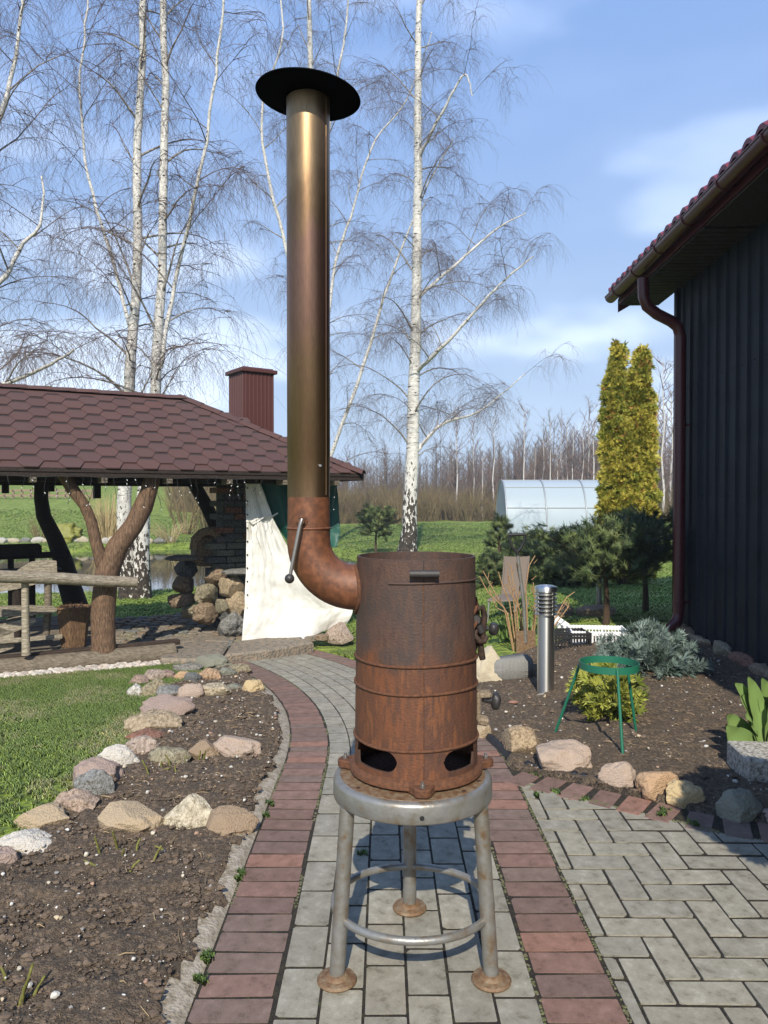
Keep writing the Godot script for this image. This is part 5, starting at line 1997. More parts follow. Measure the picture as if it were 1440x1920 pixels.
	for i in 12:
		mb = MB.new()
		var bp := []
		var br := []
		for k in 13:
			var an := PI + PI * k / 12.0
			bp.append(hs(r0 + 0.25 + i * 0.66, ov + 0.06 + cos(an) * 0.064, 3.438 + sin(an) * 0.064) - o); br.append(0.008)
		mb.tube(bp, br, 6)
		put("bracket", mb, M.gutter, gut)
	# downpipe: out of the gutter, back to the wall, down to the shoe
	var dp := []
	for q in [[1206, 522], [1207, 556], [1213, 574], [1232, 589], [1258, 602], [1271, 613], [1276, 632]]:
		dp.append(at(q[0], q[1], 7.0) - o)
	var bx: Vector3 = dp[-1]
	dp.append(Vector3(bx.x, 1.6, bx.z) + Vector3(0.0, -o.y, 0))
	dp.append(Vector3(bx.x, 0.25, bx.z))
	dp.append(Vector3(bx.x - 0.02, 0.16, bx.z + 0.01))
	dp.append(Vector3(bx.x - 0.13, 0.07, bx.z + 0.05))
	mb = MB.new()
	var rr2 := []
	for i in dp.size(): rr2.append(0.052)
	mb.tube(dp, rr2, 20)
	var pipe := put("downpipe", mb, M.gutter, t)
	for h in [0.34, 1.98]:
		mb = MB.new()
		mb.lathe([Vector2(0.052, -0.018), Vector2(0.058, -0.018), Vector2(0.058, 0.018), Vector2(0.052, 0.018)], 20, Vector3(bx.x, h, bx.z))
		mb.box(Vector3(bx.x + 0.06, h, bx.z - 0.005), Vector3(0.08, 0.02, 0.01))
		put("clip", mb, M.gutter, pipe)

# ================================================================ stones and garden things
func make_stones() -> void:
	var L := "stones edging the left flower bed"
	var list := [
		[[-45, 1582, 29, 1642], "rose", "purplish pink boulder at the lawn corner of the bed beside the white speckled one"],
		[[2, 1553, 92, 1606], "white", "white speckled granite boulder low in the lawn edge row"],
		[[33, 1506, 122, 1562], "tan", "brownish tan boulder with a humped top beside white speckled granite"],
		[[106, 1479, 183, 1529], "pink", "tan and pink mottled boulder between the grey dome and the brown hump"],
		[[146, 1441, 215, 1502], "grey", "smooth dark grey dome-shaped boulder in the lawn edge row"],
		[[130, 1419, 222, 1479], "rose", "pale rose boulder leaning behind the smooth grey dome"],
		[[191, 1395, 256, 1441], "white", "chalky white boulder between rose and pink stones of the lawn edge"],
		[[237, 1378, 300, 1423], "pink", "pinkish flat-topped boulder below the thin red stone"],
		[[237, 1364, 305, 1392], "red", "thin red-brown flat stone wedged under the tan slanted boulder"],
		[[243, 1329, 333, 1377], "tan", "tan slanted block-like boulder above the red flat stone"],
		[[267, 1301, 355, 1352], "rose", "large mauve-pink boulder in the upper lawn edge row"],
		[[235, 1275, 273, 1308], "white", "bright white pointed stone at the lawn end of the rock pile"],
		[[258, 1270, 324, 1307], "olive", "greenish tan stone leaning beside the bright white pointed one"],
		[[286, 1281, 347, 1307], "grey", "low grey stone above the large mauve boulder"],
		[[337, 1281, 382, 1314], "pink", "peach pink rounded stone in the upper cross row"],
		[[374, 1276, 430, 1310], "cream", "cream angular stone beside the peach pink one in the upper cross row"],
		[[453, 1272, 493, 1300], "yellow", "honey yellow rounded stone at the path end of the upper cross row"],
		[[424, 1279, 455, 1297], "green", "small mossy green stone beside the honey yellow one"],
		[[245, 1263, 281, 1285], "rose", "small rose stone at the back of the rock pile on the lawn"],
		[[268, 1253, 308, 1279], "pink", "pinkish tan stone between two rose stones of the rock pile"],
		[[296, 1253, 332, 1275], "rose", "flat rose stone at the top of the rock pile"],
		[[327, 1256, 357, 1277], "orange", "small orange tan stone beside the blue-grey one"],
		[[344, 1258, 376, 1281], "dark", "small blue-grey stone in the middle of the rock pile"],
		[[327, 1240, 374, 1261], "grey", "flat grey stone behind the orange one of the rock pile"],
		[[375, 1251, 419, 1277], "orange", "orange pink angular stone in the rock pile near the path"],
		[[404, 1249, 442, 1273], "green", "grey-green flat stone between the orange stone and the path"],
		[[424, 1242, 466, 1266], "olive", "smooth olive flat stone at the rock pile end by the brick edging"],
		[[370, 1224, 430, 1255], "green", "large grey-green stone on top of the rock pile by the threshold"],
		[[369, 1225, 398, 1242], "pink", "small pink stone tucked behind the large grey-green one"],
		[[277, 1397, 354, 1438], "olive", "olive tan oblong stone at the lawn side of the middle cross row"],
		[[351, 1385, 409, 1425], "brown", "grey-brown stone in the centre of the middle cross row"],
		[[408, 1372, 486, 1424], "pink", "pinkish white dome stone at the path side of the middle cross row"],
		[[190, 1499, 298, 1568], "tan", "large sandy tan block in the lower cross row beside the cream peak"],
		[[296, 1486, 415, 1562], "cream", "pale cream peaked rock in the middle of the lower cross row"],
		[[380, 1507, 475, 1568], "brown", "coarse brown oval boulder at the path end of the lower cross row"]]
	for r in list: rock(r[0], r[1], r[2], L, 4, 10 if "peak" in r[2] or "angular" in r[2] else 6, 0.2, 1.0, -9.0, "coarse" in r[2] or "speckled" in r[2])
	var R := "stones edging the right flower bed"
	list = [
		[[940, 1358, 1016, 1420], "tan", "rounded sandy tan boulder beside the long pink one at the terrace edge"],
		[[996, 1386, 1112, 1451], "pink", "long sloping pink granite boulder at the terrace edge"],
		[[1127, 1425, 1195, 1482], "pink", "squat pink speckled boulder under the front leg of the green stand"],
		[[1198, 1436, 1268, 1500], "orange", "rounded orange pink boulder leaning on the coarse yellowish one"],
		[[1247, 1459, 1314, 1513], "yellow", "coarse yellowish boulder between the orange pink one and bare soil"],
		[[1345, 1479, 1424, 1539], "green", "grey-green boulder half in shadow at the terrace edge"],
		[[1428, 1512, 1490, 1545], "rose", "low rose stone in shadow beyond the grey-green boulder"],
		[[1302, 1387, 1329, 1407], "white", "small white pebble stone on the soil near the tulips"],
		[[1223, 1397, 1241, 1413], "cream", "tiny cream stone on the soil behind the green stand"],
		[[876, 1192, 942, 1284], "cream", "pale pointed boulder leaning against the grey granite block"],
		[[890, 1354, 921, 1383], "tan", "small tan stone on the soil behind the stove latch"],
		[[1020, 1130, 1075, 1160], "brown", "round brown boulder behind the white crates"],
		[[1082, 1132, 1150, 1160], "brown", "low flat brown boulder in the pine shade behind the white crates"]]
	for r in list: rock(r[0], r[1], r[2], R, 4, 6, 0.18, 1.0, -9.0, "coarse" in r[2] or "speckled" in r[2] or "granite" in r[2])
	# granite block behind the lamp
	var mb := MB.new()
	var p := on(964, 1281)
	blob(mb, Vector3(0, 0.09, 0), Vector3(0.185, 0.13, 0.13), Basis.from_euler(Vector3(0, 0.25, 0.12)), 4, 0.03, 0, 71, 1.0)
	for i in mb.v.size():
		var q := mb.v[i]
		mb.v[i] = Vector3(clampf(q.x, -0.15, 0.155), clampf(q.y, -0.05, 0.18 + q.x * 0.10), clampf(q.z, -0.09, 0.09))
	for i in mb.n.size(): pass
	tag(put("granite_block", mb, M.sc_grey, self, p + Vector3(0, 0, -0.09)), "flat-sided grey granite block behind the steel lamp post", "stone")
	# red brick shard
	mb = MB.new()
	blob(mb, Vector3.ZERO, Vector3(0.035, 0.012, 0.02), Basis(), 2, 0.1, 6, 4)
	tag(put("brick_shard", mb, M.brick2, self, on(963, 1327) + Vector3(0, 0.035, 0)), "small orange brick shard on the soil near the steel lamp post", "brick")
	# stones along the far bank of the pond
	for i in 16:
		var px := 5.0 + i * 21.0 + rnd(-5, 5)
		var a := Vector3(0, 0, 0)
		var d := 28.5 + rnd(-0.3, 0.6)
		var x := (px - 720.0) / F * d
		mb = MB.new()
		blob(mb, Vector3(0, 0.08, 0), Vector3(rnd(0.16, 0.3), rnd(0.12, 0.2), 0.16), Basis(), 2, 0.15, 4, 800 + i)
		tag(put("bank_stone", mb, M[["st_white", "st_cream", "st_grey"][i % 3]], self, Vector3(x, maxf(ground(x, d), -0.60) - 0.02, -d)), "pale stone on the far bank of the pond", "stone", "stones along the far pond bank")

func make_beds_things() -> void:
	# steel bollard lamp
	var p := on(1023, 1303)
	var t := thing("bollard_lamp", "brushed stainless steel bollard lamp with louvred head standing in the soil", "lamp", p)
	var mb := MB.new()
	var d := -p.z
	var k := d / F
	mb.lathe([Vector2(0, 0), Vector2(0.0585, 0), Vector2(0.0585, 0.562), Vector2(0.0, 0.562)], 48)
	put("post", mb, M.stainless, t)
	mb = MB.new()
	mb.lathe([Vector2(0, 0.56), Vector2(0.052, 0.56), Vector2(0.052, 0.72), Vector2(0, 0.72)], 32)
	put("diffuser", mb, M.black, t)
	for i in 6:
		mb = MB.new()
		var y := 0.562 + i * 0.0275
		mb.lathe([Vector2(0.053, y + 0.017), Vector2(0.076, y + 0.0), Vector2(0.0785, y + 0.003), Vector2(0.0785, y + 0.007), Vector2(0.055, y + 0.021)], 48)
		put("louvre", mb, M.stainless, t)
	mb = MB.new()
	mb.lathe([Vector2(0.0, 0.722), Vector2(0.074, 0.722), Vector2(0.0775, 0.725), Vector2(0.0775, 0.752), Vector2(0.074, 0.758), Vector2(0.05, 0.766), Vector2(0.0, 0.770)], 48)
	put("cap", mb, M.stainless, t)
	for i in 4:
		mb = MB.new()
		var a := 0.5 + i * PI / 2
		mb.tube([Vector3(sin(a) * 0.07, 0.56, cos(a) * 0.07), Vector3(sin(a) * 0.07, 0.73, cos(a) * 0.07)], [0.003, 0.003], 6)
		put("rod", mb, M.stainless, t)
	mb = MB.new()
	blob(mb, Vector3(0.03, 0.0, 0.0), Vector3(0.13, 0.035, 0.11), Basis(), 3, 0.12, 2, 88)
	put("concrete_foot", mb, M.mortar, t)
	# green plant stand
	var f := [on(1040, 1380), on(1168, 1427), on(1193, 1380)]
	var ctr := Vector3((at(1142, 1250, 4.02)).x, 0.415, -4.02)
	t = thing("plant_stand", "green painted iron ring stand on three ribbed rebar legs over the small shrub", "plant stand", Vector3(ctr.x, 0, ctr.z))
	mb = MB.new()
	mb.lathe([Vector2(0.150, 0.395), Vector2(0.154, 0.395), Vector2(0.154, 0.432), Vector2(0.150, 0.432), Vector2(0.150, 0.395)], 64)
	put("ring", mb, M.greenpaint, t)
	for i in 3:
		var a: Vector3 = f[i] + Vector3(0, 0.01, 0) - t.position
		var hd := Vector3(a.x, 0, a.z).normalized()
		var b := hd * 0.158 + Vector3(0, 0.425, 0)
		mb = MB.new()
		var pts := []
		var rr := []
		for q in 61:
			pts.append(a.lerp(b, q / 60.0)); rr.append(0.0072 if q % 2 else 0.0085)
		mb.tube(pts, rr, 10)
		put("leg", mb, M.greenpaint, t)
	# concrete planter block at the right edge
	mb = MB.new()
	var c := on(1488, 1482)
	mb.box(Vector3(0.0, 0.06, -0.14), Vector3(0.36, 0.14, 0.28), Basis(Vector3.UP, -0.10), 0.006)
	tag(put("concrete_block", mb, M.block, self, c), "pale concrete block in front of the tulips beside the terrace", "block")
	# garden spade
	var sp := on(978, 1222)
	t = thing("garden_spade", "upright spade with black D-shaped handle and grey metal shaft stuck in the soil", "spade", sp)
	var dd := -sp.z
	var Q := func(px: float, py: float, z := 0.0) -> Vector3: return at(px, py, dd + z) - sp
	mb = MB.new()
	mb.tube([Q.call(986, 1205), Q.call(982, 1130), Q.call(975, 1075), Q.call(970, 1037)], [0.017, 0.016, 0.015, 0.014], 12)
	put("shaft", mb, M.zinc, t)
	mb = MB.new()
	mb.tube([Q.call(970, 1042), Q.call(969, 1034), Q.call(961, 1026), Q.call(956, 1014), Q.call(955, 1003)], [0.017, 0.017, 0.013, 0.012, 0.012], 10)
	mb.tube([Q.call(969, 1036), Q.call(977, 1027), Q.call(983, 1014), Q.call(984, 1003)], [0.017, 0.013, 0.012, 0.012], 10)
	mb.tube([Q.call(953, 1003), Q.call(986, 1002)], [0.015, 0.015], 12)
	put("handle", mb, M.black, t)
	mb = MB.new()
	mb.box(Q.call(986, 1195) + Vector3(0, -0.06, 0), Vector3(0.19, 0.24, 0.012), Basis.from_euler(Vector3(-0.05, 0.2, 0)), 0.004)
	put("blade", mb, M.zincrust, t)
	# brown sling chair
	var cp := on(930, 1160)
	t = thing("garden_chair", "brown fabric sling garden chair with thin metal legs behind the bare shrub", "chair", cp)
	dd = -cp.z + 0.15
	Q = func(px: float, py: float, z := 0.0) -> Vector3: return at(px, py, dd + z) - cp
	var rows := []
	for q in [[946, 992, 1043, 0.25], [944, 992, 1060, 0.22], [942, 990, 1085, 0.17], [941, 985, 1115, 0.1]]:
		rows.append([Q.call(q[0], q[2], q[3]), Q.call((q[0] + q[1]) / 2, q[2] + 1, q[3] + 0.03), Q.call(q[1], q[2], q[3])])
	mb = MB.new()
	mb.grid(rows)
	put("backrest", mb, M.chair, t)
	rows = []
	for q in [[941, 985, 1114, 0.1], [930, 978, 1117, -0.2], [914, 972, 1123, -0.42], [914, 972, 1127, -0.43]]:
		rows.append([Q.call(q[0], q[2], q[3]), Q.call((q[0] + q[1]) / 2, q[2] + 1, q[3]), Q.call(q[1], q[2], q[3])])
	mb = MB.new()
	mb.grid(rows)
	put("seat", mb, M.chair, t)
	for q in [[917, 1126, 914, 1165, -0.4], [968, 1126, 966, 1180, -0.4], [942, 1115, 945, 1155, 0.1], [986, 1115, 990, 1155, 0.1]]:
		mb = MB.new()
		var a: Vector3 = Q.call(q[0], q[1], q[4])
		var b: Vector3 = Q.call(q[2], q[3], q[4])
		b.y = ground(b.x + cp.x, -(b.z + cp.z)) - cp.y
		mb.tube([a, b], [0.011, 0.011], 8)
		put("leg", mb, M.chairframe, t)
	for q in [[946, 941, 0.25], [992, 985, 0.25]]:
		mb = MB.new()
		mb.tube([Q.call(q[0], 1043, 0.26), Q.call(q[1], 1115, 0.11)], [0.012, 0.012], 8)
		put("frame_tube", mb, M.chair, t)
	# crates
	crate(Vector2(1070, 1222), 0.34, 0.17, 0.26, M.black, "black slatted plastic crate standing behind the steel lamp post", 0.05)
	crate(Vector2(1130, 1210), 0.50, 0.13, 0.34, M.whiteplastic, "white slatted plastic crate lying on the soil beside the blue juniper", -0.1)
	var w := on(1062, 1190)
	t = thing("plastic_tray", "white plastic tray tilted up against the crates behind the lamp", "tray", w)
	mb = MB.new()
	var b2 := Basis.from_euler(Vector3(0.15, -0.2, -0.6))
	mb.box(Vector3(-0.12, 0.12, -0.1), Vector3(0.36, 0.015, 0.2), b2, 0.004)
	put("base", mb, M.whiteplastic, t)
	for q in [[0.0, 0.10], [0.0, -0.10]]:
		mb = MB.new()
		mb.box(Vector3(-0.12, 0.12, -0.1) + b2 * Vector3(0, 0.025, q[1]), Vector3(0.36, 0.05, 0.010), b2, 0.003)
		put("side", mb, M.whiteplastic, t)
	# grey post between the pines
	var gp := on(1123, 1152)
	mb = MB.new()
	mb.tube([Vector3.ZERO, Vector3(0, 0.50, 0)], [0.032, 0.032], 16)
	mb.lathe([Vector2(0.0, 0.52), Vector2(0.036, 0.50), Vector2(0.036, 0.48)], 16)
	tag(put("marker_post", mb, M.zinc, self, gp), "slim pale grey metal post among the pine trunks", "post")
	# black plastic lawn edging in front of the right stones
	t = null
	rows = []
	for i in 40:
		var q := i / 39.0
		var a := on(lerpf(913, 960, minf(q * 3.0, 1.0)) if q < 0.333 else lerpf(960, 1128, (q - 0.333) / 0.667), lerpf(1384, 1428, minf(q * 3.0, 1.0)) if q < 0.333 else lerpf(1428, 1472, pow((q - 0.333) / 0.667, 0.8)))
		var wob := 0.02 * nz.get_noise_1d(i * 40.0)
		rows.append([a + Vector3(-0.012, 0.0, 0.012), a + Vector3(0, 0.022 + wob, 0.004), a + Vector3(0.012, 0.026 + wob * 1.6, -0.008), a + Vector3(0.03, 0.012, -0.03 + wob)])
	mb = MB.new()
	mb.grid(rows)
	for i in mb.n.size():
		if mb.n[i].y < 0: mb.n[i] = -mb.n[i]
	tag(put("lawn_edging", mb, M.black), "crumpled black plastic edging strip beside the brick course", "edging")
	# pruned rose stubs in the left bed
	var stubs := [["pruned rose stubs low in the left bed behind the lowest soil", [[32, 1895, 62, 1815], [40, 1892, 55, 1840], [58, 1880, 85, 1868], [10, 1850, 2, 1822]]],
		["pruned rose stubs in front of the sandy tan block and cream peak", [[222, 1600, 211, 1565], [190, 1612, 178, 1575], [200, 1640, 158, 1620], [255, 1606, 263, 1578], [240, 1640, 262, 1635], [285, 1622, 303, 1610], [312, 1602, 290, 1592], [226, 1612, 232, 1598]]],
		["pruned rose stubs in front of the olive tan oblong stone", [[281, 1460, 266, 1430], [305, 1447, 303, 1432], [320, 1442, 310, 1420], [332, 1455, 328, 1440], [350, 1434, 348, 1418], [370, 1432, 376, 1412], [380, 1432, 386, 1412], [290, 1450, 318, 1445]]]]
	for s in stubs:
		var o := on(s[1][0][0], s[1][0][1])
		t = thing("pruned_rose", s[0], "rose stubs", o, "pruned roses in the left bed")
		for q in s[1]:
			var a := on(q[0], q[1])
			var dz := -a.z
			var b := at(q[2], q[3], dz + rnd(-0.03, 0.03))
			if b.y < a.y + 0.015: b.y = a.y + rnd(0.02, 0.05)
			mb = MB.new()
			mb.tube([a + Vector3(0, 0.0, 0) - o, a.lerp(b, 0.55) + Vector3(rnd(-0.006, 0.006), 0.012, 0) - o, b - o + Vector3(0, 0.012, 0)], [0.0048, 0.0044, 0.0036], 8)
			put("stub", mb, M.greenstem, t)
	# pruned hydrangea
	var ho := on(955, 1222)
	t = thing("bare_shrub", "leafless pruned shrub of pale brown canes in front of the garden chair", "shrub", ho)
	var hd2 := -ho.z
	for q in [[[962, 1205], [945, 1140], [915, 1110], [900, 1080]], [[964, 1205], [952, 1150], [935, 1125], [905, 1070]], [[968, 1200], [955, 1130], [943, 1100], [934, 1072]], [[970, 1205], [966, 1150], [962, 1110], [951, 1068]], [[975, 1210], [968, 1140], [975, 1095], [968, 1055]], [[985, 1212], [975, 1150], [962, 1090], [958, 1060]], [[990, 1212], [988, 1150], [986, 1100], [992, 1060], [1004, 1042]], [[985, 1205], [975, 1160], [930, 1140], [917, 1105]], [[992, 1212], [1000, 1170], [1005, 1120], [1000, 1092]], [[995, 1212], [1003, 1170], [1004, 1130], [996, 1100]], [[1010, 1222], [1040, 1160], [1062, 1120], [1078, 1110]], [[1010, 1215], [1045, 1165], [1068, 1136]], [[1005, 1225], [1045, 1200], [1072, 1180]], [[980, 1210], [985, 1165], [968, 1130], [950, 1097]]]:
		mb = MB.new()
		var pts := []
		var rr := []
		var z := rnd(-0.12, 0.18)
		for i in q.size():
			pts.append(at(q[i][0] + rnd(-1, 1), q[i][1], hd2 + z * (i + 0.3) / q.size()) - ho)
			rr.append(lerpf(0.0085, 0.0045, float(i) / (q.size() - 1)))
		pts[0].y = 0.0
		mb.tube(pts, rr, 8)
		var cane := put("cane", mb, M.stem, t)
		mb = MB.new()
		for i in 3:
			var m: Vector3 = pts[1].lerp(pts[-1], rng.randf())
			mb.tube([m, m + Vector3(rnd(-0.05, 0.05), rnd(0.03, 0.08), rnd(-0.03, 0.03))], [0.005, 0.003], 5)
		put("side_shoot", mb, M.stem, cane)
	# broad leaves: tulips right, hosta-like leaves behind the stove
	var tu := on(1418, 1408)
	t = thing("tulip_clump", "clump of broad pale green tulip leaves behind the concrete block", "plant", tu)
	leaf(t, tu, [[1425, 1405], [1395, 1375], [1368, 1352], [1362, 1340]], 0.045)
	leaf(t, tu, [[1428, 1400], [1400, 1400], [1372, 1380], [1360, 1358]], 0.06)
	leaf(t, tu, [[1425, 1395], [1415, 1350], [1402, 1315], [1390, 1303]], 0.04)
	leaf(t, tu, [[1430, 1395], [1420, 1330], [1408, 1290], [1401, 1266]], 0.04)
	leaf(t, tu, [[1428, 1390], [1405, 1320], [1388, 1292], [1376, 1280]], 0.032)
	leaf(t, tu, [[1438, 1395], [1436, 1330], [1432, 1290], [1427, 1269]], 0.042)
	leaf(t, tu, [[1436, 1398], [1424, 1360], [1406, 1340], [1396, 1345]], 0.04)
	leaf(t, tu, [[1440, 1395], [1450, 1340], [1452, 1300], [1448, 1280]], 0.045)
	leaf(t, tu, [[1440, 1400], [1462, 1360], [1478, 1330], [1485, 1310]], 0.045)
	leaf(t, tu, [[1432, 1400], [1440, 1360], [1428, 1325], [1420, 1310]], 0.038)
	var hl := on(935, 1205)
	t = thing("leafy_plant", "low clump of glossy green leaves between the stove and the bare canes", "plant", hl)
	for i in 15:
		var px := rnd(905, 1000)
		leaf(t, hl, [[px, 1200 + rnd(-5, 10)], [px + rnd(-14, 14), 1175 + rnd(-8, 8)], [px + rnd(-26, 20), 1165 + rnd(-15, 15)]], rnd(0.03, 0.055), 0.75)
	# small weeds in the joints
	var wm := grass_blade_mesh(8, 0.03, 0.004, 12)
	var xf := []
	var co := []
	for q in [[388, 1802], [376, 1840], [449, 1645], [506, 1508], [498, 1530], [1010, 1490], [1040, 1488], [1095, 1500], [1240, 1528], [1250, 1522], [1300, 1548], [680, 1600], [640, 1700], [372, 1835], [385, 1795], [452, 1640], [1000, 1448], [1010, 1452]]:
		for i in 5:
			var a := on(q[0] + rnd(-7, 7), q[1] + rnd(-5, 5))
			xf.append(Transform3D(Basis(Vector3.UP, rng.randf() * TAU).scaled(Vector3.ONE * rnd(0.4, 0.9)), a))
			co.append(Color(0.10, 0.17, 0.03) * rnd(0.8, 1.3))
	tag(copies("joint_weeds", wm, M.grass, xf, co), "tiny green weeds growing in the paving joints and mortar", "weeds")

func leaf(t: Node3D, o: Vector3, line: Array, width: float, tone := 1.0) -> void:
	var d := -o.z + rnd(-0.08, 0.08)
	var ctrl := []
	for i in line.size():
		ctrl.append(at(line[i][0], line[i][1], d - 0.06 * i) - o)
	ctrl[0].y = 0.02
	var rows := []
	var n := 12
	for i in n + 1:
		var k := float(i) / n * (ctrl.size() - 1)
		var j := mini(int(k), ctrl.size() - 2)
		var p: Vector3 = ctrl[j].lerp(ctrl[j + 1], k - j)
		var dir: Vector3 = (ctrl[j + 1] - ctrl[j]).normalized()
		var side := dir.cross(Vector3(0.25, 0.3, 1)).normalized()
		var f := float(i) / n
		var w := width * 1.3 * (sin(pow(f, 0.75) * PI) * 0.95 + 0.12 * (1.0 - f))
		var cup := Vector3(0, 0, 0.35) * w
		rows.append([p - side * w + cup, p - side * w * 0.5 + cup * 0.25, p, p + side * w * 0.5 + cup * 0.25, p + side * w + cup])
	var mb := MB.new()
	var g := rnd(0.85, 1.15) * tone
	mb.col = Color(0.19 * g, 0.29 * g, 0.085 * g)
	mb.grid(rows)
	put("leaf", mb, M.leaf, t)

func crate(px: Vector2, w: float, h: float, dep: float, m: Material, label: String, turn: float) -> void:
	var p := on(px.x, px.y)
	var t := thing("slatted_crate", label, "crate", p + Vector3(0, 0, -dep / 2))
	t.rotation.y = turn
	for s in 4:
		var along := w if s % 2 == 0 else dep
		var fb := Basis(Vector3.UP, s * PI / 2)
		var o := fb * Vector3(0, 0, (dep if s % 2 == 0 else w) / 2)
		var mb := MB.new()
		for y in [0.012, h - 0.02, h * 0.72]:
			mb.box(o + Vector3(0, y, 0), Vector3(along, 0.022, 0.012), fb, 0.002)
		var n := int(along / 0.028)
		for i in n + 1:
			mb.box(o + fb * Vector3(-along / 2 + along * i / n, h / 2, -0.001), Vector3(0.010 if i % 6 else 0.02, h - 0.01, 0.008), fb)
		put("side", mb, m, t)
	var mb2 := MB.new()
	mb2.box(Vector3(0, 0.008, 0), Vector3(w - 0.02, 0.01, dep - 0.02))
	put("bottom", mb2, m, t)

# ================================================================ evergreen shrubs
func spray_mesh(sd: int, n: int, len: float, w: float) -> ArrayMesh:     # fan of scale-leaf twiglets
	var r := RandomNumberGenerator.new()
	r.seed = sd
	var mb := MB.new()
	for i in n:
		var a := lerpf(-1.1, 1.1, (i + r.randf()) / n)
		var l := len * r.randf_range(0.6, 1.0)
		var dir := Vector3(sin(a), cos(a), r.randf_range(-0.35, 0.35)).normalized()
		var sd2 := dir.cross(Vector3(r.randf_range(-0.5, 0.5), 0, 1)).normalized() * w
		var k := r.randf_range(0.8, 1.2)
		mb.col = Color(k, k, k)
		var nn := dir.cross(sd2).normalized()
		var s := mb.vert(dir * l * 0.1, nn)
		mb.vert(dir * l * 0.55 + sd2, nn); mb.vert(dir * l, nn); mb.vert(dir * l * 0.5 - sd2, nn)
		mb.quad(s, s + 1, s + 2, s + 3)
	return mb.mesh()
func tuft_mesh(sd: int, n: int, len: float, w: float) -> ArrayMesh:      # bottle brush of needles on a short shoot
	var r := RandomNumberGenerator.new()
	r.seed = sd
	var mb := MB.new()
	for i in n:
		var f := float(i) / n
		var a := r.randf() * TAU
		var dir := Vector3(cos(a), r.randf_range(0.5, 1.5), sin(a)).normalized()
		var o := Vector3(0, f * len * 1.3, 0)
		var sd2 := dir.cross(Vector3.UP).normalized() * w
		var k := r.randf_range(0.75, 1.25)
		mb.col = Color(k, k, k)
		var nn := (dir + Vector3.UP * 0.5).normalized()
		var s := mb.vert(o - sd2, nn)
		mb.vert(o + sd2, nn); mb.vert(o + dir * len, nn)
		mb.tri(s, s + 1, s + 2)
	return mb.mesh()

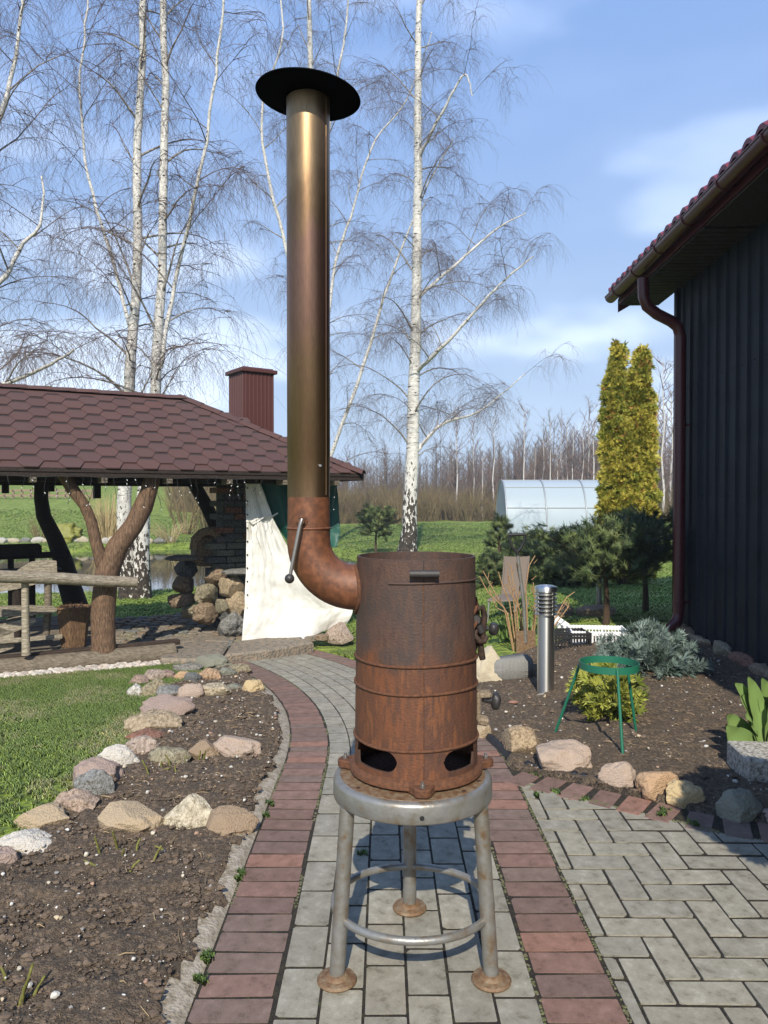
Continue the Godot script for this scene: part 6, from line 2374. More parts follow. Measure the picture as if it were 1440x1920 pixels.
func make_shrubs() -> void:
	var spray := spray_mesh(5, 11, 0.11, 0.009)
	make_added_ball_tree()
	# golden columnar thuja, two leaders
	var p := Vector3((1172.0 - 720.0) / F * 12.6, ground(4.0, 12.6), -12.6)
	var t := thing("golden_thuja", "tall golden-green columnar thuja with two pointed tops behind the pines", "tree", p)
	var d := -p.z
	var k := d / F
	var xf := []
	var co := []
	var mb := MB.new()
	var cols := [[1157, 652, 12], [1201, 658, 12], [1143, 715, 10], [1187, 700, 8], [1213, 725, 9], [1172, 800, 29]]
	for c in cols:
		var top: float = (935.0 - c[1]) * k + 1.3 - p.y
		var cx: float = (c[0] - 1172.0) * k
		var R: float = c[2] * k
		mb.tube([Vector3(cx * 0.3, 0.0, 0), Vector3(cx, top * 0.3, 0), Vector3(cx, top * 0.75, 0), Vector3(cx, top * 0.97, 0)], [0.05, 0.04, 0.025, 0.01], 8)
		var clumps := int(top * R * 640.0)
		for i in clumps:
			var h := 0.03 * top + pow(rng.randf(), 0.92) * top * 0.965
			var f := h / top
			var rr := R * (pow(clampf((1.0 - f) / 0.5, 0.0, 1.0), 0.9) if f > 0.5 else (1.0 if f > 0.12 else 0.72 + f * 2.3))
			var a := rng.randf() * TAU
			rr *= rnd(0.62, 1.0) + 0.25 * nz.get_noise_2d(a * 70.0, h * 120.0)
			var dir := Vector3(cos(a), 0, sin(a))
			var ctr := Vector3(cx, h, 0) + dir * rr
			var g0 := clampf(0.5 + nz.get_noise_2d(a * 90.0, h * 260.0) * 1.2 + rnd(-0.3, 0.3), 0, 1)
			for q in 17:
				var up := (dir * rnd(0.2, 1.3) + Vector3.UP * rnd(0.6, 1.3) + Vector3(rng.randfn(), rng.randfn(), rng.randfn()) * 0.25).normalized()
				var side := up.cross(dir.rotated(Vector3.UP, rnd(-1.3, 1.3))).normalized()
				var s := rnd(0.6, 1.15)
				xf.append(Transform3D(Basis(side, up, side.cross(up)).scaled(Vector3.ONE * s), ctr + up * rnd(0.0, 0.10) + Vector3(rng.randfn(), rng.randfn(), rng.randfn()) * 0.03))
				var cc := Color(0.19, 0.225, 0.025).lerp(Color(0.60, 0.51, 0.085), clampf(g0 + rnd(-0.35, 0.35), 0, 1))
				if rng.randf() < 0.04: cc = Color(0.42, 0.23, 0.06)
				co.append(cc * rnd(0.8, 1.15))
	put("trunk", mb, M.pinebark, t)
	copies("crown", spray, M.leaf, xf, co, t)
	# low golden globe under the stand
	globe("golden_shrub", "low bright yellow-green conifer shrub under the green iron stand", on(1140, 1350), Vector3(0.165, 0.24, 0.16), 1300, spray, 0.72, Color(0.13, 0.17, 0.02), Color(0.36, 0.36, 0.06))
	# blue juniper, its two tones mixed at random
	globe("blue_juniper", "spreading blue-grey juniper beside the downpipe", on(1216, 1262), Vector3(0.36, 0.25, 0.32), 2200, spray_mesh(9, 13, 0.12, 0.006), 0.8, Color(0.07, 0.11, 0.08), Color(0.21, 0.27, 0.24))
	# pines
	var tuft := tuft_mesh(3, 34, 0.085, 0.0042)
	pine("small_pine", "young bushy pine with upright shoots left of the pine hedge", on(938, 1075), 1.15, 0.42, 0.0, 420, tuft, 0.25, 1.0)
	for q in [[985, 1090, 0.80, 0.48, 560], [1040, 1098, 0.86, 0.55, 700], [1085, 1100, 0.74, 0.44, 520]]:
		pine("mountain_pine", "dense dark green dwarf mountain pine in the clipped row before the greenhouse", on(q[0], q[1]), q[2], q[3], 0.0, q[4], tuft, 1.0, 0.9, "dwarf mountain pines in a row")
	pine("standard_pine", "small dark pine trained on a bare trunk before the golden thuja", on(1138, 1172), 1.0, 0.52, 0.50, 620, tuft, 1.0, 0.85)
	pine("standard_pine", "small dark pine on a crooked bare trunk beside the downpipe", on(1212, 1150), 1.08, 0.44, 0.58, 420, tuft, 1.0, 0.85)
	pine("low_pine", "low dark pine bush at the lawn edge behind the stove's right rim", on(925, 1100), 0.48, 0.25, 0.0, 300, tuft, 1.0, 0.8)
	pine("meadow_pine", "round-headed young pine on a thin stem standing alone in the meadow", on(705, 1040), 1.42, 0.56, 0.55, 380, tuft_mesh(4, 30, 0.12, 0.006), 1.0, 0.85)

func make_added_ball_tree() -> void:
	# unseen, added right of the frame to cast a round shadow on the bed
	var p := Vector3(1.48, 0.0, -1.72)
	var t := thing("added_ball_tree", "unseen evergreen ball on a trunk added to shade the bed corner", "tree", p)
	var mb := MB.new()
	mb.tube([Vector3.ZERO, Vector3(0.01, 0.5, 0), Vector3(0, 1.0, 0)], [0.03, 0.024, 0.02], 10)
	put("trunk", mb, M.pinebark, t)
	var xf := []
	var co := []
	for i in 2600:
		var v := Vector3(rng.randfn(), rng.randfn(), rng.randfn()).normalized()
		var up := (v + Vector3(rng.randfn(), rng.randfn(), rng.randfn()) * 0.4).normalized()
		xf.append(Transform3D(face_to(up).scaled(Vector3.ONE * rnd(0.6, 1.0)), Vector3(0, 1.1, 0) + v * 0.30 * pow(rng.randf(), 0.3)))
		co.append(Color(0.05, 0.09, 0.025) * rnd(0.7, 1.3))
	copies("crown", spray_mesh(15, 9, 0.09, 0.009), M.leaf, xf, co, t)

func globe(called: String, label: String, p: Vector3, r: Vector3, n: int, me: Mesh, squat: float, c0: Color, c1: Color) -> void:
	var t := thing(called, label, "shrub", p)
	var mb := MB.new()
	for i in 9:
		var a := TAU * i / 9
		mb.tube([Vector3(0, 0, 0), Vector3(cos(a) * r.x * 0.3, r.y * 0.35, sin(a) * r.z * 0.3), Vector3(cos(a) * r.x * 0.7, r.y * rnd(0.5, 0.8), sin(a) * r.z * 0.7)], [0.012, 0.009, 0.004], 6)
	put("stem", mb, M.pinebark, t)
	var xf := []
	var co := []
	for i in int(n / 14.0):
		var v := Vector3(rng.randfn(), absf(rng.randfn()) * 0.9, rng.randfn()).normalized()
		var k := rnd(0.45, 1.0) * (1.0 + 0.4 * nz.get_noise_3dv(v * 170.0 + p * 50.0))
		var ctr := Vector3(v.x * r.x, v.y * r.y, v.z * r.z) * k + Vector3(0, 0.02, 0)
		var axis := (v + Vector3(0, 0.35, 0) + Vector3(rng.randfn(), rng.randfn(), rng.randfn()) * 0.3).normalized()
		var tone := rng.randf()
		for q in 14:
			var up := (axis + Vector3(rng.randfn(), rng.randfn(), rng.randfn()) * 0.38).normalized()
			xf.append(Transform3D(face_to(up, Vector3(rng.randfn(), rng.randfn(), rng.randfn()).normalized()).scaled(Vector3.ONE * rnd(0.5, 1.0) * squat), ctr + axis * rnd(-0.05, 0.09) + Vector3(rng.randfn(), rng.randfn(), rng.randfn()) * 0.018))
			co.append(c0.lerp(c1, clampf(tone * 0.7 + rnd(-0.2, 0.4), 0, 1)) * rnd(0.8, 1.2))
	copies("foliage", me, M.leaf, xf, co, t)

func pine(called: String, label: String, p: Vector3, h: float, r: float, bare: float, n: int, tuft: Mesh, fill: float, tone: float, group := "") -> void:
	var t := thing(called, label, "tree", p, group)
	var mb := MB.new()
	var tr := []
	var rr := []
	for i in 8:
		var f := i / 7.0
		tr.append(Vector3(0.05 * sin(f * 5.0 + p.x * 9.0) * f, h * 0.92 * f, 0.04 * sin(f * 4.0 + p.z)))
		rr.append(lerpf(0.028 + 0.012 * h, 0.006, f))
	mb.tube(tr, rr, 10)
	var xf := []
	var co := []
	var nb := maxi(14, int(n / 16.0))
	for i in nb:
		var f := lerpf(bare / h + 0.02, 0.97, (i + rng.randf()) / nb)
		var a := i * 2.399 + rnd(-0.3, 0.3)
		var o: Vector3 = tr[mini(int(f * 7), 6)].lerp(tr[mini(int(f * 7) + 1, 7)], fposmod(f * 7, 1.0))
		var g := (f - bare / h) / (1.0 - bare / h)
		var reach := r * (sqrt(maxf(0.0, 1.0 - pow(g * 2.0 - 0.85, 2.0) / 1.5)) if fill > 0.5 else (1.0 - g) * 0.9 + 0.12) * rnd(0.75, 1.1)
		var rise := rnd(0.05, 0.35) * reach + 0.1 * h * g
		var mid := o + Vector3(cos(a) * reach * 0.55, rise * 0.4, sin(a) * reach * 0.55)
		var tip := o + Vector3(cos(a) * reach, rise, sin(a) * reach)
		mb.tube([o, mid, tip], [0.012, 0.008, 0.003], 5)
		for q in int(float(n) / nb) + 1:
			var u := pow(rng.randf(), 0.6)
			var pos: Vector3 = (o.lerp(mid, u * 2.0) if u < 0.5 else mid.lerp(tip, u * 2.0 - 1.0))
			pos += Vector3(rng.randfn(), rng.randfn() * 0.7, rng.randfn()) * r * 0.13 * fill
			var up := (Vector3(cos(a), 0.7, sin(a)) + Vector3(rng.randfn(), rng.randfn(), rng.randfn()) * 0.45).normalized()
			xf.append(Transform3D(face_to(up).scaled(Vector3.ONE * rnd(0.7, 1.2)), pos))
			var c := Color(0.06, 0.10, 0.028).lerp(Color(0.16, 0.20, 0.055), rng.randf())
			co.append(c * tone * rnd(0.8, 1.25))
	put("trunk", mb, M.pinebark, t)
	copies("crown", tuft, M.needle, xf, co, t)

# ================================================================ birches
var twigs := []
func make_twigs() -> void:
	for v in 4:
		var r := RandomNumberGenerator.new()
		r.seed = 40 + v
		var mb := MB.new()
		mb.col = Color(0.125, 0.088, 0.074)
		for s in 5:
			var a := r.randf() * TAU
			var out := Vector3(cos(a), 0, sin(a))
			var p := Vector3.ZERO
			var dir := (out * r.randf_range(0.4, 1.0) + Vector3(0, r.randf_range(-0.2, 0.5), 0)).normalized()
			var pts := [p]
			var rad := [0.0034]
			var n := 6
			var L := r.randf_range(0.6, 1.35)
			for i in n:
				dir = (dir + Vector3(r.randfn() * 0.14, -0.34, r.randfn() * 0.14)).normalized()
				p += dir * L / n
				pts.append(p); rad.append(lerpf(0.0029, 0.0011, (i + 1.0) / n))
				if i > 0:
					var q := (dir + Vector3(r.randfn() * 0.7, r.randf_range(-0.7, 0.2), r.randfn() * 0.7)).normalized()
					var m := p + q * L * 0.16
					mb.tube([p, m, m + (q + Vector3(0, -0.9, 0)).normalized() * L * 0.2], [0.0018, 0.0015, 0.0009], 3, false)
			mb.tube(pts, rad, 3, false)
		twigs.append(mb.mesh())

func limb_path(o: Vector3, dir: Vector3, L: float, n: int, droop: float, wob: float) -> Array:
	var pts := [o]
	var p := o
	for i in n:
		dir = (dir + Vector3(rng.randfn() * wob, rng.randfn() * wob * 0.6 - droop * (float(i) / n), rng.randfn() * wob)).normalized()
		p += dir * L / n
		pts.append(p)
	return pts

# stems: [[ [px, py] ..., radius at foot, radius at the end ], ...] at one depth; limbs: [px, py, end px, end py, sideways depth]
func birch(label: String, base: Vector3, depth: float, stems: Array, nlimb: float, spread: float, twn: float, droop := 0.22, lowest := 0.2) -> void:
	var t := thing("birch_tree", label, "tree", base)
	var dark := MB.new()
	var xf := [[], [], [], []]
	var hang := func(p: Vector3, s: float) -> void:
		xf[rng.randi() % 4].append(Transform3D(Basis.from_euler(Vector3(rnd(-0.25, 0.25), rng.randf() * TAU, rnd(-0.25, 0.25))).scaled(Vector3.ONE * s * rnd(0.7, 1.25)), p))
	for st in stems:
		var pts := []
		var ctrl: Array = st[0]
		# resample with a little wobble
		var n := 26
		var world := []
		for q in ctrl: world.append(at(q[0], q[1], depth + (q[2] if q.size() > 2 else 0.0)) - base)
		if st.size() > 3 and st[3]: world[0].y = -0.05
		var rad := []
		for i in n + 1:
			var k := float(i) / n * (world.size() - 1)
			var j := mini(int(k), world.size() - 2)
			var a: Vector3 = world[maxi(j - 1, 0)]
			var d2: Vector3 = world[mini(j + 2, world.size() - 1)]
			var p: Vector3 = world[j].cubic_interpolate(world[j + 1], a, d2, k - j)
			p += Vector3(nz.get_noise_1d(i * 31.0 + ctrl[0][0]), 0, nz.get_noise_1d(i * 37.0 + 90.0)) * 0.05
			pts.append(p)
			var fl := 1.0 + (0.45 * pow(maxf(0.0, 1.0 - i / 3.0), 2.0) if st.size() > 3 and st[3] else 0.0)
			rad.append(lerpf(st[1], st[2], pow(float(i) / n, 0.85)) * fl)
		var mb := MB.new()
		var cut := 0
		if st.size() > 4:                                              # old cracked bark at the foot
			while pts[cut].y < st[4]: cut += 1
			mb.tube(pts.slice(0, cut + 1), rad.slice(0, cut + 1), 16, false)
			var far := 0.0
			for q in mb.uv: far = maxf(far, q.y)
			for q in mb.uv.size(): mb.uv[q].y /= far * 1.001
			put("trunk_foot", mb, M.oldbark, t)
			mb = MB.new()
		mb.tube(pts.slice(cut), rad.slice(cut), 14)
		put("trunk", mb, M.birch, t)
		# limbs
		var H := 0.0
		for i in n: H += pts[i].distance_to(pts[i + 1])
		var count := int(nlimb * H)
		for i in count:
			var f := lerpf(lowest if st.size() > 3 and st[3] else 0.05, 0.98, (i + rng.randf()) / count)
			var ii := mini(int(f * n), n - 1)
			var o: Vector3 = pts[ii].lerp(pts[ii + 1], f * n - ii)
			var az := i * 2.399 + rnd(-0.5, 0.5)
			var L := spread * (1.05 - f * 0.55) * rnd(0.45, 1.1)
			var el := rnd(0.35, 1.05)
			var dir := Vector3(cos(az) * cos(el), sin(el), sin(az) * cos(el))
			var lp := limb_path(o, dir, L, 9, droop, 0.09)
			var r0: float = minf(rad[ii] * 0.42, 0.009 + 0.0095 * L)
			var lr := []
			for q in 10: lr.append(lerpf(r0, 0.0035, pow(q / 9.0, 0.7)))
			if r0 > 0.0135:
				var wb := MB.new()
				wb.tube(lp.slice(0, 6), lr.slice(0, 6), 7, false)
				put("limb", wb, M.limb, t)
				dark.col = Color(0.14, 0.105, 0.095)
				dark.tube(lp.slice(5), lr.slice(5), 4, false)
			else:
				dark.col = Color(0.13, 0.10, 0.09)
				dark.tube(lp, lr, 4, false)
			var ns := int(L * 3.6)
			for q in ns:
				var u := lerpf(0.22, 1.0, (q + rng.randf()) / ns) * 8.99
				var c: Vector3 = lp[int(u)].lerp(lp[int(u) + 1], fposmod(u, 1.0))
				var sdv: Vector3 = ((lp[int(u) + 1] - lp[int(u)]).normalized() * 0.7 + Vector3(rng.randfn(), rng.randfn() * 0.5 + 0.15, rng.randfn()) * 0.7).normalized()
				var sl := rnd(0.35, 1.0) * (0.5 + 0.18 * L)
				var sp := limb_path(c, sdv, sl, 4, droop * 1.4, 0.16)
				dark.col = Color(0.12, 0.085, 0.08)
				dark.tube(sp, [0.0065, 0.0055, 0.0045, 0.0038, 0.003], 3, false)
				for w in int(twn + rng.randf()):
					hang.call(sp[1 + rng.randi() % 4], 0.85)
			hang.call(lp[9], 1.0)
	put("branches", dark, M.twig, t).set_meta("kind", "stuff")
	for v in 4:
		if xf[v].size(): copies("twigs", twigs[v], M.twig, xf[v], [], t)

func make_birches() -> void:
	make_twigs()
	# the pair behind the gazebo
	var b := on(252, 1122)
	birch("tall white birch with two slender trunks rising behind the gazebo roof", b, -b.z,
		[[[[243, 1130], [233, 985], [236, 880], [240, 740], [255, 560], [258, 330], [268, 60], [276, -200], [282, -500]], 0.135, 0.03, true, 1.6],
		[[[262, 1130], [268, 960], [278, 850], [291, 740], [298, 600], [309, 300], [308, 30], [309, -250], [315, -560]], 0.13, 0.03, true, 1.6],
		[[[300, 690], [330, 520], [372, 340, -0.4], [398, 190, -0.6], [420, 0, -0.8], [425, -160, -0.9]], 0.038, 0.014, false],
		[[[248, 640], [215, 500, 0.5], [170, 350, 0.8], [150, 180, 1.0], [163, 20, 1.1], [170, -140, 1.2]], 0.034, 0.012, false]], 2.1, 2.2, 1.05, 0.2, 0.33)
	# the one behind the flue pipe
	b = on(588, 1062)
	birch("many-stemmed birch with leaning pale stems behind the stove's flue pipe", b, -b.z,
		[[[[588, 1064], [590, 900], [584, 600], [580, 300], [582, 100], [575, -120], [570, -420]], 0.19, 0.04, true],
		[[[592, 930], [622, 850, -0.3], [680, 690, -0.5], [720, 560, -0.8], [748, 480, -1.0], [800, 350, -1.2], [850, 260, -1.4]], 0.075, 0.016, false],
		[[[590, 850], [625, 520, 0.5], [660, 400, 0.7], [700, 270, 1.0], [760, 190, 1.2], [810, 60, 1.4]], 0.06, 0.015, false],
		[[[586, 760], [545, 500, -0.5], [505, 340, -0.8], [492, 200, -1.0], [530, 60, -1.1], [505, -120, -1.2]], 0.07, 0.018, false],
		[[[582, 500], [620, 220, 0.4], [650, 40, 0.6], [660, -160, 0.7]], 0.06, 0.02, false]], 1.35, 2.8, 1.1, 0.22, 0.3)
	# the weeping one in the meadow
	b = on(766, 1040)
	birch("single weeping birch with rough dark foot and long hanging twigs in the meadow", b, -b.z,
		[[[[764, 1044], [770, 940], [776, 760], [780, 600], [783, 400], [783, 200], [784, 50], [792, -120], [796, -330]], 0.235, 0.05, true, 3.0],
		[[[777, 700], [840, 640, -1.0], [930, 540, -1.5], [1000, 480, -1.8]], 0.07, 0.014, false],
		[[[778, 850], [830, 795, 1.0], [900, 770, 1.6], [985, 700, 2.0]], 0.07, 0.014, false],
		[[[781, 560], [850, 500, 0.8], [930, 430, 1.4], [985, 400, 1.8]], 0.065, 0.014, false],
		[[[783, 300], [830, 210, -0.8], [870, 140, -1.2], [885, 180, -1.3]], 0.05, 0.014, false]], 1.9, 3.1, 1.6, 0.30, 0.17)
	# rough dark foot plates of the old trunk are in its bark; the tree off to the left reaches in
	b = Vector3(-7.6, ground(-7.6, 11.5), -11.5)
	birch("old birch standing left of the gazebo whose crooked dark limbs reach over its roof", b, 11.5,
		[[[[-215, 1120], [-205, 900], [-190, 600], [-180, 300], [-170, 0], [-160, -300]], 0.17, 0.04, true],
		[[[-200, 800], [-80, 740, -0.5], [0, 722, -0.6], [80, 690, -0.8], [140, 655, -1.0]], 0.06, 0.014, false],
		[[[-190, 640], [-60, 570, 0.3], [5, 525, 0.4], [40, 460, 0.5], [75, 420, 0.5], [80, 330, 0.6]], 0.06, 0.014, false],
		[[[-185, 420], [-50, 330, 0.2], [0, 215, 0.3], [30, 100, 0.4], [42, -20, 0.4]], 0.06, 0.02, false]], 2.2, 2.7, 1.3, 0.18, 0.25)

# ================================================================ far wood, greenhouse, pond, meadow things
func bare_tree_mesh(sd: int, h: float, col: Color, white: bool, nb: int) -> ArrayMesh:
	var r := RandomNumberGenerator.new()
	r.seed = sd
	var mb := MB.new()
	mb.col = Color(0.50, 0.48, 0.45) if white else col
	var pts := []
	var rad := []
	for i in 6:
		pts.append(Vector3(r.randfn() * 0.045, h * i / 5.0, r.randfn() * 0.045)); rad.append(lerpf(0.085, 0.015, i / 5.0))
	mb.tube(pts, rad, 5, false)
	mb.col = col
	for i in nb:
		var f := lerpf(0.12, 0.98, (i + r.randf()) / nb)
		var a := r.randf() * TAU
		var o := Vector3(0, h * f, 0)
		var L := h * 0.24 * (1.1 - f * 0.7) * r.randf_range(0.6, 1.2)
		var el := r.randf_range(0.5, 1.25)
		var dir := Vector3(cos(a) * cos(el), sin(el), sin(a) * cos(el))
		var p1 := o + dir * L * 0.5
		var p2 := o + dir * L + Vector3(0, 0.1 * L, 0)
		mb.tube([o, p1, p2], [0.028, 0.018, 0.006], 3, false)
		for q in 6:
			var m := o.lerp(p2, r.randf_range(0.25, 1.0))
			var e := m + Vector3(r.randfn() * 0.4, r.randf_range(0.1, 0.9), r.randfn() * 0.4) * L * 0.5
			mb.tube([m, e], [0.012, 0.005], 3, false)
	return mb.mesh()

func make_far() -> void:
	# pond
	var rows := []
	for r in 10:
		var row := []
		for a in 41:
			var k := r / 9.0 * 1.1
			row.append(Vector3(-7.0 + cos(TAU * a / 40.0) * 6.5 * k, -0.60, -21.0 - sin(TAU * a / 40.0) * 7.2 * k))
		rows.append(row)
	var mb := MB.new()
	mb.grid(rows)
	for i in mb.n.size(): mb.n[i] = Vector3.UP
	struct("pond_water", mb, M.water)
	# the wood
	var xf := [[], [], []]
	for i in 1900:
		var px := rnd(-140, 1560)
		var d := lerpf(56.0, 92.0, rng.randf())
		var x := (px - 720.0) / F * d
		if px < 330: d += 14.0; x = (px - 720.0) / F * d
		var s := rnd(0.55, 1.12) * (0.58 + 0.24 * smoothstep(700, 1250, px)) * (0.72 if px < 600 else 1.0)
		xf[i % 3].append(Transform3D(Basis(Vector3.UP, rng.randf() * TAU).scaled(Vector3(s, s, s)), Vector3(x, ground(x, d) - 0.1, -d)))
	for v in 3:
		tag(copies("far_wood", bare_tree_mesh(60 + v, 8.2 + v * 0.8, [Color(0.15, 0.11, 0.08), Color(0.18, 0.138, 0.095), Color(0.135, 0.105, 0.083)][v], false, 26), M.twig, xf[v], []), ["leafless reddish brown wood closing the meadow far behind", "leafless tan saplings of the far wood", "leafless grey-brown trees of the far wood"][v], "wood")
	# undergrowth along its edge
	mb = MB.new()
	for i in 46:
		var a := rng.randf() * TAU
		var k := rnd(0.7, 1.3)
		mb.col = Color(0.20 * k, 0.15 * k, 0.07 * k)
		var o := Vector3(cos(a), 0, sin(a)) * rnd(0, 0.4)
		var e := o + Vector3(cos(a) * rnd(0.2, 0.9), rnd(0.8, 2.1), sin(a) * rnd(0.2, 0.9))
		mb.tube([o, o.lerp(e, 0.5) + Vector3(0, 0.2, 0), e], [0.016, 0.012, 0.004], 3, false)
		for q in 4:
			var m := o.lerp(e, rnd(0.3, 1.0))
			mb.tube([m, m + Vector3(rnd(-0.3, 0.3), rnd(0.1, 0.5), rnd(-0.3, 0.3))], [0.008, 0.003], 3, false)
	var bush := mb.mesh()
	var xb := []
	for i in 700:
		var px := rnd(-120, 1540)
		var d := rnd(50.0, 60.0) + (14.0 if px < 330 else 0.0)
		var x := (px - 720.0) / F * d
		xb.append(Transform3D(Basis(Vector3.UP, rng.randf() * TAU).scaled(Vector3.ONE * rnd(0.6, 1.35)), Vector3(x, ground(x, d) - 0.05, -d)))
	tag(copies("wood_undergrowth", bush, M.twig, xb, []), "olive brown brushwood along the foot of the far wood", "undergrowth")
	# white-stemmed birches that stand out before the wood
	var va := [bare_tree_mesh(71, 8.5, Color(0.20, 0.14, 0.12), true, 30), bare_tree_mesh(72, 9.5, Color(0.20, 0.14, 0.12), true, 34), bare_tree_mesh(73, 7.2, Color(0.22, 0.16, 0.13), true, 24)]
	var n := 0
	for px in [856, 888, 905, 925, 982, 1003, 1018, 1031, 1044, 1053, 1062, 1074, 1092, 1104, 1112, 1232, 1243, 1258]:
		var d := rnd(50.0, 57.0)
		var x: float = (px - 720.0) / F * d
		var right: bool = px > 1200
		var o := tag(put("slender_birch", va[n % 3], M.twig, self, Vector3(x, ground(x, d) - 0.1, -d)), "slender white-stemmed birch before the far wood beside the golden thuja" if right else "slender white-stemmed birch before the far wood", "tree", "slender birches beside the golden thuja" if right else "slender birches before the far wood")
		o.rotation.y = rng.randf() * TAU
		o.scale = Vector3.ONE * rnd(0.8, 1.1) * (1.15 if right else 0.88)
		n += 1
	# greenhouse
	var gd := 32.0
	var gx0 := (940.0 - 720.0) / F * gd
	var t := thing("greenhouse", "arched translucent polycarbonate greenhouse behind the pine row", "greenhouse", Vector3(gx0, ground(gx0, gd), -gd))
	var gh := 2.28
	var hw := 1.5
	for k in 3:
		var x0 := k * 1.62
		for seg in 6:
			mb = MB.new()
			var a0 := PI * seg / 6.0
			var a1 := PI * (seg + 1) / 6.0
			var rws := []
			for q in 5:
				var a := lerpf(a0, a1, q / 4.0)
				rws.append([Vector3(x0 + 0.02, sin(a) * gh, cos(a) * hw), Vector3(x0 + 1.60, sin(a) * gh, cos(a) * hw)])
			mb.grid(rws)
			for i in mb.n.size():
				if mb.n[i].dot(Vector3(0, mb.v[i].y, mb.v[i].z)) < 0: mb.n[i] = -mb.n[i]
			put("pane", mb, M.polycarb, t)
		mb = MB.new()
		var pts := []
		var rr := []
		for q in 25:
			var a := PI * q / 24.0
			pts.append(Vector3(x0, sin(a) * (gh + 0.02), cos(a) * (hw + 0.02))); rr.append(0.032)
		mb.tube(pts, rr, 6)
		put("rib", mb, M.ghframe, t)
	for seg in range(0, 7):
		mb = MB.new()
		var a := PI * seg / 6.0
		mb.tube([Vector3(-0.02, sin(a) * (gh + 0.01), cos(a) * (hw + 0.01)), Vector3(4.88, sin(a) * (gh + 0.01), cos(a) * (hw + 0.01))], [0.022, 0.022], 6)
		put("purlin", mb, M.ghframe, t)
	mb = MB.new()
	var fan := []
	for q in 25: fan.append(Vector3(0.0, sin(PI * q / 24.0) * gh, cos(PI * q / 24.0) * hw))
	mb.facen(fan, Vector3(-1, 0, 0))
	put("end_wall", mb, M.polycarb, t)
	# planting beds inside, so the panes have something behind them
	mb = MB.new()
	mb.box(Vector3(2.45, 0.2, 0), Vector3(4.5, 0.4, 1.6))
	put("raised_bed", mb, M.soil, t)
	# timber fence on the far meadow
	var f0 := at(-40, 945, 52.0)
	f0.y = ground(f0.x, 52.0)
	t = thing("meadow_fence", "low pale plank fence across the far meadow beyond the pond", "fence", f0)
	for i in 14:
		mb = MB.new()
		var x := i * 0.6
		var g := ground(f0.x + x, 52.0) - f0.y
		mb.box(Vector3(x, g + 0.30, 0), Vector3(0.11, 0.62, 0.10))
		put("post", mb, M.fence, t)
		if i < 13:
			for y in [0.20, 0.55]:
				mb = MB.new()
				mb.box(Vector3(x + 0.3, g + y, 0.07), Vector3(0.66, 0.14, 0.04))
				put("plank", mb, M.fence, t)
	# dry ornamental grass on the pond bank
	var straw := MB.new()
	for i in 260:
		var a := rng.randf() * TAU
		var o := Vector3(cos(a), 0, sin(a)) * rnd(0, 0.45)
		var hgt := rnd(0.6, 2.0)
		var e := o + Vector3(cos(a) * rnd(0.05, 0.6), hgt, sin(a) * rnd(0.05, 0.6))
		var k := rnd(0.7, 1.15)
		straw.col = Color(0.50 * k, 0.38 * k, 0.19 * k)
		straw.tube([o, o.lerp(e, 0.5) + Vector3(0, 0.15, 0), e], [0.011, 0.009, 0.003], 3, false)
	var gp := Vector3(-10.75, ground(-10.75, 29.4), -29.4)
	t = thing("reed_grass", "tall straw-coloured dry ornamental grass on the far pond bank", "grass clump", gp)
	put("blades", straw, M.twig, t).set_meta("kind", "stuff")
	straw = MB.new()
	for i in 90:
		var a := rng.randf() * TAU
		var o := Vector3(cos(a), 0, sin(a)) * rnd(0, 0.3)
		var e := o + Vector3(cos(a) * rnd(0.3, 0.9), rnd(0.3, 0.9), sin(a) * rnd(0.3, 0.9))
		var k := rnd(0.7, 1.15)
		straw.col = Color(0.44 * k, 0.36 * k, 0.18 * k)
		straw.tube([o, o.lerp(e, 0.5) + Vector3(0, 0.2, 0), e], [0.010, 0.008, 0.003], 3, false)
	t = thing("straw_tuft", "short spiky straw tuft on the far pond bank near the oven", "grass clump", Vector3(-8.2, ground(-8.2, 28.9), -28.9))
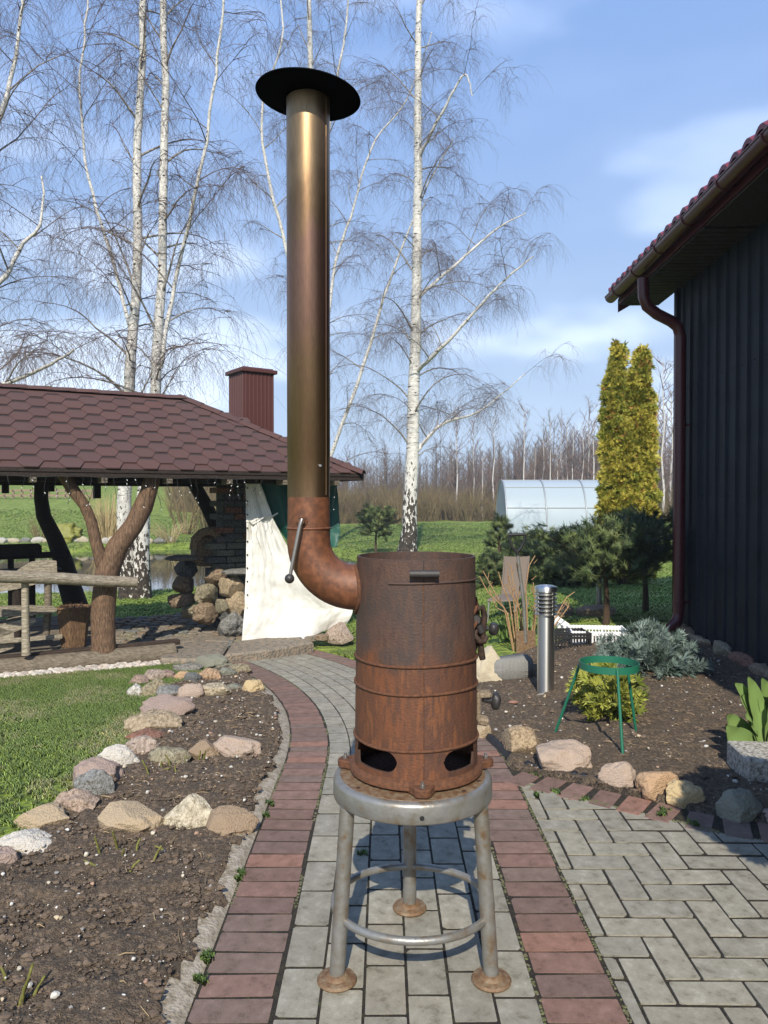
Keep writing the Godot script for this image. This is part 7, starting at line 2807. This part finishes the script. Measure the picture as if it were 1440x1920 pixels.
	put("blades", straw, M.twig, t).set_meta("kind", "stuff")
	# mossy cushion and brown bushes
	t = thing("moss_cushion", "rounded yellow-green mossy shrub at the pond edge", "shrub", Vector3(-12.3, ground(-12.3, 28.9), -28.9))
	mb = MB.new()
	blob(mb, Vector3(0, 0.25, 0), Vector3(0.75, 0.55, 0.5), Basis(), 4, 0.2, 3, 66, 2.5)
	for i in mb.c.size():
		var k := 0.8 + 0.5 * rng.randf()
		mb.c[i] = Color(0.16 * k, 0.16 * k, 0.02 * k)
	put("cushion", mb, M.leaf, t)
	var n2 := 0
	for q in [[-13.6, 30.0, 0.55, "low russet bush beside the mossy cushion on the pond bank"], [-7.7, 33.0, 1.35, "large bare tan willow bush beyond the pond"], [-9.0, 34.5, 1.2, "bare reddish willow bush behind the large tan one"], [-6.5, 35.0, 1.25, "bare olive-tan willow bush between the oven and the meadow"]]:
		var o := tag(put("bare_bush", bush, M.twig, self, Vector3(q[0], ground(q[0], q[1]) - 0.03, -q[1])), q[3], "bush")
		o.scale = Vector3(q[2] * 1.2, q[2], q[2])
		o.rotation.y = n2 * 1.3
		n2 += 1

func _ready() -> void:
	rng.seed = 20240
	nz.seed = 7
	nz.frequency = 0.01
	nz.noise_type = FastNoiseLite.TYPE_SIMPLEX_SMOOTH
	nz.fractal_octaves = 3
	make_view()
	make_materials()
	var t0 := Time.get_ticks_msec()
	outline()
	make_ground()
	make_path()
	make_terrace()
	make_added_yard()
	bed_sheet("soil_bed", bed_left, 0.025)
	bed_sheet("soil_bed", bed_right, 0.03)
	print("ground ", Time.get_ticks_msec() - t0)
	make_stool()
	make_stove()
	make_gazebo()
	make_gazebo_things()
	make_house()
	print("built ", Time.get_ticks_msec() - t0)
	make_stones()
	make_beds_things()
	make_shrubs()
	print("garden ", Time.get_ticks_msec() - t0)
	make_far()
	make_birches()
	print("trees ", Time.get_ticks_msec() - t0)
	make_grass()
	make_moss()
	make_soil_litter()
	print("done ", Time.get_ticks_msec() - t0)
